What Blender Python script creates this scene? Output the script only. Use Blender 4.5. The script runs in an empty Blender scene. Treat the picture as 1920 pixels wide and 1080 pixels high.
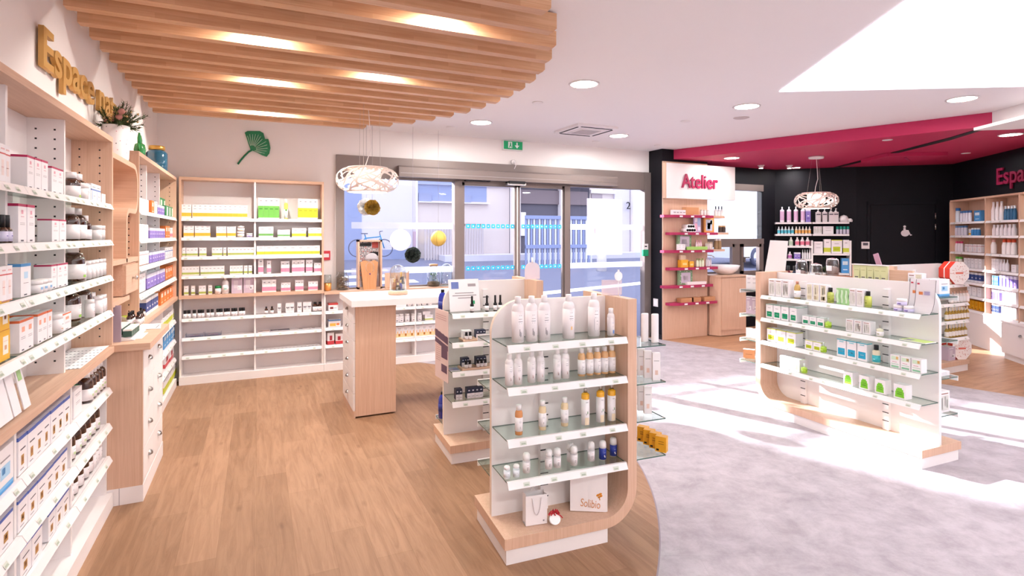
import bpy, math, random
from mathutils import Vector, Matrix
random.seed(7)
C = bpy.context.scene.collection
PI = math.pi
R = math.radians
SC = bpy.context.scene

# ---------------------------------------------------------------- camera, light, exposure
YAW = R(24.8); FOC = 1037.0; EYE = 1.6; HOR = 440.0
cam = bpy.data.cameras.new('camera'); camo = bpy.data.objects.new('camera', cam); C.objects.link(camo)
cam.sensor_width = 36; cam.lens = 36 * FOC / 1920; cam.shift_y = -(540 - HOR) / 1920
cam.clip_start = .05; cam.clip_end = 200
camo.location = (0, 0, EYE); camo.rotation_euler = (PI / 2, 0, -YAW)
SC.camera = camo
SC.view_settings.view_transform = 'Standard'; SC.view_settings.look = 'None'
SC.view_settings.gamma = 1; SC.view_settings.use_curve_mapping = False
SC.view_settings.exposure = 0.50
SC.cycles.max_bounces = 10; SC.cycles.diffuse_bounces = 5; SC.cycles.glossy_bounces = 3
SC.cycles.transparent_max_bounces = 24; SC.cycles.transmission_bounces = 6
SC.cycles.caustics_reflective = False; SC.cycles.caustics_refractive = False
SC.cycles.sample_clamp_indirect = 4
SC.cycles.use_denoising = True
w = bpy.data.worlds.new('sky'); SC.world = w; w.use_nodes = True
nt = w.node_tree; bg = nt.nodes['Background']
tc = nt.nodes.new('ShaderNodeTexCoord'); sp_ = nt.nodes.new('ShaderNodeSeparateXYZ'); rp = nt.nodes.new('ShaderNodeValToRGB')
nt.links.new(tc.outputs['Generated'], sp_.inputs[0]); nt.links.new(sp_.outputs[2], rp.inputs[0]); nt.links.new(rp.outputs[0], bg.inputs[0])
rp.color_ramp.elements[0].color = (.97, .97, 1, 1); rp.color_ramp.elements[1].color = (.86, .89, 1, 1)
bg.inputs[1].default_value = 2.45
sl = bpy.data.lights.new('sun', 'SUN'); sl.energy = 22; sl.angle = R(.6); sl.color = (1, .95, .9)
so = bpy.data.objects.new('sun', sl); C.objects.link(so)
SUN = Vector((.40 * math.cos(R(21.5)), -.9165 * math.cos(R(21.5)), -math.sin(R(21.5))))
so.rotation_euler = SUN.to_track_quat('-Z', 'Y').to_euler(); so.location = (-4, 12, 8)
LAMP = 11.0        # watts of one big ceiling downlight
WARM = (.94, 1, .99)

# ---------------------------------------------------------------- measuring helpers (sight line -> point in the room)
FW = (math.sin(YAW), math.cos(YAW)); RT = (math.cos(YAW), -math.sin(YAW))
def ray(u, v=440):
    k = (u - 960) / FOC
    return (FW[0] + RT[0] * k, FW[1] + RT[1] * k, (HOR - v) / FOC)
def at(u, v, z):
    d = ray(u, v); t = (z - EYE) / d[2]
    return (d[0] * t, d[1] * t)
class Fr:
    """a display's own frame: x along its front, y into its depth"""
    def __init__(s, x, y, deg): s.o = (x, y); s.a = R(deg); s.c = math.cos(s.a); s.s = math.sin(s.a)
    def w(s, x, y, z=0): return Vector((s.o[0] + x * s.c - y * s.s, s.o[1] + x * s.s + y * s.c, z))
    def U(s, u, ly=0):
        d = ray(u); p = s.w(0, ly); n = (-s.s, s.c)
        t = (n[0] * p.x + n[1] * p.y) / (n[0] * d[0] + n[1] * d[1])
        return (d[0] * t - p.x) * s.c + (d[1] * t - p.y) * s.s

# ---------------------------------------------------------------- materials
MT = {}
def srgb(c):
    if isinstance(c, str): c = [int(c[i:i + 2], 16) / 255 for i in (0, 2, 4)]
    return tuple(x / 12.92 if x <= .04045 else ((x + .055) / 1.055) ** 2.4 for x in c) + (1,)
def mat(name, col, rough=.5, metal=0, emit=0, spec=.5, coat=0, trans=0, ior=1.45):
    if name in MT: return MT[name]
    m = bpy.data.materials.new(name); m.use_nodes = True; b = m.node_tree.nodes['Principled BSDF']
    c = srgb(col); b.inputs['Base Color'].default_value = c; b.inputs['Roughness'].default_value = rough
    b.inputs['Metallic'].default_value = metal; b.inputs['Specular IOR Level'].default_value = spec
    b.inputs['Coat Weight'].default_value = coat; b.inputs['IOR'].default_value = ior
    if trans: b.inputs['Transmission Weight'].default_value = trans
    if emit: b.inputs['Emission Color'].default_value = c; b.inputs['Emission Strength'].default_value = emit
    m.diffuse_color = c; MT[name] = m; return m
def clear(name, col, spec=1.0, ior=1.5, rough=.02):
    """thin clear sheet: lets light straight through, mirrors a little"""
    if name in MT: return MT[name]
    m = bpy.data.materials.new(name); m.use_nodes = True; t = m.node_tree; t.nodes.clear()
    o = t.nodes.new('ShaderNodeOutputMaterial'); mx = t.nodes.new('ShaderNodeMixShader'); tr = t.nodes.new('ShaderNodeBsdfTransparent')
    gl = t.nodes.new('ShaderNodeBsdfGlossy'); fr = t.nodes.new('ShaderNodeLayerWeight'); pw = t.nodes.new('ShaderNodeMath'); pw.operation = 'POWER'; mu = t.nodes.new('ShaderNodeMath'); mu.operation = 'MULTIPLY_ADD'
    tr.inputs[0].default_value = srgb(col); gl.inputs['Roughness'].default_value = rough; fr.inputs[0].default_value = .5; pw.inputs[1].default_value = 4; mu.inputs[1].default_value = .8 * spec; mu.inputs[2].default_value = .04 * spec
    t.links.new(fr.outputs['Facing'], pw.inputs[0]); t.links.new(pw.outputs[0], mu.inputs[0]); t.links.new(mu.outputs[0], mx.inputs[0]); t.links.new(tr.outputs[0], mx.inputs[1]); t.links.new(gl.outputs[0], mx.inputs[2]); t.links.new(mx.outputs[0], o.inputs[0])
    MT[name] = m; return m
def veil(name, col, a):
    """printed or frosted film: part clear, part diffuse and translucent"""
    if name in MT: return MT[name]
    m = bpy.data.materials.new(name); m.use_nodes = True; t = m.node_tree; t.nodes.clear()
    o = t.nodes.new('ShaderNodeOutputMaterial'); mx = t.nodes.new('ShaderNodeMixShader'); tr = t.nodes.new('ShaderNodeBsdfTransparent')
    m2 = t.nodes.new('ShaderNodeMixShader'); d = t.nodes.new('ShaderNodeBsdfDiffuse'); tl = t.nodes.new('ShaderNodeBsdfTranslucent')
    d.inputs[0].default_value = srgb(col); tl.inputs[0].default_value = srgb(col); m2.inputs[0].default_value = .5; mx.inputs[0].default_value = a
    t.links.new(d.outputs[0], m2.inputs[1]); t.links.new(tl.outputs[0], m2.inputs[2]); t.links.new(tr.outputs[0], mx.inputs[1]); t.links.new(m2.outputs[0], mx.inputs[2]); t.links.new(mx.outputs[0], o.inputs[0])
    MT[name] = m; return m
def nodes(m):
    t = m.node_tree
    def n(kind, **kw):
        x = t.nodes.new('ShaderNode' + kind)
        for k, v in kw.items(): setattr(x, k, v)
        return x
    return t, n, t.links.new
def wood(name, a, b, axis='Z', scale=1.0, rough=.45, amount=1):
    """light veneer, grain along one axis"""
    if name in MT: return MT[name]
    m = mat(name, a, rough); t, n, L = nodes(m); bs = t.nodes['Principled BSDF']
    tc = n('TexCoord'); mp = n('Mapping'); s = [38 * scale, 38 * scale, 38 * scale]; s['XYZ'.index(axis)] = 1.1 * scale
    mp.inputs['Scale'].default_value = s; L(tc.outputs['Object'], mp.inputs[0])
    no = n('TexNoise'); no.inputs['Scale'].default_value = 1.6; no.inputs['Detail'].default_value = 6; no.inputs['Distortion'].default_value = .4; L(mp.outputs[0], no.inputs[0])
    no2 = n('TexNoise'); no2.inputs['Scale'].default_value = 5; no2.inputs['Detail'].default_value = 3; L(mp.outputs[0], no2.inputs[0])
    ad = n('Math', operation='ADD'); L(no.outputs[0], ad.inputs[0]); L(no2.outputs[0], ad.inputs[1])
    r = n('ValToRGB'); r.color_ramp.elements[0].position = .72; r.color_ramp.elements[1].position = 1.22 / 1.0 if False else 1.0
    r.color_ramp.elements[0].position = .35; r.color_ramp.elements[1].position = .68
    ml = n('Math', operation='MULTIPLY'); ml.inputs[1].default_value = .5; L(ad.outputs[0], ml.inputs[0]); L(ml.outputs[0], r.inputs[0])
    r.color_ramp.elements[0].color = srgb(b); r.color_ramp.elements[1].color = srgb(a); L(r.outputs[0], bs.inputs['Base Color'])
    return m

WHITE = mat('white_laminate', 'f1eaea', .42)
WALL = mat('wall_paint', 'f6efed', .8)
CEIL = mat('ceiling_paint', 'f4eff0', .9)
OAK = wood('oak_upright', 'dcb8a0', 'cda58c', 'Z')
OAKX = wood('oak_along', 'dcb8a0', 'cda58c', 'X')
OAKY = wood('oak_deep', 'dcb8a0', 'cda58c', 'Y')
METAL = mat('brushed_metal', 'b9b3b0', .3, 1)
CHROME = mat('chrome', 'd8d8da', .15, 1)
BLACK = mat('black_print', '15131a', .5)
DARKW = mat('dark_wall_paint', '121017', .6, spec=.25)
MAG = mat('magenta_paint', 'bb2a58', .6)
MAGS = mat('magenta_lacquer', 'a3204f', .45)
ALU = mat('bronze_aluminium', '857874', .4, .35)
GLASS = clear('shelf_glass', 'f1faf6', .9)
GEDGE = mat('glass_edge', '4f6a62', .25)
PANE = clear('window_glass', 'eef1f7', .55)
JAR = clear('jar_glass', 'f0f4f4', 3.2)
GREY = mat('print_grey', '9b9398', .6)
INK = mat('print_ink', '5d5660', .6)
TAG = mat('price_tag_paper', 'd3d6cb', .6)
PAPER = mat('paper', 'f3eff2', .7)
CARD = mat('carton_board', 'f1ebee', .5)
CARDS = mat('carton_side', 'e3dbdf', .5)

# ---------------------------------------------------------------- mesh builder
class MB:
    def __init__(s): s.v = []; s.f = []; s.m = []; s.mats = []; s.sm = []
    def mi(s, m):
        if m not in s.mats: s.mats.append(m)
        return s.mats.index(m)
    def quad(s, pts, m, smooth=False):
        b = len(s.v); s.v += [tuple(p) for p in pts]; s.f.append(tuple(range(b, b + len(pts)))); s.m.append(s.mi(m)); s.sm.append(smooth)
    def box(s, x0, y0, z0, x1, y1, z1, m, front=None, top=None, side=None):
        if x0 > x1: x0, x1 = x1, x0
        if y0 > y1: y0, y1 = y1, y0
        b = len(s.v); s.v += [(x, y, z) for z in (z0, z1) for y in (y0, y1) for x in (x0, x1)]
        fs = [((0, 2, 3, 1), top), ((4, 5, 7, 6), top), ((0, 1, 5, 4), front), ((3, 2, 6, 7), front), ((2, 0, 4, 6), side), ((1, 3, 7, 5), side)]
        for f, mm in fs: s.f.append(tuple(b + i for i in f)); s.m.append(s.mi(mm or m)); s.sm.append(False)
    def prism(s, poly, a, b, m, axis='y', edge=None, smooth=False):
        """closed outline, pushed from a to b along axis; outline coordinates are the other two axes in order"""
        P = lambda p, t: {'y': (p[0], t, p[1]), 'x': (t, p[0], p[1]), 'z': (p[0], p[1], t)}[axis]
        n = len(poly); ar = sum(poly[i][0] * poly[(i + 1) % n][1] - poly[(i + 1) % n][0] * poly[i][1] for i in range(n))
        if (ar < 0) != (axis == 'y'): poly = poly[::-1]
        k = len(s.v); s.v += [P(p, a) for p in poly] + [P(p, b) for p in poly]
        s.f.append(tuple(k + i for i in range(n))[::-1]); s.f.append(tuple(k + n + i for i in range(n)))
        s.m += [s.mi(m)] * 2; s.sm += [False] * 2
        for i in range(n):
            j = (i + 1) % n; s.f.append((k + i, k + j, k + n + j, k + n + i)); s.m.append(s.mi(edge or m)); s.sm.append(smooth)
    def lathe(s, prof, m, seg=20, c=(0, 0, 0), mats=None, sx=1, sy=1):
        """prof: (radius, height) from bottom to top"""
        k = len(s.v)
        for r, z in prof:
            for i in range(seg):
                a = 2 * PI * i / seg; s.v.append((c[0] + r * math.cos(a) * sx, c[1] + r * math.sin(a) * sy, c[2] + z))
        for j in range(len(prof) - 1):
            mm = s.mi(mats[j] if mats else m)
            for i in range(seg):
                i2 = (i + 1) % seg; s.f.append((k + j * seg + i, k + j * seg + i2, k + (j + 1) * seg + i2, k + (j + 1) * seg + i)); s.m.append(mm); s.sm.append(True)
        if prof[0][0] > 1e-5: s.f.append(tuple(k + i for i in range(seg))[::-1]); s.m.append(s.mi(mats[0] if mats else m)); s.sm.append(False)
        if prof[-1][0] > 1e-5: s.f.append(tuple(k + (len(prof) - 1) * seg + i for i in range(seg))); s.m.append(s.mi(mats[-1] if mats else m)); s.sm.append(False)
    def patch(s, r, a0, a1, z0, z1, m, n=4, c=(0, 0)):
        """curved print on a cylinder, angles in degrees, 0 = straight at the front"""
        for i in range(n):
            p = R(-90 + a0 + (a1 - a0) * i / n); q = R(-90 + a0 + (a1 - a0) * (i + 1) / n)
            s.quad([(c[0] + r * math.cos(p), c[1] + r * math.sin(p), z0), (c[0] + r * math.cos(q), c[1] + r * math.sin(q), z0), (c[0] + r * math.cos(q), c[1] + r * math.sin(q), z1), (c[0] + r * math.cos(p), c[1] + r * math.sin(p), z1)], m, True)
    def tube(s, pts, r, m, seg=8, rr=None):
        pts = [Vector(p) for p in pts]; k = len(s.v); n = len(pts); up = Vector((0, 0, 1)); prev = None
        for i, p in enumerate(pts):
            d = (pts[min(i + 1, n - 1)] - pts[max(i - 1, 0)])
            d = d.normalized() if d.length > 1e-9 else Vector((0, 0, 1))
            if prev is None: a = d.cross(up if abs(d.z) < .9 else Vector((1, 0, 0))).normalized()
            else: a = (prev - d * prev.dot(d)).normalized()
            prev = a; b = d.cross(a); q = (rr[i] if rr else r)
            for j in range(seg):
                t = 2 * PI * j / seg; s.v.append(tuple(p + a * math.cos(t) * q + b * math.sin(t) * q))
        for i in range(n - 1):
            for j in range(seg):
                j2 = (j + 1) % seg; s.f.append((k + i * seg + j, k + i * seg + j2, k + (i + 1) * seg + j2, k + (i + 1) * seg + j)); s.m.append(s.mi(m)); s.sm.append(True)
        s.f.append(tuple(k + j for j in range(seg))[::-1]); s.f.append(tuple(k + (n - 1) * seg + j for j in range(seg))); s.m += [s.mi(m)] * 2; s.sm += [False] * 2
    def mesh(s, name):
        me = bpy.data.meshes.new(name); me.from_pydata(s.v, [], s.f)
        for m in s.mats: me.materials.append(m)
        me.polygons.foreach_set('material_index', s.m); me.polygons.foreach_set('use_smooth', s.sm); me.update(); return me
    def build(s, name, parent=None, loc=None, rz=0):
        o = bpy.data.objects.new(name, s.mesh(name)); C.objects.link(o)
        if parent is not None: o.parent = parent
        if loc is not None: o.location = loc
        if rz: o.rotation_euler = (0, 0, rz)
        return o
LAB = {}
def tag(o, label, cat, group=None, kind=None):
    o['label'] = label; o['category'] = cat
    if group: o['group'] = group
    if kind: o['kind'] = kind
    n = len(label.split())
    if n > 16 or n < 4: print('LABEL LENGTH', n, label)
    if label in LAB and LAB[label] != group: print('LABEL TWICE', label)
    LAB[label] = group
    return o
def struct(o):
    o['kind'] = 'structure'; return o
def empty(name, loc, rz=0):
    o = bpy.data.objects.new(name, None); C.objects.link(o); o.location = loc; o.rotation_euler = (0, 0, rz); o.empty_display_size = .05; return o
def thing(name, label, cat, loc=(0, 0, 0), rz=0, group=None): return tag(empty(name, loc, rz), label, cat, group)
def arc(cx, cz, r, a0, a1, n=10): return [(cx + r * math.cos(R(a0 + (a1 - a0) * i / n)), cz + r * math.sin(R(a0 + (a1 - a0) * i / n))) for i in range(n + 1)]
def copy_tree(o, parent=None):
    c = o.copy(); C.objects.link(c); c.parent = parent
    for ch in o.children: copy_tree(ch, c)
    return c
ORD = ['first', 'second', 'third', 'fourth', 'fifth', 'sixth', 'seventh', 'eighth', 'ninth', 'tenth', 'eleventh', 'twelfth', 'thirteenth', 'fourteenth', 'fifteenth', 'sixteenth', 'seventeenth', 'eighteenth']
PROTO = {}
def place(key, make, loc, rz=0, tilt=None):
    """first use builds the thing, later uses copy it and its parts"""
    if key not in PROTO: PROTO[key] = make(); o = PROTO[key]
    else: o = copy_tree(PROTO[key])
    o.location = loc; o.rotation_euler = (tilt or 0, 0, rz)
    return o
def lab(look, place_, n, i, frm):
    return look + ((', %s from %s' % (ORD[i], frm)) if n > 1 else '') + ', ' + place_
def text(s, size, depth, m, name, parent, mtx, align='LEFT', bold=0, sx=1, width=None):
    cu = bpy.data.curves.new('lettering', 'FONT'); cu.body = s; cu.size = size; cu.extrude = depth / 2; cu.align_x = align; cu.offset = bold
    o = bpy.data.objects.new('lettering', cu); C.objects.link(o)
    dg = bpy.context.evaluated_depsgraph_get(); me = bpy.data.meshes.new_from_object(o.evaluated_get(dg)); bpy.data.objects.remove(o)
    me.materials.clear(); me.materials.append(m)
    if width: sx = width / max(v.co.x for v in me.vertices)
    me.transform(Matrix.Diagonal((sx, 1, 1, 1))); me.transform(Matrix.Rotation(PI / 2, 4, 'X'))      # stands up, reads from -y
    r = bpy.data.objects.new(name, me); C.objects.link(r)
    if parent is not None: r.parent = parent
    r.matrix_local = mtx
    return r

# ---------------------------------------------------------------- the room
def floor_material():
    m = mat('floor_covering', 'c9a27c', .5, spec=.28); t, n, L = nodes(m); bs = t.nodes['Principled BSDF']
    tc = n('TexCoord'); sp = n('SeparateXYZ'); L(tc.outputs['Object'], sp.inputs[0])
    def planks(rot, ca, cb, cd):
        mp = n('Mapping'); mp.inputs['Rotation'].default_value = (0, 0, R(rot)); L(tc.outputs['Object'], mp.inputs[0])
        br = n('TexBrick'); br.offset = .37; br.inputs['Scale'].default_value = 1; br.inputs['Brick Width'].default_value = .92; br.inputs['Row Height'].default_value = .18
        br.inputs['Mortar Size'].default_value = .0008; br.inputs['Mortar Smooth'].default_value = .2; br.inputs['Bias'].default_value = 0
        br.inputs['Color1'].default_value = srgb(ca); br.inputs['Color2'].default_value = srgb(cb); br.inputs['Mortar'].default_value = srgb(cd); L(mp.outputs[0], br.inputs[0])
        m2 = n('Mapping'); m2.inputs['Scale'].default_value = (1.6, 17, 1); L(mp.outputs[0], m2.inputs[0])
        no = n('TexNoise'); no.inputs['Scale'].default_value = 1.5; no.inputs['Detail'].default_value = 8; no.inputs['Roughness'].default_value = .65; no.inputs['Distortion'].default_value = .8; L(m2.outputs[0], no.inputs[0])
        r = n('ValToRGB'); r.color_ramp.elements[0].position = .32; r.color_ramp.elements[1].position = .62; r.color_ramp.elements[0].color = (.66, .60, .56, 1); r.color_ramp.elements[1].color = (1, 1, 1, 1); L(no.outputs[0], r.inputs[0])
        m3 = n('Mapping'); m3.inputs['Scale'].default_value = (2.6, 7, 1); L(mp.outputs[0], m3.inputs[0])
        k = n('TexVoronoi'); k.inputs['Scale'].default_value = .9; L(m3.outputs[0], k.inputs[0])
        kr = n('ValToRGB'); kr.color_ramp.elements[0].position = .015; kr.color_ramp.elements[1].position = .13; kr.color_ramp.elements[0].color = (.42, .33, .29, 1); kr.color_ramp.elements[1].color = (1, 1, 1, 1); L(k.outputs['Distance'], kr.inputs[0])
        a = n('MixRGB', blend_type='MULTIPLY'); a.inputs[0].default_value = .8; L(br.outputs[0], a.inputs[1]); L(r.outputs[0], a.inputs[2])
        b = n('MixRGB', blend_type='MULTIPLY'); b.inputs[0].default_value = .55; L(a.outputs[0], b.inputs[1]); L(kr.outputs[0], b.inputs[2])
        return b.outputs[0]
    wl = planks(90, 'ab8569', '99755a', '8f6c50')
    wr = planks(0, 'bb9070', 'aa7f62', '86654f')
    g = n('TexNoise'); g.inputs['Scale'].default_value = 5.5; g.inputs['Detail'].default_value = 11; g.inputs['Roughness'].default_value = .74; g.inputs['Distortion'].default_value = .25
    mg = n('Mapping'); mg.inputs['Scale'].default_value = (1, .55, 1); mg.inputs['Rotation'].default_value = (0, 0, R(25)); L(tc.outputs['Object'], mg.inputs[0]); L(mg.outputs[0], g.inputs[0])
    gr = n('ValToRGB'); gr.color_ramp.elements[0].position = .33; gr.color_ramp.elements[1].position = .62; gr.color_ramp.elements[0].color = srgb('9b9298'); gr.color_ramp.elements[1].color = srgb('b9b1b7'); L(g.outputs[0], gr.inputs[0])
    tb = n('TexBrick'); tb.inputs['Scale'].default_value = 1; tb.inputs['Brick Width'].default_value = .92; tb.inputs['Row Height'].default_value = .46; tb.inputs['Mortar Size'].default_value = .0015
    tb.inputs['Color1'].default_value = (1, 1, 1, 1); tb.inputs['Color2'].default_value = (.93, .93, .93, 1); tb.inputs['Mortar'].default_value = (.84, .84, .84, 1); L(mg.outputs[0], tb.inputs[0]); mg.inputs['Scale'].default_value = (1, 1, 1)
    gm = n('MixRGB', blend_type='MULTIPLY'); gm.inputs[0].default_value = .8; L(gr.outputs[0], gm.inputs[1]); L(tb.outputs[0], gm.inputs[2])
    # round oak zone under the slatted ceiling, edged with a thin joint
    def M2(op, a, b):
        x = n('Math', operation=op)
        for i, q in enumerate((a, b)):
            if isinstance(q, (int, float)): x.inputs[i].default_value = q
            elif q is not None: L(q, x.inputs[i])
        return x.outputs[0]
    dx = M2('SUBTRACT', sp.outputs[0], -.75); dy = M2('SUBTRACT', sp.outputs[1], 4.5)
    dist = M2('SQRT', M2('ADD', M2('MULTIPLY', dx, dx), M2('MULTIPLY', dy, dy)), None)
    ins = M2('LESS_THAN', dist, 3.453); jo = M2('LESS_THAN', M2('ABSOLUTE', M2('SUBTRACT', dist, 3.455), None), .004)
    lim = M2('SUBTRACT', 7.81, M2('MULTIPLY', sp.outputs[1], .33)); rgt = M2('GREATER_THAN', sp.outputs[0], lim)
    a = n('MixRGB'); L(ins, a.inputs[0]); L(gm.outputs[0], a.inputs[1]); L(wl, a.inputs[2])
    b = n('MixRGB'); L(rgt, b.inputs[0]); L(a.outputs[0], b.inputs[1]); L(wr, b.inputs[2])
    c = n('MixRGB'); L(jo, c.inputs[0]); L(b.outputs[0], c.inputs[1]); c.inputs[2].default_value = srgb('8d8189')
    L(c.outputs[0], bs.inputs['Base Color']); return m
H = 2.91
def slab(name, poly, z0, z1, m):
    b = MB(); b.prism(poly, z0, z1, m, 'z'); return struct(b.build(name))
def wall(name, boxes, m):
    b = MB()
    for q in boxes: b.box(*q, m)
    return struct(b.build(name))
def fwall(name, fr, x0, x1, z0, z1, m, t=.1):
    b = MB(); b.box(x0, 0, z0, x1, t, z1, m); o = b.build(name, None, (fr.o[0], fr.o[1], 0), fr.a); return struct(o)
slab('floor', [(-1.1, -4.1), (11.6, -4.1), (11.6, 7.1), (-1.1, 7.1)], -.1, 0, floor_material())
slab('ceiling', [(-1.1, -4.1), (11.6, -4.1), (11.6, 7.1), (-1.1, 7.1)], H, H + .1, CEIL)
wall('wall_left', [(-1.07, -4, 0, -.97, 7.1, H)], WALL)
wall('wall_back', [(-.97, 7.0, 0, .878, 7.1, H), (.878, 7.0, 2.572, 5.61, 7.1, H), (.878, 7.0, 0, 2.375, 7.1, .9)], WALL)
wall('wall_front', [(-1.07, -4.1, 0, 11.6, -4, H)], WALL)
wall('wall_right', [(11.5, -4, 0, 11.6, 7, H)], WALL)
PX0, PX1 = 5.61, 6.52
wall('wall_partition', [(PX0, 6.69, 0, PX1, 7.1, H)], DARKW)
wall('wall_atelier', [(PX1, 7.0, 0, 8.43, 7.1, .82), (PX1, 7.0, 2.39, 8.43, 7.1, H), (8.08, 7.0, .82, 8.43, 7.1, 2.39)], DARKW)
FA = Fr(8.41, 7.0, -45); FB = Fr(9.3, 6.11, -39.3); FC = Fr(10.39, 5.21, 230.3)
fwall('wall_corner', FA, 0, 1.26, 0, H, DARKW)
fwall('wall_service', FB, 0, 1.42, 0, H, DARKW)
fwall('wall_shelving', FC, 0, 4.4, 0, H, DARKW)
slab('ceiling_magenta', [(5.72, 7.0), (7.13, 3.21), (7.6, 1.95), (11.4, 1.95), (11.4, 7.0)], 2.76, H - .002, MAG)
b = MB(); b.prism([at(1555, 316, 2.758), at(1780, 258, 2.758), at(1860, 234, 2.758), at(1862, 237, 2.758), at(1782, 262, 2.758), at(1556, 318, 2.758)], 2.752, 2.762, BLACK, 'z'); struct(b.build('trim_1'))
b = MB(); b.prism([(6.88, 3.26), (6.1, 1.8), (6.9, 1.5), (7.24, 2.98), (7.17, 3.07)], 2.70, 2.73, WALL, 'z'); b.prism([(7.13, 3.21), (6.3, 1.7), (6.9, 1.5), (7.3, 3.1)], 2.73, H - .001, WALL, 'z'); struct(b.build('trim_2'))
b = MB(); b.box(PX0 - .012, 6.69, 0, PX0 - .001, 7.0, .07, BLACK); struct(b.build('baseboard_partition'))

# entrance glazing
win = struct(empty('window_1', (0, 7.0, 0)))
b = MB()
b.box(.878, -.03, .9, .971, .06, 2.572, ALU); b.box(5.487, -.05, 0, 5.608, .06, 2.572, ALU); b.box(.971, -.03, 2.30, 5.487, .06, 2.572, ALU)
b.box(2.375, -.06, 0, 2.44, .06, 2.30, ALU); b.box(2.445, -.03, 0, 2.49, .05, 2.30, ALU)
b.box(.971, -.02, .9, 2.375, .06, .95, ALU); struct(b.build('window_frame', win))
for x0, x1, n in ((.971, 2.375, 'fixed'), (4.146, 5.487, 'side')):
    b = MB(); b.box(x0, .012, .9 if n == 'fixed' else 0, x1, .02, 2.3, PANE); struct(b.build('window_pane', win))
dr = struct(empty('door_1', (0, 7.0, 0)))
for x0, x1 in ((2.49, 3.30), (3.317, 4.10)):
    b = MB(); b.box(x0, -.02, .02, x0 + .035, .02, 2.3, ALU); b.box(x1 - (.035 if x0 < 3 else .07), -.02, .02, x1, .02, 2.3, ALU); b.box(x0, -.02, 2.26, x1, .02, 2.3, ALU); b.box(x0, -.02, .02, x1, .02, .07, ALU)
    lf = struct(b.build('door_frame', dr)); b = MB(); b.box(x0 + .035, -.004, .07, x1 - .035, .004, 2.26, PANE); struct(b.build('door_glass', lf))
b = MB(); b.box(4.056, -.05, 0, 4.146, .05, 2.3, ALU); struct(b.build('door_post', dr))
hd = thing('door_operator', 'long grey aluminium housing of the sliding door drive above the entrance', 'door operator', (1.61, 7.0, 2.325))
b = MB(); b.prism([(-.17, 0), (-.17, .12), (-.15, .14), (-.031, .14), (-.031, 0)], 0, 3.29, ALU, 'x'); b.box(0.02, -.172, .045, 3.27, -.17, .049, METAL); b.build('housing', hd)
for x in (1.62,): b = MB(); b.box(x - .12, -.19, -.03, x + .12, -.06, .005, BLACK); b.box(x - .14, -.17, -.05, x + .14, -.08, -.02, METAL); b.build('sensor', hd)
b = MB(); b.box(.9, -.12, -.012, 1.25, -.05, .001, BLACK); b.build('sensor', hd)
# printed strips and squares on the glass
FILM = veil('white_window_film', 'e6e6f4', .42); CYAN = mat('cyan_sticker', '37c3f0', .5)
for z in (1.715, 1.145):
    for x0, x1 in ((1.06, 2.37), (4.15, 5.48)):
        b = MB(); b.box(x0, 7.004, z - .04, x1, 7.008, z + .04, FILM)
        tag(b.build('film_strip'), 'pale %s stripe of film on the %s pane' % ('upper' if z > 1.5 else 'lower', 'wide' if x0 < 3 else 'poster-bearing'), 'window film')
for z in (1.715, 1.145):
    for x0, n in ((2.545, 10), (3.37, 9)):
        for i in range(n):
            b = MB(); s_ = .028; x = x0 + .073 * (i + .5); b.prism([(x - s_, z - .02), (x - .02, z - s_), (x + .02, z - s_), (x + s_, z - .02), (x + s_, z + .02), (x + .02, z + s_), (x - .02, z + s_), (x - s_, z + .02)], 6.990, 6.993, CYAN)
            b.box(x - .009, 6.9885, z - .009, x + .009, 6.99, z + .009, PAPER)
            tag(b.build('door_sticker'), 'cyan safety square on sliding glass, %s from %s edge, %s row of %s leaf' % (ORD[i], 'window' if x0 < 3 else 'meeting', 'upper' if z > 1.5 else 'lower', 'first' if x0 < 3 else 'second'), 'sticker', 'cyan squares on the sliding doors')

# workshop window: wide upper light, two casements under it
w2 = struct(empty('window_2', (0, 7.0, 0)))
b = MB(); b.box(6.52, -.05, 1.44, 8.08, .05, 1.53, ALU); b.box(6.52, -.06, .82, 8.08, .05, .93, ALU); b.box(6.52, -.04, 2.36, 8.08, .05, 2.47, ALU); b.box(8.0, -.04, .93, 8.08, .05, 1.44, ALU)
for u in (1378,): x = Fr(0, 7, 0).U(u); b.box(x - .07, -.04, .93, x + .07, .05, 1.44, ALU)
struct(b.build('window_frame', w2))
for x0, x1 in ((6.6, Fr(0, 7, 0).U(1372)), (Fr(0, 7, 0).U(1385), 8.0)):
    b = MB(); t = .05; b.box(x0, -.065, .93, x1, -.02, .93 + t, ALU); b.box(x0, -.065, 1.44 - t, x1, -.02, 1.44, ALU); b.box(x0, -.065, .93, x0 + t, -.02, 1.44, ALU); b.box(x1 - t, -.065, .93, x1, -.02, 1.44, ALU); s_ = struct(b.build('window_sash', w2))
    b = MB(); b.box(x0 + t, -.045, .93 + t, x1 - t, -.04, 1.44 - t, PANE); struct(b.build('window_pane', s_))
b = MB(); b.box(Fr(0, 7, 0).U(1385) + .01, -.12, 1.13, Fr(0, 7, 0).U(1385) + .035, -.065, 1.22, METAL); b.box(Fr(0, 7, 0).U(1385) + .01, -.13, 1.2, Fr(0, 7, 0).U(1385) + .12, -.11, 1.22, METAL); struct(b.build('window_handle', w2))
b = MB(); b.box(6.52, .0, 1.53, 8.08, .012, 2.36, PANE); struct(b.build('window_pane', w2))

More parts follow.
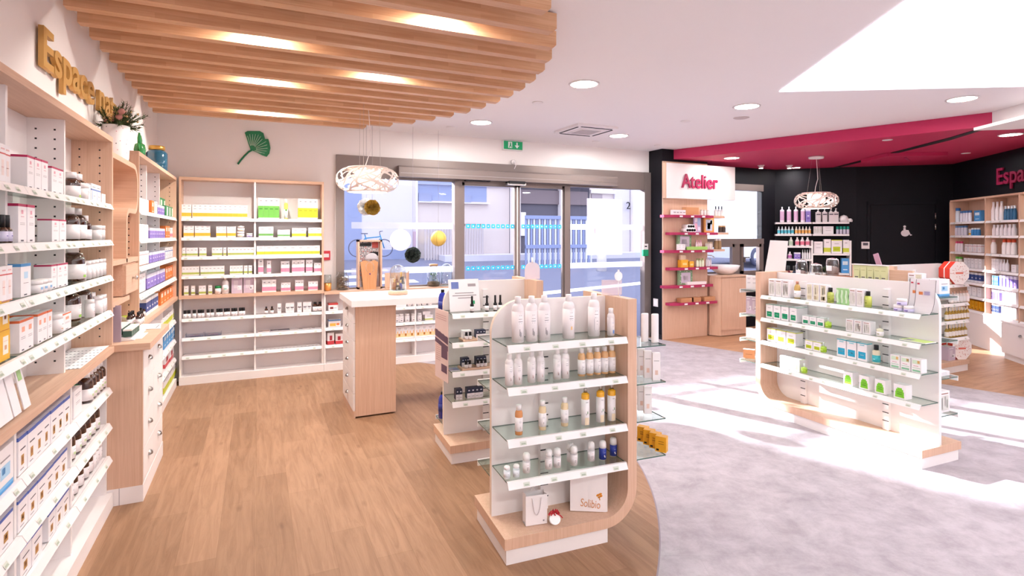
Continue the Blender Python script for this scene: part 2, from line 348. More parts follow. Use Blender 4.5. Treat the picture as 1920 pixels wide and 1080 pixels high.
# dark service door with wheelchair sign
FD = FB
d2 = struct(empty('door_2', (FD.o[0], FD.o[1], 0), FD.a)); xa, xb = FD.U(1632), FD.U(1752)
b = MB(); b.box(xa, -.012, 0, xb, .0, 2.1, DARKW); struct(b.build('door_leaf', d2))
b = MB(); b.box(xa - .05, -.02, 0, xa - .008, 0, 2.16, DARKW); b.box(xb + .008, -.02, 0, xb + .05, 0, 2.16, DARKW); b.box(xa - .05, -.02, 2.108, xb + .05, 0, 2.16, DARKW); struct(b.build('door_frame', d2))
for z in (1.86, 1.68): b = MB(); b.lathe([(.009, 0), (.009, .1)], METAL, 10, (xb + .004, -.03, z)); struct(b.build('door_hinge', d2))
LILAC = mat('white_sticker', 'efe6ea', .5)
sg = thing('wheelchair_sign', 'white wheelchair symbol stuck on the dark service door', 'sign', FD.w(FD.U(1697), -.014, 1.66), FD.a)
b = MB(); s_ = .0012
b.prism([(-.012 + .02 * math.cos(i * PI / 6), .075 + .02 * math.sin(i * PI / 6)) for i in range(12)], -.003, 0, LILAC)
b.prism([(-.03, .05), (0, .052), (.005, .02), (.045, .015), (.048, 0), (-.005, 0), (-.03, .02)], -.003, 0, LILAC)
b.prism([(.035, 0), (.05, 0), (.075, -.06), (.09, -.055), (.095, -.07), (.068, -.078)], -.003, 0, LILAC)
b.prism([(-.005 + .062 * math.cos(R(a)), -.035 + .055 * math.sin(R(a))) for a in range(0, 360, 18)], -.0029, 0, LILAC)
b.build('symbol', sg)
th = thing('thermostat', 'small white wall thermostat beside the dark service door', 'thermostat', FB.w(FB.U(1622, 0), -.001, 1.42), FB.a)
b = MB(); b.box(-.06, -.02, -.06, .06, 0, .06, WHITE); b.build('case', th); b = MB(); b.box(-.038, -.0215, -.002, .038, -.02, .042, INK); b.build('display', th)

# ---------------------------------------------------------------- lights of the room
GLOW = mat('lamp_diffuser', 'fff6f0', .5, emit=9)
def area(parent, r, watts, col, z=-.012):
    l = bpy.data.lights.new('lamp_light', 'AREA'); l.shape = 'DISK'; l.size = r * 2; l.energy = watts; l.color = col
    o = bpy.data.objects.new('lamp_light', l); C.objects.link(o); o.parent = parent; o.location = (0, 0, z); return o
def downlight(x, y, z, r, label, watts, group='round downlights in the white ceiling'):
    t = thing('ceiling_downlight', label, 'downlight', (x, y, z), 0, group)
    b = MB(); b.lathe([(r + .018, 0), (r + .018, -.006), (r, -.008), (r, -.004)], WHITE, 32); b.build('trim_ring', t)
    b = MB(); b.lathe([(.0001, -.005), (r, -.005)], GLOW, 32); b.build('diffuser', t); area(t, r, watts, WARM); return t
big = [((1095, 157), 'large round downlight beyond the slatted ceiling, above the bottle gondola'), ((1400, 199), 'large round downlight between the luminous panel and grey speaker disc'),
       ((1804, 185), 'large round downlight beside the end of the magenta band'), ((902, 229), 'round downlight just past the rounded slat ends'), ((1160, 254), 'round downlight beside the square ceiling cassette')]
for (u, v), l in big: p = at(u, v, H); downlight(p[0], p[1], H - .001, .115, l, LAMP)
for i_, (x, y) in enumerate(((.6, -1.2), (2.8, -1.2), (5.2, -1.2), (.6, -3), (3, -3), (5.4, -3), (7.6, -1.4), (8.5, .6))):
    downlight(x, y, H - .001, .115, 'unseen fill downlight added behind the viewpoint, %s of eight' % ORD[i_], LAMP * (2.8 if x < 1 else 2), 'fill lights added behind the viewpoint')  # added unseen, as fill for the walls and the fronts facing the camera
def spot(u, v, z, look, lean=0):
    p = at(u, v, z); t = thing('recessed_spotlight', look, 'spotlight', (p[0], p[1], z - .001))
    b = MB(); b.lathe([(.055, 0), (.055, -.006), (.036, -.008)], WHITE, 24); b.build('trim_ring', t)
    b = MB(); b.lathe([(.0001, -.007), (.034, -.007)], GLOW, 20)
    if lean: b.lathe([(.0001, -.05), (.036, -.05), (.04, 0)], WHITE, 20); b.lathe([(.0001, -.052), (.03, -.052)], GLOW, 20)
    b.build('bulb', t); area(t, .03, LAMP * .22, WARM, -.06); return t
for a in (((1008, 192, H), 'small recessed spotlight between slat ends and ceiling cassette'), ((1285, 227, H), 'small recessed spotlight near the grey speaker disc'), ((845, 238, H), 'small unlit spotlight above the hanging lamp wires'),
          ((1117, 265, H), 'small recessed spotlight under the round downlight by the cassette'), ((1233, 272, H), 'small recessed spotlight above the black partition corner')): spot(*a[0], a[1])
p = at(1372, 296, 2.76); downlight(p[0], p[1], 2.759, .10, 'round downlight in magenta ceiling above the Atelier sign', LAMP * .5)
p = at(1895, 252, 2.76); downlight(p[0], p[1], 2.759, .10, 'round downlight in magenta ceiling below the white beam', LAMP * .25)
p = at(1493, 314, 2.76); downlight(p[0], p[1], 2.759, .06, 'small round downlight in magenta ceiling behind the lamp canopy', LAMP * .3)
for a in (((1427, 310, 2.76), 'tilted spotlight in magenta ceiling near the Atelier sign', 1), ((1480, 310, 2.76), 'tilted spotlight in magenta ceiling beside the lamp canopy', 1), ((1664, 262, 2.76), 'small spotlight in magenta ceiling in front of the dark slot', 0), ((1811, 287, 2.76), 'small spotlight in magenta ceiling over the oak shelving', 0)): spot(a[0][0], a[0][1], a[0][2], a[1], a[2])
PANEL = mat('luminous_fabric', 'f4f3ff', .8, emit=1.2)
b = MB(); b.prism([(4.32, 3.55), (2.3, .27), (4.1, -.78), (6.9, 2.07)], H - .012, H - .002, PANEL, 'z')
o = b.build('luminous_panel'); tag(o, 'large white luminous stretched panel set in the ceiling like a skylight', 'light panel')
p = at(1390, 221, H); b = MB(); b.lathe([(.0001, -.006), (.07, -.006), (.085, 0)], mat('speaker_cloth', 'cbbfc0', .8), 28, (p[0], p[1], H)); tag(b.build('ceiling_speaker'), 'flat grey round speaker disc in the white ceiling', 'speaker')
p = at(1098, 242, H); ac = thing('air_conditioner', 'square white air conditioning cassette in the ceiling before the entrance', 'air conditioner', (p[0], p[1], H), 0)
b = MB(); b.box(-.42, -.42, -.03, .42, .42, -.001, WHITE); b.box(-.24, -.24, -.04, .24, .24, -.03, WHITE); b.build('casing', ac)
b = MB()
for i in range(12): b.box(-.2, -.2 + i * .034, -.043, .2, -.185 + i * .034, -.0405, mat('grille_pale', 'c9bfc1', .6))
b.build('grille', ac); ac.scale = (.68, .68, 1)
for s_ in (-1, 1): b = MB(); b.box(-.32, s_ * .36 - .012, -.036, .32, s_ * .36 + .012, -.0305, BLACK); b.build('air_slot', ac); b = MB(); b.box(s_ * .36 - .012, -.32, -.036, s_ * .36 + .012, .32, -.0305, BLACK); b.build('air_slot', ac)
p = at(1692, 292, 2.76); ac = thing('magenta_cassette', 'magenta painted cassette unit in the magenta ceiling beyond the slot', 'air conditioner', (p[0], p[1], 2.76), R(-30))
b = MB(); b.box(-.4, -.35, -.05, .4, .35, -.001, MAG); b.build('casing', ac); b = MB(); b.prism([(-.1, -.2), (.2, .2), (.24, .2), (-.06, -.2)], -.058, -.051, MAGS, 'z'); b.build('baffle', ac)

# slatted oak ceiling, rounded in plan
RUB = wood('rubberwood', 'e6bd98', 'd4a27b', 'X', .8)
t_, n_, L_ = nodes(RUB); bs = t_.nodes['Principled BSDF']; src = bs.inputs['Base Color'].links[0].from_socket
tc = n_('TexCoord'); sx = n_('SeparateXYZ'); L_(tc.outputs['Object'], sx.inputs[0]); cb = n_('CombineXYZ'); my = n_('Math', operation='MULTIPLY'); my.inputs[1].default_value = 7.3
L_(sx.outputs[1], my.inputs[0]); ax = n_('Math', operation='ADD'); L_(sx.outputs[0], ax.inputs[0]); L_(my.outputs[0], ax.inputs[1]); L_(ax.outputs[0], cb.inputs[0]); L_(sx.outputs[2], cb.inputs[1])
br = n_('TexBrick'); br.inputs['Scale'].default_value = 1; br.inputs['Brick Width'].default_value = .42; br.inputs['Row Height'].default_value = .03; br.inputs['Mortar Size'].default_value = .0004
br.inputs['Color1'].default_value = (1, 1, 1, 1); br.inputs['Color2'].default_value = (.84, .78, .74, 1); br.inputs['Mortar'].default_value = (.85, .8, .76, 1); L_(cb.outputs[0], br.inputs[0])
mm = n_('MixRGB', blend_type='MULTIPLY'); mm.inputs[0].default_value = .9; L_(src, mm.inputs[1]); L_(br.outputs[0], mm.inputs[2]); L_(mm.outputs[0], bs.inputs['Base Color'])
sc = thing('slatted_ceiling', 'round-ended raft of pale oak slats hung under the white ceiling', 'slatted ceiling', (0, 0, 0))
for i in range(21):
    y = 6.33 - .247 * i; q = 2.73 ** 2 - (y - 4.31) ** 2
    if q < .2: continue
    x1 = -.72 + math.sqrt(q); b = MB()
    b.prism([(-.91, 2.79), (x1 - .02, 2.79), (x1, 2.81), (x1, 2.899), (-.91, 2.899)], y - .034, y + .034, RUB); b.build('slat', sc)
b = MB()
for x in (-.8, .2): b.box(x - .02, 1.8, 2.896, x + .02, 6.4, 2.908, METAL)
b.build('hanging_rail', sc)
for i, (u, v, wh) in enumerate(((490, 66, 'over the near shelving'), (830, 34, 'above the rounded slat ends'), (500, 146, 'third slat pocket before the ginkgo wall'), (712, 140, 'before the hanging lamp wires'), (500, 205, 'at the last slats by the ginkgo wall'))):
    p = at(u, v, 2.85); yy = 6.33 - .247 * round((6.33 - p[1]) / .247) - .123
    t = thing('slat_spotlight', 'small spotlight between ceiling slats, ' + wh, 'spotlight', (p[0], yy, H - .002))
    b = MB(); b.lathe([(.05, 0), (.05, -.03), (.04, -.03)], WHITE, 20); b.build('housing', t); b = MB(); b.lathe([(.0001, -.028), (.038, -.028)], GLOW, 16); b.build('bulb', t)
    l = area(t, .03, 13 if i < 4 else 34, (1, .95, .87), -.04)

# ---------------------------------------------------------------- furniture builders
def rail(x0, x1, z, parent, y=0, tags=(), h=.032, m=WHITE):
    """sloping white price rail on a shelf front with paper price tags as its pieces"""
    b = MB(); b.prism([(y + .02, z), (y + .006, z), (y - .010, z - h), (y - .004, z - h), (y + .012, z - .008), (y + .02, z - .008)], x0, x1, m, 'x')
    o = b.build('price_rail', parent)
    for x in tags:
        g = MB(); f = lambda t: (y + .006 - .016 * t - .0014, z - h * t)
        a, c = f(.3), f(.82); g.quad([(x - .017, c[0], c[1]), (x + .017, c[0], c[1]), (x + .017, a[0], a[1]), (x - .017, a[0], a[1])], TAG)
        g.quad([(x - .011, c[0] - .0004, c[1] + .004), (x + .011, c[0] - .0004, c[1] + .004), (x + .011, a[0] - .0004, a[1] - .004), (x - .011, a[0] - .0004, a[1] - .004)], mat('tag_ink', 'a7b09f', .6)); g.build('price_tag', o)
    return o
def glass_shelf(x0, x1, y0, y1, z, parent, name='glass_shelf'):
    b = MB(); b.box(x0, y0, z - .006, x1, y1, z, GLASS, front=GEDGE, side=GEDGE); return b.build(name, parent)
def gondola(label, fr, L, side, zf, zb, ze, posts, edge, D=.49, ends=None, rails=True, r_end=False):
    """double sided island display: plinth, bent oak board, white panel with one rounded corner, glass shelves on three sides"""
    t = thing('gondola_display', label, 'shop display', fr.w(0, 0), fr.a)
    X = (lambda x: x) if side == 'R' else (lambda x: L - x)
    def bx(b, x0, y0, z0, x1, y1, z1, m, **k): b.box(X(x0), y0, z0, X(x1), y1, z1, m, **k)
    b = MB(); bx(b, .012, .012, 0, L - .17, D - .012, .078, WHITE); b.build('plinth', t)
    th, r = .054, .19
    o = [(0, .078)] + arc(L - r, .078 + r, r, -90, 0, 14) + [(L, 1.26), (L - th, 1.26)] + arc(L - r, .078 + r, r - th, 0, -90, 14) + [(0, .132)]
    b = MB(); b.prism([(X(x), z) for x, z in o], 0, D, OAK, 'y', smooth=False); b.build('oak_board', t)
    pr = .17; y0, y1 = D / 2 - .014, D / 2 + .014
    o = [(0.012, .132)] + [(L - r, .132)] + arc(L - r, .078 + r, r - th, -90, 0, 8) + [(L - th, 1.255)] + arc(.012 + pr, 1.255 - pr, pr, 90, 180, 12)
    b = MB(); b.prism([(X(x), z) for x, z in o], y0, y1, WHITE, 'y', edge=edge); b.build('white_panel', t)
    for x in posts:
        for s in (-1, 1):
            yy = y0 - .03 if s < 0 else y1
            b = MB(); bx(b, x - .022, yy, .134, x + .022, yy + .03, 1.19, WHITE)
            for i in range(16): z = .2 + i * .062; bx(b, x - .0225, yy + (-.0012 if s < 0 else .0282), z, x + .0225, yy + (.001 if s < 0 else .0312), z + .006, BLACK)
            b.build('slotted_post', t)
    a, c = sorted((X(.016), X(L - th - .004)))
    for k, z in enumerate(zf):
        glass_shelf(a, c, .012, y0 - .001, z, t)
        rng = random.Random(k + int(L * 100)); n = 4 if L < 1 else 7
        rail(a, c, z + .002, t, 0, [a + (c - a) * ((i + .5) / n + rng.uniform(-.03, .03)) for i in range(n)] if rails else ())
    for z in zb: glass_shelf(a, c, y1 + .001, D - .012, z, t); b = MB(); b.box(a, D - .012, z - .03, c, D - .004, z + .004, WHITE); b.build('price_rail', t)
    for z in ze:
        e0, e1 = sorted((X(L + .001), X(L + .20)))
        glass_shelf(e0, e1, .02, D - .02, z, t, 'end_shelf')
        if r_end: xx = X(L + .205); b = MB(); b.box(xx - .005, .02, z - .03, xx + .005, D - .02, z + .004, WHITE); b.build('price_rail', t)
    return t
EDW = mat('panel_edge_oak', 'e9d5c4', .5)
GN = Fr(1.084, 2.428, -3.6); GNL = .745
near = gondola('white and oak island display with big white bottles, standing closest to the round floor joint', GN, GNL, 'R', (1.06, .853, .602, .40), (1.03, .78, .55, .33), (1.0, .80, .60, .40), (.30,), EDW)
GM = Fr(1.221, 3.662, -3); GML = .71
mid = gondola('white and oak island display with dropper bottles, behind the big white bottle display', GM, GML, 'R', (1.045, .841, .638, .427), (.98, .56, .20), (.98, .75, .5), (.33,), EDW)
GR = Fr(4.148, 3.66, -91.8); GRL = 1.42
right = gondola('long sunlit white and oak island display on the grey floor with green cartons', GR, GRL, 'L', (1.052, .849, .643, .433), (1.16, .85, .59, .33), (1.08, .85, .62, .42), (.36, 1.07), WHITE, D=.44, r_end=True)
GF = Fr(6.2, 3.66, 0); GFL = 1.44
far = gondola('far white and oak island display with octagonal red boxes and oil bottles', GF, GFL, 'L', (1.02, .80, .60, .40), (1.0, .7), (), (.7, 1.22), WHITE, D=.46)

def holes(b, pts, m=BLACK, r=.004, axis='y', s=0):
    for a, z in pts: b.quad([(s, a - r, z - r), (s, a + r, z - r), (s, a + r, z + r), (s, a - r, z + r)], m)
def wall_unit(label, name, fr, x0, x1, divs, zu, wt, zl, top, D, over=0.0, lower=True, shelf_glass=True, backm=WHITE, upper_side=OAK, rec=.055, drail=None):
    t = thing(name, label, 'shelving', fr.w(0, 0), fr.a)
    T = .02
    b = MB(); b.box(x0, D - .012, wt, x1, D - .002, top - .03, backm); b.build('back_panel', t)
    if top:
        b = MB(); b.box(x0, 0, top - .03, x1, D - .002, top, OAKX); b.build('top_panel', t)
        for xa in (x0, x1 - .022):
            b = MB(); b.box(xa, 0, wt, xa + .022, D - .012, top - .03, upper_side)
            for k in range(26):
                z = wt + .06 + k * .045
                if z < top - .06:
                    for yy in (.06, D - .05): holes(b, [(yy, z)], s=xa - .0006); holes(b, [(yy, z)], s=xa + .0226)
            b.build('side_panel', t)
        for xd in divs:
            b = MB(); b.box(xd - .01, rec, wt, xd + .01, D - .012, top - .03, WHITE)
            for k in range(26):
                z = wt + .06 + k * .045
                if z < top - .06:
                    for yy in (rec + .035, D - .045): holes(b, [(yy, z)], s=xd - .0106); holes(b, [(yy, z)], s=xd + .0106)
            b.build('divider', t)
    b = MB(); b.box(x0, -.012 - over, wt - .035, x1, D - .002, wt, OAKX); b.build('worktop', t)
    edges = [x0 + .022] + list(divs) + [x1 - .022]
    for bi in range(len(edges) - 1):
        a, c = edges[bi] + .001, edges[bi + 1] - .001; rng = random.Random(bi * 7 + int(x1 * 10)); n = max(2, int((c - a) / .13))
        for z in zu:
            if shelf_glass: b = MB(); b.box(a + .011, .021, z - .008, c - .011, D - .013, z, GLASS, front=GEDGE, side=GEDGE)
            else: b = MB(); b.box(a + .011, .012, z - .02, c - .011, D - .013, z, WHITE)
            b.build('shelf', t)
            rail(a, c, z + .003, t, 0, [a + (c - a) * ((i + .5) / n + rng.uniform(-.25, .25) / n) for i in range(n)])
    if lower:
        b = MB(); b.box(x0, D - .02, .03, x1, D - .002, wt - .036, WHITE); b.build('back_panel', t)
        for xd in [x0 + .01] + list(divs) + [x1 - .01]: b = MB(); b.box(xd - .01, .03, .05, xd + .01, D - .021, wt - .036, WHITE); b.build('divider' if xd in divs else 'side_panel', t)
        b = MB(); b.box(x0, .0, 0, x1, .03, .085, WHITE); b.box(x0, .03, .06, x1, D - .021, .085, WHITE); b.build('plinth', t)
        for bi in range(len(edges) - 1):
            a, c = edges[bi] + .011, edges[bi + 1] - .011; rng = random.Random(bi * 5 + int(x1 * 10)); n = max(2, int((c - a) / .17))
            for z in zl:
                b = MB(); b.box(a, .03, z - .012, c, D - .021, z, WHITE); b.build('shelf', t)
                rail(a - .008, c + .008, z + .003, t, .006, [a + (c - a) * ((i + .5) / n + rng.uniform(-.25, .25) / n) for i in range(n)])
    return t
ZU = (1.775, 1.567, 1.362, 1.157); ZL = (.708, .50, .308)
LW = Fr(-.765, 0, 90)
wall_unit('long white and oak wall shelving beneath the wooden lettering', 'wall_shelving', LW, 1.24, 3.935, (1.91, 2.58, 3.25), ZU, .95, ZL, 2.17, .205)
wall_unit('oak framed wall shelving carrying the blue glass jar', 'wall_shelving', LW, 4.72, 6.775, (5.39, 6.06), ZU, .95, ZL, 2.2, .205)
BW = Fr(0, 6.79, 0)
wall_unit('white and oak wall shelving below the green ginkgo leaf', 'wall_shelving', BW, -.745, .715, (-.015,), ZU, .95, (.70, .495, .30), 2.215, .21, shelf_glass=False, rec=.01)
# low cabinet under the window
t = thing('window_cabinet', 'low white shelving with oak top under the wide window', 'cabinet', BW.w(0, 0), 0)
b = MB(); b.box(.717, -.015, .90, 2.37, .205, .935, OAKX); b.build('worktop', t)
b = MB(); b.box(.717, .19, .03, 2.37, .205, .9, WHITE); b.build('back_panel', t)
b = MB(); b.box(.717, 0, 0, 2.37, .03, .085, WHITE); b.box(.717, .03, .06, 2.37, .19, .085, WHITE); b.build('plinth', t)
for x in (.727, 1.27, 1.81, 2.36): b = MB(); b.box(x - .01, .01, .085, x + .01, .19, .9, WHITE); b.build('divider', t)
for x0, x1 in ((.738, 1.26), (1.28, 1.8), (1.82, 2.35)):
    for z in (.70, .505, .30): b = MB(); b.box(x0, .02, z - .012, x1, .189, z, WHITE); b.build('shelf', t); rail(x0 - .005, x1 + .005, z + .003, t, 0, [x0 + .08, x1 - .14])

# corner drawer cabinet between the two left wall units
SHELL = mat('shell_pull_metal', '9d9591', .28, 1)
def pull(parent, x, y, z, face):
    """half-round shell pull; face = (dx, dy) it looks towards"""
    b = MB(); n = 8
    pts = [(0, .032 * math.cos(R(a)), .026 * math.sin(R(a))) for a in range(0, 181, 20)]
    ax = Vector((-face[1], face[0], 0)); f = Vector((face[0], face[1], 0)); o = Vector((x, y, z))
    rows = []
    for j in range(5):
        s = math.cos(R(j * 20)); d = .022 * math.sin(R(j * 20))
        rows.append([o + f * (.001 + d) + ax * (p[1] * s) + Vector((0, 0, p[2] * s)) for p in pts])
    for j in range(4):
        for i in range(len(pts) - 1): b.quad([rows[j][i], rows[j][i + 1], rows[j + 1][i + 1], rows[j + 1][i]], SHELL, True)
    return b.build('shell_pull', parent)
t = thing('drawer_cabinet', 'oak sided drawer cabinet projecting between the two runs of wall shelving', 'cabinet', LW.w(0, 0), LW.a)
y0c, y1c = 3.94, 4.715
b = MB(); b.box(y0c, -.145, .10, y0c + .02, .20, .915, OAK); b.box(y1c - .02, -.145, .10, y1c, .20, .915, OAK); b.build('side_panel', t)
b = MB(); b.box(y0c + .02, -.13, .1, y1c - .02, .20, .91, WHITE); b.build('carcass', t)
b = MB(); b.box(y0c, -.148, 0, y1c, .15, .10, WHITE); b.box(y0c - .001, -.03, 0, y0c, -.027, .1, GREY); b.build('plinth', t)
b = MB(); b.prism([(y0c - .04, .20), (y0c - .04, -.19), (y1c - .03, -.19), (y1c + .02, -.03), (y1c + .02, .20)], .915, .955, OAKY, 'z'); b.build('worktop', t)
for x0, x1, zs in ((y0c + .022, (y0c + y1c) / 2 - .002, (.83, .64, .44, .23)), ((y0c + y1c) / 2 + .002, y1c - .022, (.83, .64, .44, .23))):
    for i, z in enumerate(zs):
        za, zb = .105 + .2 * (3 - i) + .002, .105 + .2 * (4 - i) - .002
        b = MB(); b.box(x0, -.147, za, x1, -.131, min(zb, .91), WHITE); d = b.build('drawer', t); pull(d, (x0 + x1) / 2, -.147, (za + zb) / 2 + .01, (0, -1))
# S-curved oak display ribbon above that cabinet
t = thing('curved_oak_shelf', 'S-curved oak ribbon shelf with small drawer box above the projecting drawer cabinet', 'shelf', LW.w(0, 0), LW.a)
def ribbon(pts, th):
    out, inn = [], []
    for i, p in enumerate(pts):
        q0, q1 = pts[max(i - 1, 0)], pts[min(i + 1, len(pts) - 1)]; dx, dz = q1[0] - q0[0], q1[1] - q0[1]; l = math.hypot(dx, dz) or 1
        out.append((p[0] - dz / l * th / 2, p[1] + dx / l * th / 2)); inn.append((p[0] + dz / l * th / 2, p[1] - dx / l * th / 2))
    return out + inn[::-1]
s = [(3.937, 2.07), (4.56, 2.07)] + arc(4.56, 1.95, .12, 90, 0, 8)[1:] + [(4.68, 1.86)] + arc(4.58, 1.86, .10, 0, -90, 8)[1:] + [(4.40, 1.76)] + arc(4.40, 1.68, .08, 90, 180, 8)[1:] + [(4.32, 1.42)]
b = MB(); b.prism(ribbon(s, .032), 0, .19, OAKY, 'y'); b.build('ribbon', t)
b = MB(); b.box(3.937, .0, 1.415, 4.7, .19, 1.445, OAKY); b.box(3.937, 0, 1.17, 4.4, .19, 1.2, OAKY); b.build('lower_shelf', t)
b = MB(); b.box(4.26, .012, 1.205, 4.68, .19, 1.41, OAKX); b.build('drawer_box', t)
b = MB(); b.box(4.27, -.004, 1.215, 4.67, .011, 1.40, OAKX); d = b.build('drawer', t); b = MB(); b.lathe([(.0001, 0), (.006, .001), (.006, .012), (.016, .02), (.014, .03), (.0001, .034)], CHROME, 14); k = b.build('knob', d); k.location = (4.47, -.004, 1.31); k.rotation_euler = (PI / 2, 0, 0)
b = MB(); b.box(3.937, .192, .955, 4.715, .203, 2.1, OAK); b.build('back_panel', t)

# white topped work table
t = thing('white_topped_table', 'tall white topped table on an oak drawer pedestal carrying a glass dome', 'table', (.77, 4.94, 0), 0)
b = MB(); b.box(-.035, -.09, .98, 1.08, .66, 1.035, WHITE); b.build('table_top', t)
b = MB(); b.box(.012, 0, .015, .365, .65, .98, OAK); b.build('pedestal', t)
b = MB(); b.box(-.004, 0, .0, .012, .65, .06, OAKY); b.build('base_strip', t)
for i in range(6):
    za = .062 + i * .153; b = MB(); b.box(-.006, .012, za, .011, .638, za + .149, WHITE); d = b.build('drawer', t); pull(d, -.006, .325, za + .085, (-1, 0))
b = MB(); b.box(1.0, .02, 0, 1.04, .63, .98, WHITE); b.build('end_panel', t)

# oak ledges and sign of the workshop corner
AT = Fr(0, 6.67, 0)
b = MB(); b.box(PX0 - .002, 0, 0, 6.50, .018, 2.72, OAK); o = b.build('wood_cladding', None, (0, 6.67, 0)); tag(o, 'tall oak panel under the Atelier sign with magenta ledges', 'wall panel')
t = thing('atelier_sign', 'white sign box reading Atelier in magenta letters', 'sign', (0, 6.67, 0))
b = MB(); b.box(PX0 + .015, -.06, 2.155, 7.03, -.001, 2.69, WHITE); b.build('sign_box', t)
b = MB(); b.box(PX0 + .0, -.06, 2.155, PX0 + .0145, 0, 2.69, OAK); b.build('side_strip', t)
text('Atelier', .30, .02, MAGS, 'lettering', t, Matrix.Translation((5.915, -.072, 2.325)), bold=.004, sx=.865)
def ledge(i, u0, u1, u2, z):
    fy = -.15; a, c = AT.U(u0, -.15), AT.U(u1, -.15)
    b = MB(); b.prism([(a, -.001), (a, -.09), (a + .13, fy), (c, fy), (c, -.001)], z - .04, z, MAGS, 'z'); o = b.build('magenta_ledge', None, (0, 6.67, 0))
    tag(o, 'magenta wall ledge on the oak panel, ' + ORD[i] + ' from the sign', 'wall shelf')
    for k in range(3): g = MB(); x = a + (c - a) * (.3 + .24 * k); g.box(x - .03, fy - .003, z - .034, x + .03, fy - .0005, z - .01, PAPER); g.build('price_tag', o)
    if u2:
        e = AT.U(u2, .02); b = MB(); b.box(6.53, .0, z - .035, e, .16, z, OAKX); o = b.build('oak_ledge', None, (0, 6.69, 0)); tag(o, 'pale oak ledge continuing past the panel beside magenta ledge, ' + ORD[i] + ' down', 'wall shelf')
ZA = (1.90, 1.635, 1.365, 1.10, .83, .565)
for i, (u0, u1, u2) in enumerate(((1250, 1338, 1359), (1260, 1346, 1366), (1250, 1338, 1359), (1260, 1346, 0), (1250, 1337, 0), (1260, 1345, 0))): ledge(i, u0, u1, u2, ZA[i])
# basin cabinet
t = thing('basin_cabinet', 'pale oak cabinet carrying the white wash basin', 'cabinet', (0, 0, 0))
b = MB(); b.prism([(6.525, 6.645), (6.61, 6.50), (7.15, 6.50), (7.15, 6.99), (6.535, 6.99)], .01, .93, OAK, 'z'); b.build('body', t)
b = MB(); b.box(6.62, 6.488, .09, 7.14, 6.499, .92, OAK); b.build('door', t); b = MB(); b.prism([(6.52, 6.63), (6.6, 6.47), (7.17, 6.47), (7.17, 6.99), (6.53, 6.99)], .93, .955, OAKX, 'z'); b.build('top', t)
CER = mat('ceramic', 'f4eff0', .15, coat=.5)
b = MB(); b.lathe([(.09, 0), (.12, .01), (.2, .07), (.235, .15), (.225, .15), (.19, .08), (.1, .03), (.0001, .03)], CER, 36, (6.92, 6.72, .956)); tag(b.build('wash_basin'), 'round white ceramic wash basin on the pale oak cabinet', 'basin')
t = thing('basin_tap', 'chrome tap with curved spout behind the white basin', 'tap', (6.62, 6.93, .956))
b = MB(); b.tube([(0, 0, 0), (0, 0, .34)], .016, CHROME, 12); b.build('tap_body', t); b = MB(); b.tube([(0, 0, .25), (.06, -.05, .31), (.14, -.1, .30), (.17, -.12, .26)], .01, CHROME, 10); b.build('spout', t); b = MB(); b.tube([(0, 0, .34), (.03, -.02, .36), (.08, -.04, .37)], .007, CHROME, 8); b.build('handle', t)

# dark corner shelf bay with white shelves
t = thing('corner_shelving', 'white shelves on the dark corner wall behind the second hanging lamp', 'shelving', (FA.o[0], FA.o[1], 0), FA.a)
def SA(u): return FA.U(u, -.26)
for (u0, u1, z) in ((1454, 1522, 1.815), (1524, 1593, 1.815), (1454, 1522, 1.61), (1524, 1593, 1.61), (1454, 1522, 1.405), (1524, 1593, 1.28), (1454, 1522, 1.18), (1454, 1522, .95), (1524, 1593, .95)):
    b = MB(); b.box(SA(u0) + .003, -.26, z - .03, SA(u1) - .003, -.002, z, WHITE); b.build('shelf', t)
for u in (1523, 1595): b = MB(); b.box(SA(u) - .012, -.262, .1, SA(u) + .012, -.001, 1.5, WHITE); b.build('side_panel', t)
# big oak shelving along the dark wall at the far end
t = thing('oak_shelving', 'tall oak shelving on white base beneath the magenta letters', 'shelving', (FC.o[0], FC.o[1], 0), FC.a)
XD = [FC.U(u, -.26) for u in (1781, 1847, 1911)]; XD.append(XD[-1] + .66); XD.append(XD[-1] + .66)
ZC = (1.79, 1.585, 1.335, 1.105, .90, .70, .50)
for x in XD: b = MB(); b.box(x - .014, -.26, .48, x + .014, -.012, 2.11, OAK); b.build('side_panel', t)
b = MB(); b.box(XD[0], -.26, 2.11, XD[-1], -.002, 2.135, OAKX); b.build('top_panel', t); b = MB(); b.box(XD[0], -.011, .48, XD[-1], -.002, 2.11, OAK); b.build('back_panel', t)
for i in range(len(XD) - 1):
    for z in ZC: b = MB(); b.box(XD[i] + .015, -.25, z - .02, XD[i + 1] - .015, -.012, z, OAKX if z == .5 else WHITE); s_ = b.build('shelf', t); rail(XD[i] + .015, XD[i + 1] - .015, z + .003, t, -.262, [XD[i] + .15, XD[i] + .36])
b = MB(); b.box(XD[0], -.262, 0, XD[-1], -.002, .478, WHITE); b.build('base_cabinet', t)
t = thing('low_drawer_cabinet', 'low white cabinet with dark pull standing before the oak shelving', 'cabinet', (FC.o[0], FC.o[1], 0), FC.a)
x = FC.U(1884, -.33); b = MB(); b.box(x, -.36, .07, x + 1.6, -.285, .47, WHITE); b.build('carcass', t); b = MB(); b.box(x + .01, -.34, 0, x + 1.6, -.285, .07, WHITE); b.build('plinth', t)
b = MB(); b.box(x - .01, -.375, .47, x + 1.6, -.285, .485, WHITE); b.build('top', t); b = MB(); b.box(x + .004, -.37, .08, x + .8, -.361, .46, WHITE); d = b.build('drawer', t); pull(d, FC.U(1914, -.37), -.37, .34, (0, -1))
p = FC.w(FC.U(1871, 0), -.02, 0); t = thing('espace_lettering', 'magenta wall lettering reading Espace above the oak shelving', 'lettering', p, FC.a)
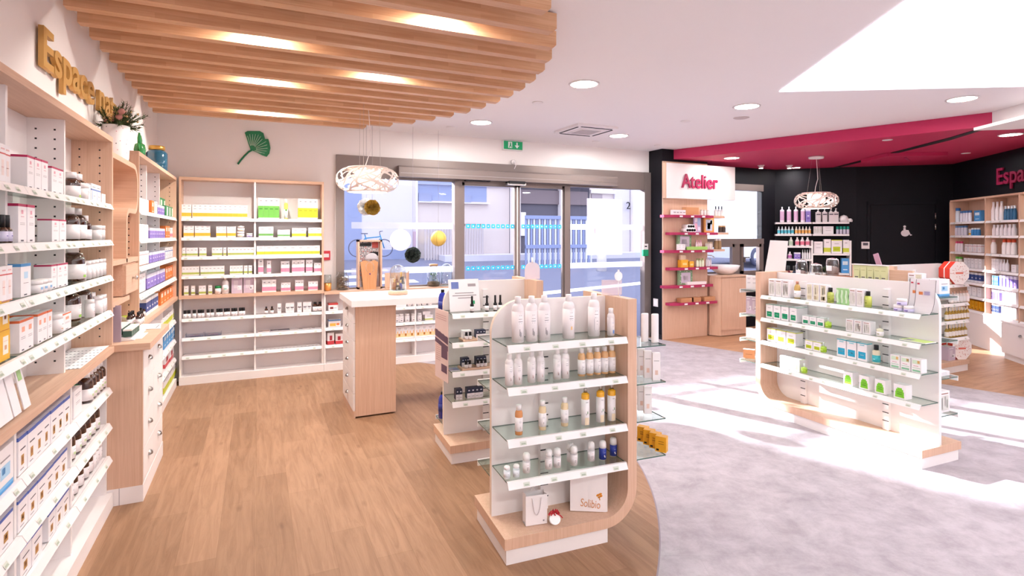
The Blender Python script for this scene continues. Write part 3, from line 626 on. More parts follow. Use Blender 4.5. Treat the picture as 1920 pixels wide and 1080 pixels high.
text('Espace', .33, .02, mat('magenta_letters', '8e1a42', .5), 'lettering', t, Matrix.Translation((0, 0, 2.31)), bold=.004, sx=1.08)
GOLD = mat('gold_lettering', 'd0a35f', .45, .2)
t = thing('espace_lettering', 'thick golden wooden letters reading Espace nature on the left wall', 'lettering', (-.968, 3.37, 2.445), PI / 2)
text('Espace nature', .275, .022, GOLD, 'lettering', t, Matrix.Translation((0, -.02, -.02)), bold=.005, width=1.98)
# green ginkgo leaf
GRN = mat('leaf_green', '17744a', .5); t = thing('ginkgo_leaf', 'green cut-out ginkgo leaf with stalk on the back wall', 'wall decoration', (0, 6.999, 0))
def W7(u, v): d = ray(u, v); q = 6.995 / d[1]; return (d[0] * q, EYE + d[2] * q)
b = MB(); o = [(470, 281), (466, 270), (462, 257), (459, 249), (464, 246), (474, 246), (487, 246), (494, 250), (497, 261), (503, 261), (505, 268), (507, 278), (505, 288), (500, 294), (491, 291), (482, 286)]
b.prism([W7(*q) for q in o], -.02, -.002, GRN); lf = b.build('leaf_blade', t)
b = MB()
for (u, v) in ((463, 252), (468, 249), (474, 249), (480, 249), (486, 250), (491, 253), (494, 259), (502, 264), (504, 271), (505, 278), (503, 284), (499, 289), (492, 288)):
    p, q = W7(472 + (u - 472) * .25, 281 + (v - 281) * .25), W7(472 + (u - 472) * .9, 281 + (v - 281) * .9); b.tube([(p[0], -.0205, p[1]), (q[0], -.0205, q[1])], .0035, mat('leaf_vein', 'b9cfc0', .6), 5)
b.build('vein', lf)
b = MB(); b.tube([(W7(*q)[0], -.012, W7(*q)[1]) for q in ((473, 281), (466, 285), (458, 293), (451, 301), (446, 308))], .010, GRN, 8); b.build('stalk', t)

# ---------------------------------------------------------------- the street outside
def S(u, v, y): d = ray(u, v); q = y / d[1]; return (d[0] * q, EYE + d[2] * q)
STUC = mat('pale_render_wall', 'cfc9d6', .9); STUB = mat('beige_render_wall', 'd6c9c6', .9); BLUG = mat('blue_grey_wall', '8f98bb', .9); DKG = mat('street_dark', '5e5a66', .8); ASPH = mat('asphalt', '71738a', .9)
b = MB(); b.quad([(-14, 7.12, -.02), (30, 7.12, -.02), (30, 21, .78), (-14, 21, .78)], ASPH); b.quad([(-14, 21, .78), (30, 21, .78), (30, 34, .8), (-14, 34, .8)], ASPH)
struct(b.build('road'))
b = MB()
zr = lambda y: -.02 + (y - 7.12) * .0577 + .006
for k in range(7):
    y = 8.6 + k * 1.25; b.quad([(-.8 - k * .1, y, zr(y)), (4.2 - k * .1, y + .3, zr(y + .3)), (4.2 - k * .1, y + .85, zr(y + .85)), (-.8 - k * .1, y + .55, zr(y + .55))], PAPER)
b.quad([(3, 10.5, zr(10.5)), (16, 13.5, zr(13.5)), (16, 13.9, zr(13.9)), (3, 10.9, zr(10.9))], PAPER)
struct(b.build('road_markings'))
b = MB(); b.box(6, 18.6, .5, 22, 20, .86, mat('kerb_stone', 'cfcbd6', .9)); struct(b.build('sidewalk'))
def bld(label, u0, u1, y, m, parts, top=6.65, depth=3.0, x0=None):
    x0, x1 = (S(u0, 440, y)[0] + .01 if x0 is None else x0), S(u1, 440, y)[0]
    t = thing('street_building', label, 'building', (0, y, 0))
    b = MB(); b.box(x0, 0, .3, x1, depth, top, m)
    if x0 < -10: b.box(x0, .01, top, -4.05, .25, 13, m); b.box(-.1, .01, top, 1.75, .25, 13, m)  # unseen thin slabs above the roof, added to block sun beside the patches
    b.build('wall', t)
    for nm, a, c, e, f, mm, dy in parts:
        p, q = S(a, c, y), S(e, f, y); b = MB(); b.box(p[0], -dy, q[1], q[0], .02 if dy > 0 else -.001, p[1], mm); b.build(nm, t)
    return t
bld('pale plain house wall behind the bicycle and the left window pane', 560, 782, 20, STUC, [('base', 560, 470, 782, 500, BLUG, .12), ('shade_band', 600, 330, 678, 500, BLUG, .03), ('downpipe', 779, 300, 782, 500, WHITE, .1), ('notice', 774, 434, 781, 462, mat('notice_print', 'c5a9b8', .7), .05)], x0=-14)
bld('beige house with shuttered upper window and parapet behind the wide window', 782, 955, 20, STUB, [('upper_wall', 783, 300, 912, 379, BLUG, .02), ('parapet', 783, 378, 915, 383, WHITE, .2), ('shutter', 784, 362, 808, 379, mat('shutter_slats', '8d93b4', .7), .08), ('shutter', 868, 366, 882, 380, mat('shutter_slats', '8d93b4', .7), .08), ('cornice', 783, 345, 955, 352, STUC, .12)])
bld('white fronted shop with dark recessed opening behind the sliding doors', 955, 1105, 20, DKG, [('pillar', 956, 300, 966, 500, WHITE, .5), ('awning', 965, 330, 1105, 352, WHITE, .4), ('hanging_rack', 975, 398, 984, 442, PAPER, .1), ('hanging_rack', 1046, 345, 1056, 500, WHITE, .3), ('fascia', 965, 355, 1100, 385, mat('fascia_taupe', '7d6f74', .8), .1)])
t = bld('beige house with doorway and house number behind the poster', 1105, 1260, 20, STUB, [('doorway', 1108, 364, 1128, 410, mat('doorway_taupe', 'a79a9f', .8), .06), ('cornice', 1105, 356, 1150, 364, WHITE, .15), ('side_wall', 1150, 300, 1178, 500, STUC, .1), ('light_strip', 1180, 350, 1203, 520, WHITE, .3)])
x, z = S(1173, 392, 19.8); text('2', .45, .03, BLACK, 'house_number', t, Matrix.Translation((x, -.25, z)))
GT = mat('gate_beige', 'bdb2b6', .8); FNB = mat('fence_blue', '8c97bf', .6)
t = thing('slatted_gate', 'beige upright slatted gate in front of the beige house', 'gate', (0, 19.3, 0))
p, q = S(796, 419, 19.3), S(908, 494, 19.3); n = 22
b = MB(); b.box(p[0], 0, p[1] - .08, q[0], .05, p[1], GT); b.box(p[0], 0, q[1], q[0], .05, q[1] + .1, GT)
for i in range(n): x = p[0] + (q[0] - p[0]) * i / n; b.box(x, .0, q[1], x + (q[0] - p[0]) / n * .72, .03, p[1], GT)
b.build('slat_panel', t)
t = thing('picket_fence', 'blue grey upright slatted fence across the street', 'fence', (0, 17, 0))
p, q = S(985, 410, 17), S(1112, 498, 17); n = 26; b = MB()
for i in range(n): x = p[0] + (q[0] - p[0]) * i / n; b.box(x, 0, q[1], x + .06, .04, p[1], mat('fence_pale', 'd9dae6', .6) if i % 2 else FNB)
b.build('picket_panel', t)
for v in (408, 462): z = S(1050, v, 17)[1]; b = MB(); b.box(p[0], -.05, z - .06, q[0], .05, z + .06, FNB); b.build('rail', t)
t = thing('white_canopy_post', 'white curved canopy post standing on the pavement beyond the poster', 'post', (S(1128, 500, 15)[0], 15, .4))
b = MB(); b.tube([(0, 0, 0), (0, 0, .6), (.1, 0, .85), (.5, 0, .95)], .16, WHITE, 12); b.build('post', t)
BBL = mat('bicycle_blue', '1f7fb0', .4); DK = mat('rubber_dark', '55566b', .7)
x = S(695, 470, 17)[0]; t = thing('bicycle', 'blue bicycle parked across the street behind the framed display', 'bicycle', (x, 17, .93)); t.scale = (.78, .78, .78); 
def ring(r, tr, m, c, n=28, seg=6):
    b = MB(); b.tube([(c[0] + r * math.cos(2 * PI * i / n), c[1], c[2] + r * math.sin(2 * PI * i / n)) for i in range(n + 1)], tr, m, seg); return b
for wx in (-.5, .52):
    b = ring(.33, .022, DK, (wx, 0, .34))
    for k in range(8): a = k * PI / 8; b.tube([(wx - .32 * math.cos(a), 0, .34 - .32 * math.sin(a)), (wx + .32 * math.cos(a), 0, .34 + .32 * math.sin(a))], .003, GREY, 4)
    b.build('wheel', t)
b = MB()
for pa, pb in (((.52, 0, .34), (.36, 0, .85)), ((.38, 0, .78), (-.18, 0, .72)), ((.37, 0, .7), (-.08, 0, .3)), ((-.08, 0, .3), (-.22, 0, .85)), ((-.08, 0, .3), (-.5, 0, .34)), ((-.5, 0, .34), (-.19, 0, .74))): b.tube([pa, pb], .022, BBL, 8)
b.build('frame', t); b = MB(); b.tube([(.36, 0, .85), (.34, 0, .97), (.42, -.2, 1.0)], .014, DK, 8); b.tube([(.34, 0, .97), (.42, .2, 1.0)], .014, DK, 8); b.build('handlebar', t)
b = MB(); b.box(-.36, -.06, .88, -.12, .06, .92, DK); b.tube([(-.22, 0, .85), (-.23, 0, .89)], .015, DK); b.build('saddle', t)
b = MB(); b.lathe([(.09, -.01), (.09, .01)], DK, 16); c = b.build('chainwheel', t); c.location = (-.08, 0, .3); c.rotation_euler = (PI / 2, 0, 0)
t = thing('parked_car', 'white parked car glimpsed through the clear workshop window', 'car', (17.5, 15.5, .5), R(10))
b = MB(); b.prism([(-2, .25), (2, .25), (2.05, .7), (1.3, .85), (.7, 1.3), (-.9, 1.3), (-1.6, .9), (-2.05, .8)], -.85, .85, mat('car_white', 'e6e8ee', .25, coat=.5)); b.build('body', t)
b = MB(); b.prism([(-.85, .9), (1.1, .9), (.62, 1.22), (-.75, 1.22)], -.87, .87, DK); b.build('side_window', t)
for x in (-1.3, 1.3): b = ring(.26, .08, DK, (x, -.85, .3)); b.build('wheel', t)
b = MB(); b.box(19.5, 22, .5, 40, 24, 9, WHITE); o = b.build('street_building'); tag(o, 'pale house far behind the parked car and workshop window', 'building')

# ---------------------------------------------------------------- things hung on and beside the glazing
def at_y(u, v, y): x, z = S(u, v, y); return (x, y, z)
b = MB(); p, q = S(1101, 372, 7.01), S(1166, 477, 7.01); b.box(p[0], 7.006, q[1], q[0], 7.0119, p[1], veil('poster_film', 'f3edf2', .8)); P1 = mat('poster_rose', 'd3b3bd', .7)
o = b.build('window_poster'); tag(o, 'white back-lit advertising poster hung on the glass beside the entrance', 'poster')
b = MB(); y = 7.0055
for r_ in ((1138, 402, 1156, 425), (1131, 425, 1162, 454), (1112, 425, 1118, 446), (1104, 456, 1164, 468)): p, q = S(r_[0], r_[1], y), S(r_[2], r_[3], y); b.prism([(p[0] + .02, q[1]), (q[0] - .02, q[1]), (q[0], (p[1] + q[1]) / 2), (q[0] - .04, p[1]), (p[0] + .04, p[1]), (p[0], (p[1] + q[1]) / 2)], y - .001, y, veil('poster_rose_film', 'dcc3cb', .5))
b.build('poster_print', o)
def disc(name, label, u, v, r, y, m, cat, capz=True):
    p = at_y(u, v, y); t = thing(name, label, cat, p); b = MB(); b.prism([(r * math.cos(2 * PI * i / 32), r * math.sin(2 * PI * i / 32)) for i in range(32)], -.003, .003, m); b.build('disc', t)
    if capz: b = MB(); b.box(-.03, -.003, r * .97, .03, .003, r + .05, m); b.tube([(.025 * math.cos(a / 6 * PI), 0, r + .06 + .02 * math.sin(a / 6 * PI)) for a in range(13)], .004, m, 6); b.build('cap', t)
    return t
SNOW = mat('white_card', 'fbf9fa', .7)
disc('paper_bauble', 'big white flat paper bauble hanging in the wide window', 751, 450, .137, 7.009, SNOW, 'ornament')
t = thing('paper_lantern', 'yellow ribbed paper lantern hanging in the wide window', 'lantern', at_y(822, 447, 6.70))
YEL = mat('lantern_yellow', 'e9c363', .6); b = MB(); rr = .098; b.lathe([(rr * math.sin(R(a)), -rr * math.cos(R(a))) for a in range(0, 181, 12)], YEL, 24); b.build('paper_ball', t)
b = MB()
for k in range(6): a = k * PI / 3; b.tube([((rr + .001) * math.sin(R(q)) * math.cos(a), (rr + .001) * math.sin(R(q)) * math.sin(a), -rr * math.cos(R(q))) for q in range(0, 181, 15)], .0018, mat('lantern_line', 'a98030', .6), 4)
b.build('rib', t); b = MB(); b.tube([(0, 0, rr), (0, 0, 2.908 - t.location.z)], .0015, GREY, 4); b.build('thread', t)
def pompom(label, u, v, r, y, m, back=None):
    t = thing('paper_pompom', label, 'ornament', at_y(u, v, y)); rng = random.Random(u); b = MB()
    for i in range(300):
        a = rng.uniform(0, 2 * PI); c = rng.uniform(-1, 1); s = math.sqrt(1 - c * c); d = Vector((s * math.cos(a), s * math.sin(a), c)); e = d.cross(Vector((rng.uniform(-1, 1), rng.uniform(-1, 1), rng.uniform(-1, 1)))).normalized(); g = d.cross(e)
        p = d * r * .45; w_ = r * .28; b.quad([p - e * w_ * .4, d * r * .95 - e * w_ + g * .01, d * r * rng.uniform(.9, 1.08), d * r * .95 + e * w_ - g * .01, p + e * w_ * .4], m)
    b.lathe([(r * .5 * math.sin(R(q)), -r * .5 * math.cos(R(q))) for q in range(0, 181, 20)], m, 14); b.build('petal_ball', t)
    b = MB(); b.tube([(0, 0, r * .7), (0, 0, 2.908 - t.location.z)], .0015, GREY, 4); b.build('thread', t); return t
pompom('gold tissue pompom hanging below the hanging lamp', 698, 389, .088, 6.35, mat('gold_tissue', 'b8923f', .5, .3))
pompom('white tissue pompom hanging just behind the gold one', 687, 388, .10, 6.6, SNOW)
pompom('dark green tissue pompom hanging above the window worktop', 774, 478, .095, 6.6, mat('dark_tissue', '4c5450', .6))
# exit sign, sensor, call point, door release, switch
t = thing('exit_sign', 'green emergency exit sign with running figure and arrow above the entrance', 'sign', at_y(962.5, 272.5, 6.96))
EG = mat('exit_green', '128a57', .4, emit=.25); b = MB(); b.box(-.155, 0, -.07, .145, .038, .065, WHITE); b.build('case', t); b = MB(); b.box(-.145, -.003, -.058, .14, -.0005, .055, EG); b.build('green_panel', t)
b = MB(); b.box(-.08, -.005, -.04, -.02, -.0035, .045, SNOW); b.prism([(.045, .04), (.065, .04), (.065, .0), (.09, 0), (.055, -.042), (.02, 0), (.045, 0)], -.005, -.0035, SNOW)
b.prism([(-.05, .035), (-.04, .035), (-.035, .0), (-.025, -.035), (-.035, -.035), (-.045, -.01), (-.06, -.035), (-.07, -.035), (-.055, .0)], -.0065, -.0052, EG); b.build('pictogram', t)
t = thing('wall_sensor', 'small white round sensor with loop above the door drive', 'sensor', at_y(962, 304, 6.99)); b = MB(); b.lathe([(.035, 0), (.035, .02), (.02, .03), (.0001, .03)], WHITE, 16, mats=None); o = b.build('body', t); o.rotation_euler = (PI / 2, 0, 0); b = MB(); b.tube([(0, -.03, 0), (.02, -.05, -.05), (0, -.04, -.1)], .005, WHITE, 6); b.build('loop', t)
t = thing('fire_call_point', 'red fire alarm call point on the wall beside the window frame', 'alarm', at_y(612, 479, 6.975)); RED = mat('alarm_red', 'cf2f3f', .4); b = MB(); b.box(-.045, 0, -.055, .045, .024, .055, RED); b.build('case', t); b = MB(); b.box(-.03, -.003, -.022, .03, -.0005, .022, PAPER); b.build('glass_plate', t)
t = thing('door_release', 'white and green door release box on the frame by the black column', 'switch', at_y(1211, 468, 6.93)); b = MB(); b.box(-.045, 0, .0, .045, .03, .09, WHITE); b.build('white_box', t); b = MB(); b.box(-.05, 0, -.10, .05, .035, -.001, mat('release_green', '1b9a6b', .4)); b.build('green_box', t); b = MB(); b.box(-.02, -.002, .04, .02, -.0005, .06, BLACK); b.build('reader', t)
t = thing('light_switch', 'white wall switch low on the black column', 'switch', (PX0 - .001, 6.83, .55)); b = MB(); b.box(-.012, -.05, -.06, 0, .05, .06, WHITE); b.build('plate', t); b = MB(); b.box(-.018, -.03, -.035, -.0125, .03, .035, SNOW); b.build('rocker', t)

# ---------------------------------------------------------------- hanging lamps
SHADE = mat('lamp_shade_white', 'f3e3dc', .5)
def lamp(label, x, y, z, ztop, seed, canopy):
    t = thing('pendant_lamp', label, 'lamp', (x, y, z)); rng = random.Random(seed); b = MB(); Rm, r, sq = .185, .11, 1.0
    def P(a, q, e=0): return ((Rm + (r + e) * math.cos(q)) * math.cos(a), (Rm + (r + e) * math.cos(q)) * math.sin(a), (r + e) * math.sin(q) * sq)
    for k in range(96):
        a = rng.uniform(0, 2 * PI); q = rng.uniform(-PI, PI * .5); da = rng.choice((-1, 1)) * rng.uniform(.02, .13); dq = rng.uniform(.08, .22); pts = []
        for i in range(14):
            pts.append(P(a, q)); a += da * (1 + .5 * math.sin(i * .7 + k)); q += dq
        n = len(pts)
        for i in range(n - 1):          # flat ribbons lying on the ring, 13 mm wide
            p0, p1 = Vector(pts[i]), Vector(pts[i + 1]); c = Vector((Rm * math.cos(math.atan2(p0.y, p0.x)), Rm * math.sin(math.atan2(p0.y, p0.x)), 0)); nn = (p0 - c).normalized(); s = (p1 - p0).cross(nn).normalized() * .0072
            b.quad([p0 - s, p1 - s, p1 + s, p0 + s], SHADE)
            o_ = nn * .004; b.quad([p0 - s - o_, p0 + s - o_, p1 + s - o_, p1 - s - o_], SHADE)
    b.tube([P(a * PI / 18, PI / 2) for a in range(37)], .010, SHADE, 6); b.tube([P(a * PI / 18, -PI / 2) for a in range(37)], .010, SHADE, 6); b.build('openwork_shade', t)
    b = MB(); b.lathe([(.185, .112), (.15, .108), (.12, .09), (.12, -.02), (.10, -.04), (.0001, -.045)], mat('lamp_glass', 'fff0e2', .5, emit=.9), 28); b.build('diffuser', t)
    b = MB(); top = ztop - z
    for a in (0, 2.1, 4.2): b.tube([(.12 * math.cos(a), .12 * math.sin(a), .11), (.05 * math.cos(a) if canopy else .11 * math.cos(a), .05 * math.sin(a) if canopy else .11 * math.sin(a), top)], .0012, METAL, 4)
    b.build('wire', t); b = MB(); b.tube([(-.03, 0, .11), (.0, .01, .2), (.035, .0, .32), (.02, 0, .5), (.0, 0, top)], .004, WHITE, 6); b.build('cord', t)
    if canopy: b = MB(); b.lathe([(.10, -.03), (.105, 0)], WHITE, 28, (0, 0, top - .001)); b.build('canopy', t)
    l = bpy.data.lights.new('lamp_light', 'POINT'); l.energy = (24 if not canopy else 14); l.color = WARM; l.shadow_soft_size = .06; o = bpy.data.objects.new('lamp_light', l); C.objects.link(o); o.parent = t; o.location = (0, 0, -.075)
lamp('white openwork ring lamp hanging over the white topped table', .97, 5.40, 2.125, 2.905, 3, False)
lamp('white openwork ring lamp hanging from the magenta ceiling', 7.53, 5.55, 2.105, 2.758, 9, True)

# ---------------------------------------------------------------- things on the high shelves of the left wall
POTW = mat('speckled_pot', 'f0e9ea', .5)
p = LW.w(LW.U(217, .085), .085, 2.087)
t = thing('dried_bouquet', 'white speckled pot with pine sprigs and dried flowers on the curved oak shelf', 'plant', p)
b = MB(); b.lathe([(.068, 0), (.074, .02), (.080, .235), (.074, .237), (.07, .17), (.0001, .17)], POTW, 30)
rng = random.Random(4)
for i in range(46): a = rng.uniform(200, 420); z = rng.uniform(.03, .22); rad = .0745 + .006 * z / .235; b.patch(rad + .001, a, a + 4, z, z + .006, rng.choice((INK, mat('rose_speck', 'd9a3ad', .6))), 1)
b.build('pot', t)
PINE = mat('pine_green', '4c5a2e', .7); PIN2 = mat('pine_dark', '34431f', .7); FLO = mat('dried_flower', 'a8736b', .8); FLC = mat('dried_cream', 'cfae7d', .8)
b = MB(); b2 = MB()
for k in range(44):
    a = rng.uniform(0, 2 * PI); e = rng.uniform(.05, 1.3); L_ = rng.uniform(.09, .19) * (.45 if math.cos(a) < -.3 and e < .9 else 1); d = Vector((math.cos(a) * math.cos(e), math.sin(a) * math.cos(e), math.sin(e))); o = Vector((.03 * math.cos(a), .03 * math.sin(a), .225))
    b.tube([o, o + d * L_], .002, PIN2, 4)
    for j in range(44):
        q = o + d * L_ * (.15 + .85 * j / 44); n_ = Vector((rng.uniform(-1, 1), rng.uniform(-1, 1), rng.uniform(-1, 1))).cross(d).normalized(); tip = q + (n_ * .85 + d * .7).normalized() * rng.uniform(.022, .04); s = d.cross(n_) * .0026
        b.quad([q - s, q + s, tip], PINE if rng.random() < .6 else PIN2)
b.build('foliage', t)
for k in range(46):
    a = rng.uniform(0, 2 * PI); e = rng.uniform(.1, 1.4); L_ = rng.uniform(.09, .16) * (.6 if math.cos(a) < 0 else 1); c = Vector((math.cos(a) * math.cos(e), math.sin(a) * math.cos(e), math.sin(e))) * L_ + Vector((0, 0, .23)); r = rng.choice((.006, .008, .022 if k < 9 else .008))
    b2.lathe([(.0001, -r), (r * .8, -r * .5), (r, 0), (r * .7, r * .6), (.0001, r)], FLO if r > .01 or rng.random() < .4 else FLC, 8, c)
b2.build('blossom', t)
# small green glass cactus-hand and blue jar
t = thing('green_cactus_vase', 'green glass cactus shaped ornament on the oak shelving top', 'ornament', LW.w(LW.U(262, .06), .06, 2.201)); CG = mat('green_glass', '2f8f4c', .2, coat=.5)
b = MB(); b.lathe([(.02, 0), (.035, .01), (.042, .06), (.034, .10), (.02, .11), (.0001, .112)], CG, 16); b.build('body', t)
for dx, h, ln in ((-.012, .09, .10), (.016, .09, .085), (-.035, .05, .055)): b = MB(); b.tube([(0, dx, h), (0, dx * 1.7, h + ln * .6), (0, dx * 1.8, h + ln)], .013, CG, 10, rr=[.014, .013, .006]); b.build('arm', t)
t = thing('blue_glass_jar', 'blue glass jar with gold lid on the oak framed shelving', 'jar', LW.w(LW.U(294, .09), .09, 2.201)); BL = mat('deep_blue_glass', '124a63', .08, coat=1)
b = MB(); b.lathe([(.085, 0), (.09, .01), (.09, .165), (.07, .19), (.062, .195)], BL, 32); b.build('jar_body', t); b = MB(); b.lathe([(.067, .196), (.067, .235), (.0001, .236)], mat('gold_metal', 'c79a4f', .3, .8), 32); b.build('lid', t)

# ---------------------------------------------------------------- goods: builders
def col(h): return mat('print_' + h, h, .5)
def carton(wd, d, h, slices=(), spots=(), top=None, side=None, body=None):
    """card box, front at y = 0; slices: (upper fraction, colour) from the bottom; spots: printed patches (x0, z0, x1, z1, colour) as fractions"""
    b = MB(); body = body or CARD; z = 0; sl = list(slices) or [(1, body)]
    if sl[-1][0] < 1: sl.append((1, body))
    x0, x1 = -wd / 2, wd / 2
    for f, m in sl:
        m = m if not isinstance(m, str) else col(m); z1 = h * f; sd = side or m
        b.quad([(x0, 0, z), (x1, 0, z), (x1, 0, z1), (x0, 0, z1)], m); b.quad([(x1, d, z), (x0, d, z), (x0, d, z1), (x1, d, z1)], m)
        b.quad([(x0, d, z), (x0, 0, z), (x0, 0, z1), (x0, d, z1)], sd); b.quad([(x1, 0, z), (x1, d, z), (x1, d, z1), (x1, 0, z1)], sd); z = z1
    b.quad([(x0, 0, 0), (x0, d, 0), (x1, d, 0), (x1, 0, 0)], body); tm = col(top) if isinstance(top, str) else (top or body)
    b.quad([(x0, 0, h), (x1, 0, h), (x1, d, h), (x0, d, h)], tm)
    b.quad([(x0, d * .3, h + .0004), (x1, d * .3, h + .0004), (x1, d * .3 + .0006, h + .0004), (x0, d * .3 + .0006, h + .0004)], GREY)
    for a, c, e, f, m in spots:
        m = col(m) if isinstance(m, str) else m; b.quad([(x0 + wd * a, -.0005, h * c), (x0 + wd * e, -.0005, h * c), (x0 + wd * e, -.0005, h * f), (x0 + wd * a, -.0005, h * f)], m)
    return b
TXT = [(.2, .80, .8, .825, GREY), (.3, .74, .7, .755, GREY)]
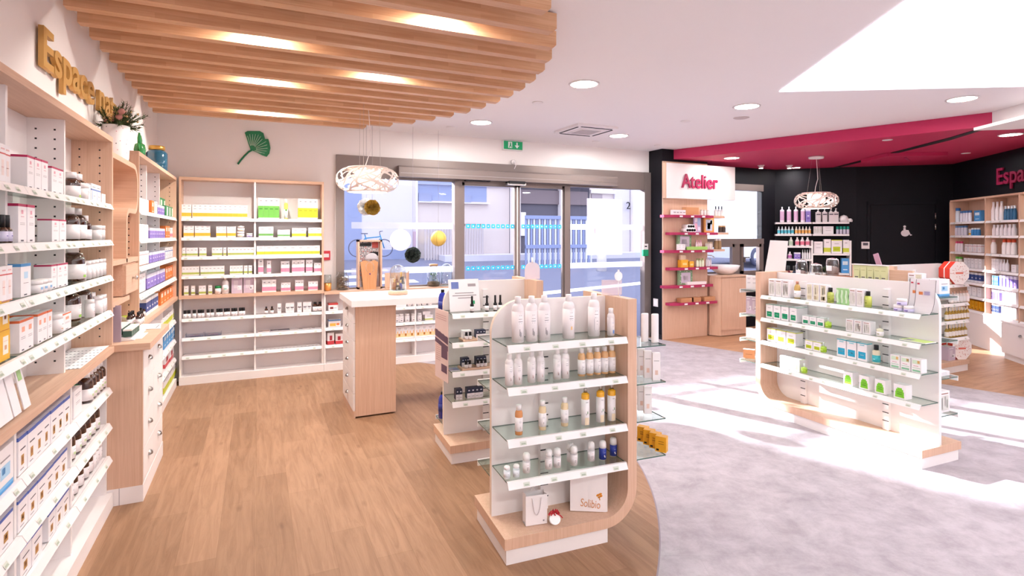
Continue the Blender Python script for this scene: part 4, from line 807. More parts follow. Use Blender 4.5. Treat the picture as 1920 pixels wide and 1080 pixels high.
STY = {  # slices, spots, top, side
 'yellow': dict(slices=[(.12, 'efeae6'), (.38, 'f0b63c')], spots=[(.3, .86, .7, .9, GREY), (.25, .66, .75, .69, GREY)]),
 'greenline': dict(slices=[(.12, 'efeae6'), (.34, 'a9b45a')], spots=[(.25, .7, .75, .76, GREY)]),
 'green2': dict(slices=[(.05, 'efeae6'), (.62, '6cb04e')], spots=[(.2, .45, .8, .5, '3f8a34'), (.3, .85, .7, .88, INK)]),
 'lime': dict(slices=[(.08, 'efeae6'), (.55, 'c9cf2e')], spots=[(.2, .4, .8, .44, '98a01e'), (.3, .85, .7, .88, INK)]),
 'lime2': dict(slices=[(.1, 'efeae6'), (.4, 'c3c83a')], spots=[(.3, .75, .7, .8, GREY)]),
 'green3': dict(slices=[(.14, 'efeae6'), (.34, '6aa557')], spots=[(.3, .75, .7, .8, GREY)]),
 'pink': dict(slices=[(.1, 'efeae6'), (.42, 'e58aa6')], spots=[(.3, .75, .7, .82, GREY)]),
 'magtop': dict(slices=[(.93, CARD), (1, 'b32455')], spots=[(.35, .74, .6, .84, 'e3a0b2'), (.3, .66, .7, .68, 'd9aab6'), (.2, .5, .8, .51, GREY), (.2, .46, .8, .47, GREY), (.3, .03, .65, .07, INK)], top='f0e9ec', side=None),
 'orgtop': dict(slices=[(.92, CARD), (1, 'd9673a')], spots=[(.3, .62, .7, .78, 'eda38a'), (.2, .45, .8, .465, GREY), (.2, .4, .8, .415, GREY), (.3, .04, .6, .08, INK)], top='f0e9ec'),
 'bluetop': dict(slices=[(.91, CARD), (1, '4a8fcb')], spots=[(.3, .55, .7, .75, 'b7d7ee'), (.25, .4, .75, .42, GREY), (.3, .04, .6, .08, INK)], top='f0e9ec'),
 'redline': dict(slices=[(.04, 'c98a75'), (.74, CARD), (.78, 'cb5c5c')], spots=[(.2, .86, .8, .9, 'e0b0b0'), (.3, .2, .7, .6, 'f0dcd8'), (.3, .4, .7, .42, 'c9787a')]),
 'blueline': dict(slices=[(.62, CARD), (.7, '5d7bb8')], spots=[(.2, .8, .8, .83, INK), (.15, .1, .25, .6, '8fa4cf'), (.4, .3, .8, .33, GREY)]),
 'bluedge': dict(slices=[(.9, CARD), (1, '4b62ae')], spots=[(.3, .22, .62, .48, 'b98a4f'), (.2, .62, .8, .66, INK), (.2, .1, .6, .13, GREY), (.38, .3, .55, .42, '8a5a3f')], top='cfcad6'),
 'bluebig': dict(slices=[(.06, '3f92d3'), (.14, '78b6e2')], spots=[(.2, .3, .8, .6, 'a9d1ee'), (.2, .7, .8, .74, GREY), (.3, .4, .5, .55, '5aa6dd')]),
 'purple': dict(slices=[(.75, '8a76c0'), (1, 'e4dff0')], spots=[(.3, .4, .7, .46, CARD), (.2, .2, .8, .3, '6f59ab')], top='e4dff0'),
 'orange': dict(slices=[(1, 'e07a35')], spots=[(.25, .55, .75, .85, 'f6e7dc'), (.25, .15, .75, .2, 'f6e7dc')], top='cf6d2d'),
 'green': dict(slices=[(1, '2d8a58')], spots=[(.45, .1, .92, .9, 'e9ede6')], top='237249'),
 'navy': dict(slices=[(.2, CARD), (.8, '3d4f8c'), (1, CARD)], spots=[(.3, .4, .7, .5, CARD)]),
 'blue': dict(slices=[(1, '4e95cf')], spots=[(.15, .55, .85, .8, 'dfeaf5'), (.2, .2, .8, .26, 'dfeaf5')], top='e0ecf6'),
 'redwhite': dict(slices=[(.75, CARD), (1, 'c9403f')], spots=[(.15, .2, .5, .5, '7a3438'), (.55, .3, .85, .36, GREY)], top='d9837f'),
 'redbox': dict(slices=[(.3, 'c73f46'), (1, CARD)], spots=[(.3, .35, .7, .75, 'b03040')], top='efe6ea'),
 'orgblue': dict(slices=[(.8, CARD), (1, '5f86b8')], spots=[(.1, .1, .6, .5, 'e8b24f'), (.65, .2, .9, .5, 'd87f4a')]),
 'plain': dict(spots=TXT + [(.25, .5, .75, .52, GREY), (.25, .44, .75, .455, GREY)]),
 'logo': dict(spots=[(.15, .45, .35, .6, INK), (.4, .42, .6, .58, INK), (.65, .45, .85, .6, INK), (.2, .3, .8, .33, GREY)]),
 'flower': dict(slices=[(.12, CARD), (.42, 'f6d9a6')], spots=[(.35, .2, .65, .4, 'b5722e'), (.15, .42, .3, .6, 'f2bf7c'), (.7, .42, .85, .62, 'f2bf7c'), (.25, .8, .75, .83, GREY), (.3, .72, .7, .74, GREY)]),
 'yellowbox': dict(slices=[(1, 'e9b331')], spots=[(.2, .2, .8, .8, 'f7eddd'), (.38, .35, .62, .5, 'c97a35'), (.25, .62, .75, .66, 'cc8a6f')], top='d9472f'),
 'leafp': dict(spots=[(.1, .1, .9, .8, 'dcd8d4'), (.2, .15, .35, .7, 'b9b6b2'), (.5, .3, .62, .75, 'c4c0ba'), (.7, .2, .8, .6, 'aeb0a6'), (.15, .86, .85, .91, 'a77e72')]),
 'leafy': dict(spots=[(.1, .05, .9, .95, 'e6dfc9'), (.2, .1, .8, .3, 'd9b86a'), (.3, .4, .5, .8, 'c6bba3'), (.6, .45, .75, .85, 'cfc3a5'), (.2, .88, .8, .9, 'a98f62')]),
 'gsq': dict(slices=[(.97, CARD), (1, '17936a')], spots=[(.14, .12, .86, .48, '0e8f63'), (.3, .3, .7, .33, 'c5e6da'), (.28, .72, .7, .75, GREY)]),
 'ysq': dict(slices=[(.94, CARD), (1, 'cdd23c')], spots=[(.14, .14, .84, .5, 'bcc722'), (.25, .3, .7, .34, '7e8a14'), (.28, .7, .7, .73, GREY)]),
 'bsq': dict(slices=[(.95, CARD), (1, '3cb6c9')], spots=[(.12, .12, .88, .5, '1f9fc4'), (.3, .3, .7, .34, 'd5eef5'), (.25, .85, .75, .9, '7fcdd8')]),
 'lgsq': dict(slices=[(.95, CARD), (1, 'd3e8b8')], spots=[(.12, .15, .8, .55, 'c2e88a'), (.28, .7, .7, .74, 'cfe0b8')]),
 'blob': dict(spots=[(.12, .08, .88, .2, '86c93a'), (.14, .2, .86, .5, '7ac52e'), (.2, .5, .8, .66, '7ac52e'), (.3, .66, .7, .76, '7ac52e'), (.3, .3, .7, .34, '2d5d18'), (.3, .44, .7, .47, '2d5d18')]),
 'herb': dict(spots=[(.1, .62, .9, .9, 'cfe4cc'), (.6, .68, .85, .88, 'e3a13c'), (.1, .06, .9, .2, '8dc4a0'), (.1, .3, .9, .34, '9ac6a8'), (.2, .45, .7, .49, 'c99a9a')]),
 'night': dict(slices=[(.5, 'efeaf0'), (1, '262b45')], spots=[(.3, .7, .7, .82, 'd5d6e4'), (.2, .2, .8, .24, GREY)], top='2a2f4c', side='night'),
 'amberbox': dict(slices=[(1, 'e3a220')], spots=[(.1, .08, .35, .2, BLACK), (.3, .5, .8, .56, 'a87310'), (.3, .65, .8, .7, 'a87310')], top='c98c18'),
 'photo': dict(slices=[(1, 'c7b3c4')], spots=[(.2, .3, .6, .75, 'd9cbd4'), (.55, .2, .9, .45, 'efe9ee'), (.1, .85, .7, .9, 'efe9ee'), (.6, .25, .7, .35, '6a5a68')]),
 'kraft': dict(slices=[(1, 'c08a62')], spots=[(.2, .45, .8, .5, '8c5f41')]),
}
for k_, v_ in STY.items():
    if v_.get('side') == 'night': v_['side'] = mat('night_side', '33374f', .5)
    elif 'slices' not in v_ or v_['slices'] and v_['slices'][-1][0] < 1 or k_ in ('magtop', 'orgtop', 'bluetop', 'bluedge'): v_['side'] = None
def bay(fr, xa, xb):
    if fr is FC:
        for p, q in zip(XD, XD[1:]):
            if p < (xa + xb) / 2 < q: return max(xa, p + .018), min(xb, q - .018)
    return xa, xb
def crow(fr, z, ly, u0, u1, n, h, style, look, where, frm='', d=.05, name=None, cat='box', gap=None, grp=None, rz=0, jit=.012, dy=0, us=None):
    """a run of cartons: front at depth ly, between the picture columns u0 and u1 of its shelf"""
    xa, xb = bay(fr, fr.U(u0, ly), fr.U(u1, ly)); name = name or ('left_wall_carton' if fr is LW else 'back_wall_carton' if fr is BW else 'island_carton' if fr in (GN, GM, GR, GF) else 'pharmacy_carton'); gap = gap or (.74 if fr is FC else .9 if fr is GR else .985); w_ = (xb - xa) / n * gap; key = (name, style, round(w_, 3), round(h, 3), round(d, 3))  # carton names follow the fixture; their contents are not known
    rng = random.Random(int(u0 * 7 + z * 100)); g = grp or (look + ' on ' + where)
    for i in range(n):
        x = xa + (xb - xa) * (i + .5) / n
        o = place(key, lambda: carton(w_, d, h, **STY[style]).build(name), fr.w(x, ly + rng.uniform(0, jit * .3) + dy * i, z + .0006), fr.a + rz + rng.uniform(-jit, jit))
        tag(o, lab(look, where, n, i, frm), cat, g if n > 1 else None)
def bottle_tree(name, r, h, body, cap, caph, capr=None, neck=None, label=None, lm=None, sh=.8, marks=(), pump=None, base=None, liquid=None, dome=False, seg=20):
    """bottle standing on z = 0; body, cap, label and pump are its parts"""
    t = empty(name, (0, 0, 0)); nk = neck or r * .5; capr = capr or nk * 1.05
    hb = h - caph; zs = hb * sh
    b = MB(); pr = [(r * .9, 0), (r, r * .12), (r, zs)]
    pr += [(nk + (r - nk) * math.cos(R(a)), zs + (hb - .004 - zs) * math.sin(R(a))) for a in (25, 50, 75)] + [(nk, hb - .003), (nk, hb)]
    if liquid: ms = [body] * (len(pr) - 1)
    b.lathe(pr, body, seg); b.build('bottle_body', t)
    if liquid: m, f0, f1 = liquid; b = MB(); b.lathe([(r * .93, .002), (r * .96, r * .12), (r * .96, hb * f1), (.0001, hb * f1)], m, seg); b.build('liquid', t)
    b = MB()
    if dome: b.lathe([(capr, hb), (capr, hb + caph * .5), (capr * .93, hb + caph * .75), (capr * .7, hb + caph * .93), (.0001, h)], cap, seg)
    else: b.lathe([(capr, hb - .001), (capr, h - .001), (capr * .94, h), (.0001, h)], cap, seg)
    b.build('cap', t)
    if pump: b = MB(); b.lathe([(.005, 0), (.005, .022), (.011, .024), (.011, .03), (.0001, .031)], pump, 12, (0, 0, h)); b.tube([(0, 0, h + .026), (0, -.028, h + .024)], .0045, pump, 8); b.build('pump_head', t)
    if label:
        b = MB(); z0, z1 = hb * label[0], hb * label[1]; rl = r * 1.012 + .0003
        b.lathe([(rl, z0), (rl, z1)], lm or PAPER, seg)
        for a0, f0, a1, f1, m in marks: b.patch(rl + .0004, a0, a1, z0 + (z1 - z0) * f0, z0 + (z1 - z0) * f1, col(m) if isinstance(m, str) else m, max(1, int(abs(a1 - a0) / 15)))
        b.build('label', t)
    return t
WB = mat('white_aluminium', 'f3eaec', .3, coat=.2); WC = mat('white_cap', 'f7f1f2', .4); AMB = mat('amber_glass', '3b1c10', .08, coat=1); AMBL = mat('amber_clear', 'd9a878', .12, coat=.6); OILY = mat('yellow_oil', 'e9a81c', .15, coat=.6)
CREAM = mat('cream_liquid', 'f0d8ba', .3); CLR = mat('clear_plastic', 'eaf0f4', .1, coat=.5); COB = mat('cobalt_glass', '1d2fa0', .1, coat=1); BCAP = mat('black_cap', '17151a', .4); NVY = mat('navy_label', '25358f', .4); TUBW = mat('tube_white', 'f2ecee', .4)
LBL = mat('label_paper', 'f6eff1', .6)
LEAFM = [(-12, .86, 12, .875, GREY), (-18, .74, 18, .755, GREY), (-20, .66, 20, .675, INK), (-14, .60, 14, .612, GREY), (-10, .20, -6, .42, INK), (-2, .16, 2, .34, INK), (6, .18, 9, .30, INK), (-18, .06, 20, .068, 'd9c3c3')]
SUNM = LEAFM[:4] + [(-8, .28, 8, .40, 'f0c28a'), (-18, .06, 20, .068, 'd9c3c3')]
RNGM = LEAFM[:2] + [(-22, .2, -18, .6, 'b9b0b6'), (-18, .16, 10, .18, 'b9b0b6'), (-18, .62, 6, .64, 'b9b0b6'), (0, .5, 16, .515, INK), (2, .4, 14, .41, GREY)]
MK = {
 'big_leaf': lambda: bottle_tree('white_bottle', .031, .228, WB, WC, .034, .0155, .017, (.03, .80), WB, .80, LEAFM),
 'big_sun': lambda: bottle_tree('white_bottle', .031, .228, WB, WC, .034, .0155, .017, (.03, .80), WB, .80, SUNM),
 'big_ring': lambda: bottle_tree('white_bottle', .031, .228, WB, WC, .034, .0155, .017, (.03, .80), WB, .80, RNGM),
 'small_blue': lambda: bottle_tree('white_bottle', .020, .145, WB, WC, .025, .013, .014, (.03, .80), WB, .82, [(-14, .7, 14, .72, '8fa8d8'), (-5, .1, 25, .3, '7fa0dc'), (-12, .5, 12, .51, GREY)]),
 'slim': lambda: bottle_tree('white_bottle', .0205, .155, WB, WC, .026, .0125, .014, (.03, .82), WB, .85, LEAFM[:4] + [(-6, .2, 0, .36, 'c9938c'), (2, .2, 6, .3, INK)]),
 'amber_row': lambda: bottle_tree('oil_bottle', .0205, .145, AMBL, WC, .024, .0125, .014, (.10, .72), LBL, .82, [(-18, .8, 18, .82, GREY), (-18, .3, -14, .6, 'c5bcc2'), (-8, .5, 14, .52, GREY), (-20, .1, 12, .12, 'c5bcc2')]),
 'amber_deep': lambda: bottle_tree('oil_bottle', .0195, .148, mat('deep_orange_oil', 'd68f57', .12, coat=.6), WC, .026, .0135, .014, (.16, .72), LBL, .82, LEAFM[:4] + [(-4, .2, 0, .36, INK)]),
 'amber_pale': lambda: bottle_tree('oil_bottle', .0195, .148, mat('pale_straw_oil', 'e8cfa8', .12, coat=.6), WC, .026, .0135, .014, (.16, .72), LBL, .82, LEAFM[:4] + [(-4, .2, 0, .36, INK)]),
 'pump': lambda: bottle_tree('pump_bottle', .0215, .19, OILY, METAL, .022, .0095, .012, (.0, .80), LBL, .93, [(-30, .02, 30, .30, 'efd9bc'), (2, .44, 14, .54, '4d8a52'), (-14, .40, -6, .47, '9a8f94'), (-18, .88, 18, .9, GREY)], pump=CLR),
 'roll': lambda: bottle_tree('roll_on', .019, .10, WB, WC, .038, .0185, .018, (.08, .9), WB, .97, [(-16, .2, -12, .5, INK), (-4, .2, 0, .55, INK), (8, .3, 12, .5, 'c58f8f'), (-16, .7, 16, .74, 'd8b5b5')], dome=True),
 'roll_blue': lambda: bottle_tree('roll_on', .019, .10, WB, WC, .038, .0185, .018, (.04, .98), NVY, .97, [(-14, .6, 14, .64, 'a9b3e8'), (-12, .3, 6, .4, CARD), (-4, .2, 14, .28, CARD)], dome=True),
 'clear_small': lambda: bottle_tree('clear_vial', .016, .062, CLR, WC, .016, .015, .015, (.2, .8), mat('pale_label', 'eef0f6', .5), .95, [(-12, .5, 12, .56, GREY)], dome=True),
 'syrup': lambda: bottle_tree('syrup_bottle', .041, .135, AMB, WC, .03, .023, .022, (.06, .62), LBL, .72, [(-26, .8, 10, .83, GREY), (-26, .6, 0, .62, GREY), (16, .0, 22, 1, '8f8fc0'), (-30, .05, 4, .25, 'b5cf6e')]),
 'syrup_org': lambda: bottle_tree('syrup_bottle', .047, .165, AMB, WC, .032, .026, .025, (.06, .60), LBL, .70, [(-26, .8, 10, .83, GREY), (-26, .6, 0, .62, GREY), (12, .0, 20, 1, 'd98550')]),
 'syrup_s': lambda: bottle_tree('syrup_bottle', .034, .13, AMB, WC, .028, .020, .02, (.06, .55), LBL, .72, [(-26, .8, 10, .83, GREY), (14, .0, 22, 1, 'd98550')]),
 'syrup_l': lambda: bottle_tree('syrup_bottle', .052, .18, AMB, WC, .034, .026, .025, (.10, .60), LBL, .72, [(-26, .85, 10, .88, GREY), (-26, .7, 4, .72, GREY), (-26, .08, 4, .26, '8cc24a'), (20, .0, 24, 1, 'c99bb8')]),
 'syrup_g': lambda: bottle_tree('syrup_bottle', .034, .155, AMB, WC, .026, .019, .02, (.08, .55), LBL, .74, [(-26, .7, 12, .74, GREY), (-26, .3, 12, .5, 'b9cf9a')]),
 'syrup_p': lambda: bottle_tree('syrup_bottle', .030, .13, AMB, WC, .026, .019, .02, (.08, .6), LBL, .74, [(-26, .7, 12, .74, GREY), (8, .0, 14, 1, 'c2447a')]),
 'tub': lambda: bottle_tree('white_tub', .030, .082, TUBW, WC, .022, .031, .028, (.08, .92), LBL, .96, [(-22, .7, 16, .74, GREY), (-22, .45, 10, .48, GREY), (10, 0, 16, 1, 'd98550')]),
 'tub_blue': lambda: bottle_tree('white_tub', .027, .05, TUBW, WC, .014, .028, .025, (.08, .92), LBL, .96, [(-30, .35, 30, .7, '8fb6dc')]),
 'tub_tall': lambda: bottle_tree('white_tub', .022, .095, TUBW, WC, .018, .021, .018, (.06, .92), LBL, .94, [(-22, .7, 22, .74, GREY), (6, .1, 12, .9, 'b95a9a'), (-20, .4, 0, .43, GREY)]),
 'tub_low': lambda: bottle_tree('white_tub', .027, .085, TUBW, WC, .02, .025, .022, (.08, .92), LBL, .94, [(-25, .22, 25, .3, 'd9b48f'), (-18, .6, 18, .66, GREY)]),
 'tub_ink': lambda: bottle_tree('white_tub', .029, .10, TUBW, WC, .022, .026, .024, (.08, .92), LBL, .94, [(-25, .2, 12, .32, INK), (-18, .6, 18, .66, GREY)]),
 'dropper': lambda: bottle_tree('dropper_bottle', .0135, .115, BCAP, BCAP, .055, .0075, .012, (.12, .7), LBL, .82, [(-20, .5, 20, .56, GREY)], seg=14),
 'dropper_d': lambda: bottle_tree('dropper_bottle', .017, .10, AMB, BCAP, .045, .010, .012, (.1, .75), mat('lilac_label', 'd6d0ea', .5), .8, [(-20, .5, 20, .6, '7b6fb5')], seg=14),
 'vial': lambda: bottle_tree('essential_oil_vial', .0125, .052, mat('dark_vial', '2a2024', .1, coat=.8), BCAP, .020, .0095, .01, (.05, .8), LBL, .85, [(-25, .6, 25, .68, GREY)], seg=12),
 'vial_big': lambda: bottle_tree('essential_oil_vial', .0185, .085, LBL, BCAP, .036, .016, .016, (.05, .85), LBL, .9, [(-25, .4, 25, .5, GREY)], seg=14),
 'cobalt': lambda: bottle_tree('cobalt_bottle', .034, .20, COB, BCAP, .02, .014, .013, (.30, .62), mat('cobalt_label', '2d3a8c', .4), .66, [(-20, .5, 20, .56, 'aab4e6')]),
 'white_round': lambda: bottle_tree('white_bottle', .036, .175, TUBW, WC, .026, .015, .016, (.15, .65), LBL, .66, [(-22, .3, 22, .6, 'a9cfc5'), (-18, .8, 18, .84, GREY)]),
 'green_lid': lambda: bottle_tree('lidded_jar', .030, .088, TUBW, mat('green_lid', '1f8a4a', .4), .024, .031, .028, (.1, .9), LBL, .97, [(-22, .5, 22, .56, GREY), (-16, .2, 16, .24, 'c98a6a')]),
 'cream_jar': lambda: bottle_tree('cream_jar', .036, .062, TUBW, WC, .022, .037, .034, (.1, .9), LBL, .96, [(-28, .2, 28, .5, 'e6c98a'), (-18, .7, 18, .76, GREY)]),
 'spray': lambda: bottle_tree('spray_can', .0205, .225, mat('yellow_can', 'd6dd6a', .35), WC, .04, .014, .015, (.06, .6), LBL, .9, [(-25, .8, 25, 1, '5aa03c'), (-25, .1, 25, .3, 'a9d5d8'), (-20, .5, 20, .55, 'e0b33c')]),
 'brown_med': lambda: bottle_tree('brown_bottle', .028, .105, AMB, BCAP, .022, .0175, .018, (.06, .66), LBL, .8, [(-22, .5, 22, .56, GREY)]),
 'brown_s': lambda: bottle_tree('brown_bottle', .017, .082, AMB, BCAP, .02, .010, .011, (.06, .6), LBL, .78, [(-22, .5, 22, .56, GREY)]),
 'perf_y': lambda: bottle_tree('bath_oil_bottle', .0235, .12, mat('lime_oil', 'c3cc5a', .12, coat=.7), BCAP, .034, .014, .014, (.08, .72), mat('olive_label', 'b6bd55', .4), .95, [(-20, .35, 20, .6, '8a9434'), (-18, .75, 18, .8, INK)]),
 'perf_b': lambda: bottle_tree('bath_oil_bottle', .026, .135, mat('straw_glass', 'e9dcc0', .1, coat=.8), BCAP, .036, .016, .017, (.1, .62), mat('teal_label', '3fb3bd', .4), .88, [(-18, .4, 18, .46, 'd9f0f2')]),
 'perf_c': lambda: bottle_tree('scent_flask', .023, .085, mat('pale_scent', 'e6e2c8', .1, coat=.8), METAL, .024, .008, .009, (.1, .6), LBL, .8, [(-20, .3, 20, .6, 'b6b89a')]),
 'perf_l': lambda: bottle_tree('scent_flask', .023, .08, mat('green_scent', 'b9dc5e', .1, coat=.8), CLR, .028, .006, .007, (.1, .7), mat('lime_label', 'a9cf2e', .4), .86, [(-20, .4, 20, .5, 'e6f2c8')]),
 'wide_jar': lambda: bottle_tree('cream_jar', .030, .045, TUBW, WC, .018, .031, .029, (.05, .95), mat('mauve_label', 'd8d0ee', .5), .97, [(-30, .25, 20, .6, '6a5fa8'), (-26, .3, 14, .42, 'c97a9c')]),
 'flask': lambda: bottle_tree('oil_flask', .026, .145, mat('golden_oil', 'c9a45c', .1, coat=.9), mat('copper_cap', 'c98f78', .3, .5), .022, .012, .011, (.08, .55), LBL, .62, [(-20, .5, 20, .56, GREY)], seg=14),
}
def brow(fr, z, ly, us, kind, look, where, frm='', cat='bottle', grp=None, rz=None, jit=.1):
    n = len(us); g = grp or (look + ' on ' + where)
    for i, u in enumerate(us):
        x = fr.U(u, ly); rng = random.Random(int(u * 13)); o = place(kind, MK[kind], fr.w(x, ly, z + .0006), fr.a + (rng.uniform(-jit, jit) if rz is None else rz)); tag(o, lab(look, where, n, i, frm), cat, g if n > 1 else None)
def sbottle(r, h, body, cap, neck=.5, lbl=None, fc=.2, sh=.72):
    hb = h * (1 - fc); b = MB(); lb = lbl or body
    b.lathe([(r * .92, 0), (r, h * .02), (r, hb * .15), (r, hb * sh * .9), (r, hb * sh), (r * neck, hb), (r * neck * 1.02, hb + .001), (r * neck * 1.02, h), (.0001, h)], body, 12, mats=[body, body, lb, body, body, cap, cap, cap]); return b
def srow(fr, z, ly, u0, u1, n, h, body, cap, look, where, frm='', neck=.5, lbl=None, fc=.2, fill=.9, name='bottle', cat='bottle', sh=.72, r=None):
    xa, xb = fr.U(u0, ly), fr.U(u1, ly); name = ('pharmacy_' + name) if fr is FC and name == 'bottle' else name; r = r or min(.034, abs(xb - xa) / n / 2 * fill * (.72 if fr is FC else .8 if fr is GF else .95)); c = lambda m: col(m) if isinstance(m, str) else m; key = ('s', name, round(r, 3), round(h, 3), str(body), str(cap), neck, str(lbl), fc)
    for i in range(n):
        o = place(key, lambda: sbottle(r, h, c(body), c(cap), neck, c(lbl) if lbl else None, fc, sh).build(name), fr.w(xa + (xb - xa) * (i + .5) / n, ly, z + .0006), fr.a); tag(o, lab(look, where, n, i, frm), cat, look + ' on ' + where if n > 1 else None)

# ---------------------------------------------------------------- goods on the wall shelving under the lettering (unit A)
Z1, Z2, Z3, Z4 = (z + .003 for z in ZU); WT = .951
A1, A2, A3, A4 = 'top shelf beneath lettering', 'second shelf beneath lettering', 'third shelf beneath lettering', 'fourth shelf beneath lettering'
F = .03
crow(LW, Z1, F, -26, 22, 4, .135, 'redline', 'slim red-lined carton', A1, 'frame edge', d=.05)
crow(LW, Z1, F, 53, 90, 3, .128, 'magtop', 'tall magenta-topped carton', A1, 'frame edge', d=.09)
crow(LW, Z1, F, 97, 120, 2, .115, 'magtop', 'shorter magenta-topped carton', A1, 'frame edge', d=.07)
brow(LW, Z1, .08, [133, 144], 'syrup', 'brown syrup bottle with white cap', A1, 'magenta cartons')
crow(LW, Z1, F, 160, 171, 1, .085, 'plain', 'white carton behind tub', A1, d=.10)
crow(LW, Z1, F, 171, 190, 2, .095, 'blueline', 'blue-striped white carton', A1, 'brown bottles', d=.05)
crow(LW, Z1, F, 191, 198, 1, .055, 'plain', 'low white carton at oak end panel', A1, d=.04)
brow(LW, Z1, .045, [152], 'tub', 'single white tub before the cartons', A1)
brow(LW, Z2, .05, [3, 12], 'dropper_d', 'brown dropper bottle with lilac label', A2, 'frame edge')
crow(LW, Z2, F, 36, 66, 2, .145, 'magtop', 'very tall magenta-topped carton', A2, 'frame edge', d=.10)
crow(LW, Z2, F, 99, 125, 2, .097, 'magtop', 'short magenta-topped carton', A2, 'frame edge', d=.05)
brow(LW, Z2, .085, [128, 142], 'syrup_org', 'large brown bottle with orange-striped label', A2, 'magenta cartons')
brow(LW, Z2, .06, [157], 'syrup_s', 'smaller brown bottle with orange-striped label', A2)
brow(LW, Z2, .06, [179, 188], 'tub', 'white tub with orange line', A2, 'brown bottles', cat='tub')
crow(LW, Z3, F, -10, 24, 3, .125, 'redline', 'slim red-lined carton', A3, 'frame edge', d=.05)
crow(LW, Z3, F, 40, 58, 1, .125, 'bluetop', 'white carton with blue top', A3, d=.08)
brow(LW, Z3, .045, [64, 73, 82], 'tub_blue', 'low white tub with blue band', A3, 'blue-topped carton', cat='tub')
crow(LW, Z3, F, 98, 128, 3, .105, 'magtop', 'magenta-topped carton', A3, 'blue-banded tubs', d=.06)
brow(LW, Z3, .07, [136], 'syrup_l', 'large round brown bottle with green-striped label', A3)
brow(LW, Z3, .15, [120, 147], 'syrup_s', 'half-hidden brown bottle at the back', A3, 'frame edge')
brow(LW, Z3, .05, [152, 162, 170, 177, 184, 191, 197], 'tub_tall', 'white tub with mauve stripe', A3, 'big brown bottle', cat='tub')
crow(LW, Z4, F, -14, 21, 2, .105, 'yellowbox', 'yellow patterned box', A4 + ', lower layer', 'frame edge', d=.08)
crow(LW, Z4 + .107, F, -14, 19, 2, .105, 'yellowbox', 'yellow patterned box', A4 + ', stacked layer', 'frame edge', d=.08)
crow(LW, Z4, F, 37, 64, 2, .12, 'orgtop', 'wide orange-topped carton', A4, 'frame edge', d=.06)
crow(LW, Z4, F, 71, 99, 3, .12, 'orgtop', 'slim orange-topped carton', A4, 'frame edge', d=.10)
brow(LW, Z4, .05, [104], 'tub_low', 'small white tub between orange-topped cartons', A4, cat='tub')
crow(LW, Z4, F, 119, 134, 1, .078, 'orgtop', 'low orange-edged carton before brown bottle', A4, d=.09)
brow(LW, Z4, .10, [128, 151], 'syrup_l', 'big brown flask with white label', A4, 'orange-topped cartons')
crow(LW, Z4, .06, 163, 180, 2, .115, 'plain', 'plain white carton', A4, 'big brown flasks', d=.08)
brow(LW, Z4, .04, [168, 184, 190, 196], 'tub_tall', 'white tub with stripe', A4, 'big brown flasks', cat='tub')
# leaflets leaning in the slanted holder under the fourth shelf, and price strips
for i, u in enumerate((-8, 6, 20, 36, 54)):
    b = MB(); b.box(-.032, 0, -.085, .032, .003, .085, CARD); b.box(-.02, -.001, .02, .015, -.0003, .06, mat('leaflet_green', 'a9cf8e', .6)) if i == 4 else None
    o = b.build('leaflet', None, LW.w(LW.U(u, .0), .02, 1.045), LW.a); o.rotation_euler = (R(-12), 0, LW.a); tag(o, 'white leaflet leaning under price rail, ' + ORD[i] + ' from frame edge', 'leaflet', 'leaflets leaning under the fourth shelf')
crow(LW, WT, .07, -30, 13, 2, .12, 'redline', 'red-edged carton', 'oak worktop at frame edge', 'frame edge', d=.06)
for i in range(7):
    b = MB(); x = 3.31 + i * .075; b.box(x, .01, WT + .0005 + i * .0008, x + .13, .185, WT + .0012 + i * .0008, PAPER); 
    for k in range(10): b.box(x + .002, .018 + k * .017, WT + .0013 + i * .0008, x + .012, .026 + k * .017, WT + .0016 + i * .0008, INK)
    o = b.build('price_strip', None, (LW.o[0], LW.o[1], 0), LW.a); tag(o, 'white printed paper strip laid on oak worktop, ' + ORD[i] + ' from divider', 'paper strip', 'price strips laid on the oak worktop')
# lower shelves
La, Lb, Lc = (z + .004 for z in ZL)
def lrow(z, u0, u1, n, h, style, look, where, frm='frame edge', ly=.025, **k): crow(LW, z, ly, u0, u1, n, h, style, look, where, frm, **k)
T1, T2, T3 = 'upper low shelf beneath oak worktop', 'middle low shelf beneath oak worktop', 'bottom low shelf beneath oak worktop'
def la(y0, y1): return U_of(y0), U_of(y1)
def U_of(y, ly=.025):
    p = LW.w(y, ly); r = p.x * RT[0] + p.y * RT[1]; d = p.x * FW[0] + p.y * FW[1]; return 960 + FOC * r / d
lrow(La, *la(1.98, 2.55), 4, .15, 'bluebig', 'large blue-based carton', T1, d=.07)
lrow(La, *la(2.60, 3.21), 7, .14, 'bluedge', 'blue-edged carton in front rank', T1, d=.055)
lrow(La, *la(2.60, 3.21), 7, .14, 'bluedge', 'blue-edged carton in second rank', T1, ly=.085, d=.055)
lrow(La, *la(2.98, 3.21), 3, .14, 'bluedge', 'blue-edged carton in rear rank', T1, ly=.145, d=.045)
lrow(Lb, *la(2.2, 2.55), 3, .12, 'bluedge', 'wide blue-edged carton', T2, d=.10)
lrow(Lb, *la(2.60, 3.18), 6, .115, 'bluedge', 'blue-edged carton', T2 + ' past first divider', 'that divider', d=.09)
lrow(Lc, *la(2.1, 2.5), 3, .11, 'redline', 'red-lined carton', T3, d=.08)
lrow(Lc, *la(2.62, 2.84), 2, .12, 'bluedge', 'blue-edged carton', T3, d=.10)
lrow(Lc, *la(2.92, 3.20), 3, .115, 'bluedge', 'tall blue-edged carton', T3, 'second divider', d=.10)
crow(LW, La, .03, *la(3.28, 3.42), 1, .13, 'plain', 'large grey-white carton', T1 + ', beyond second divider', d=.12)
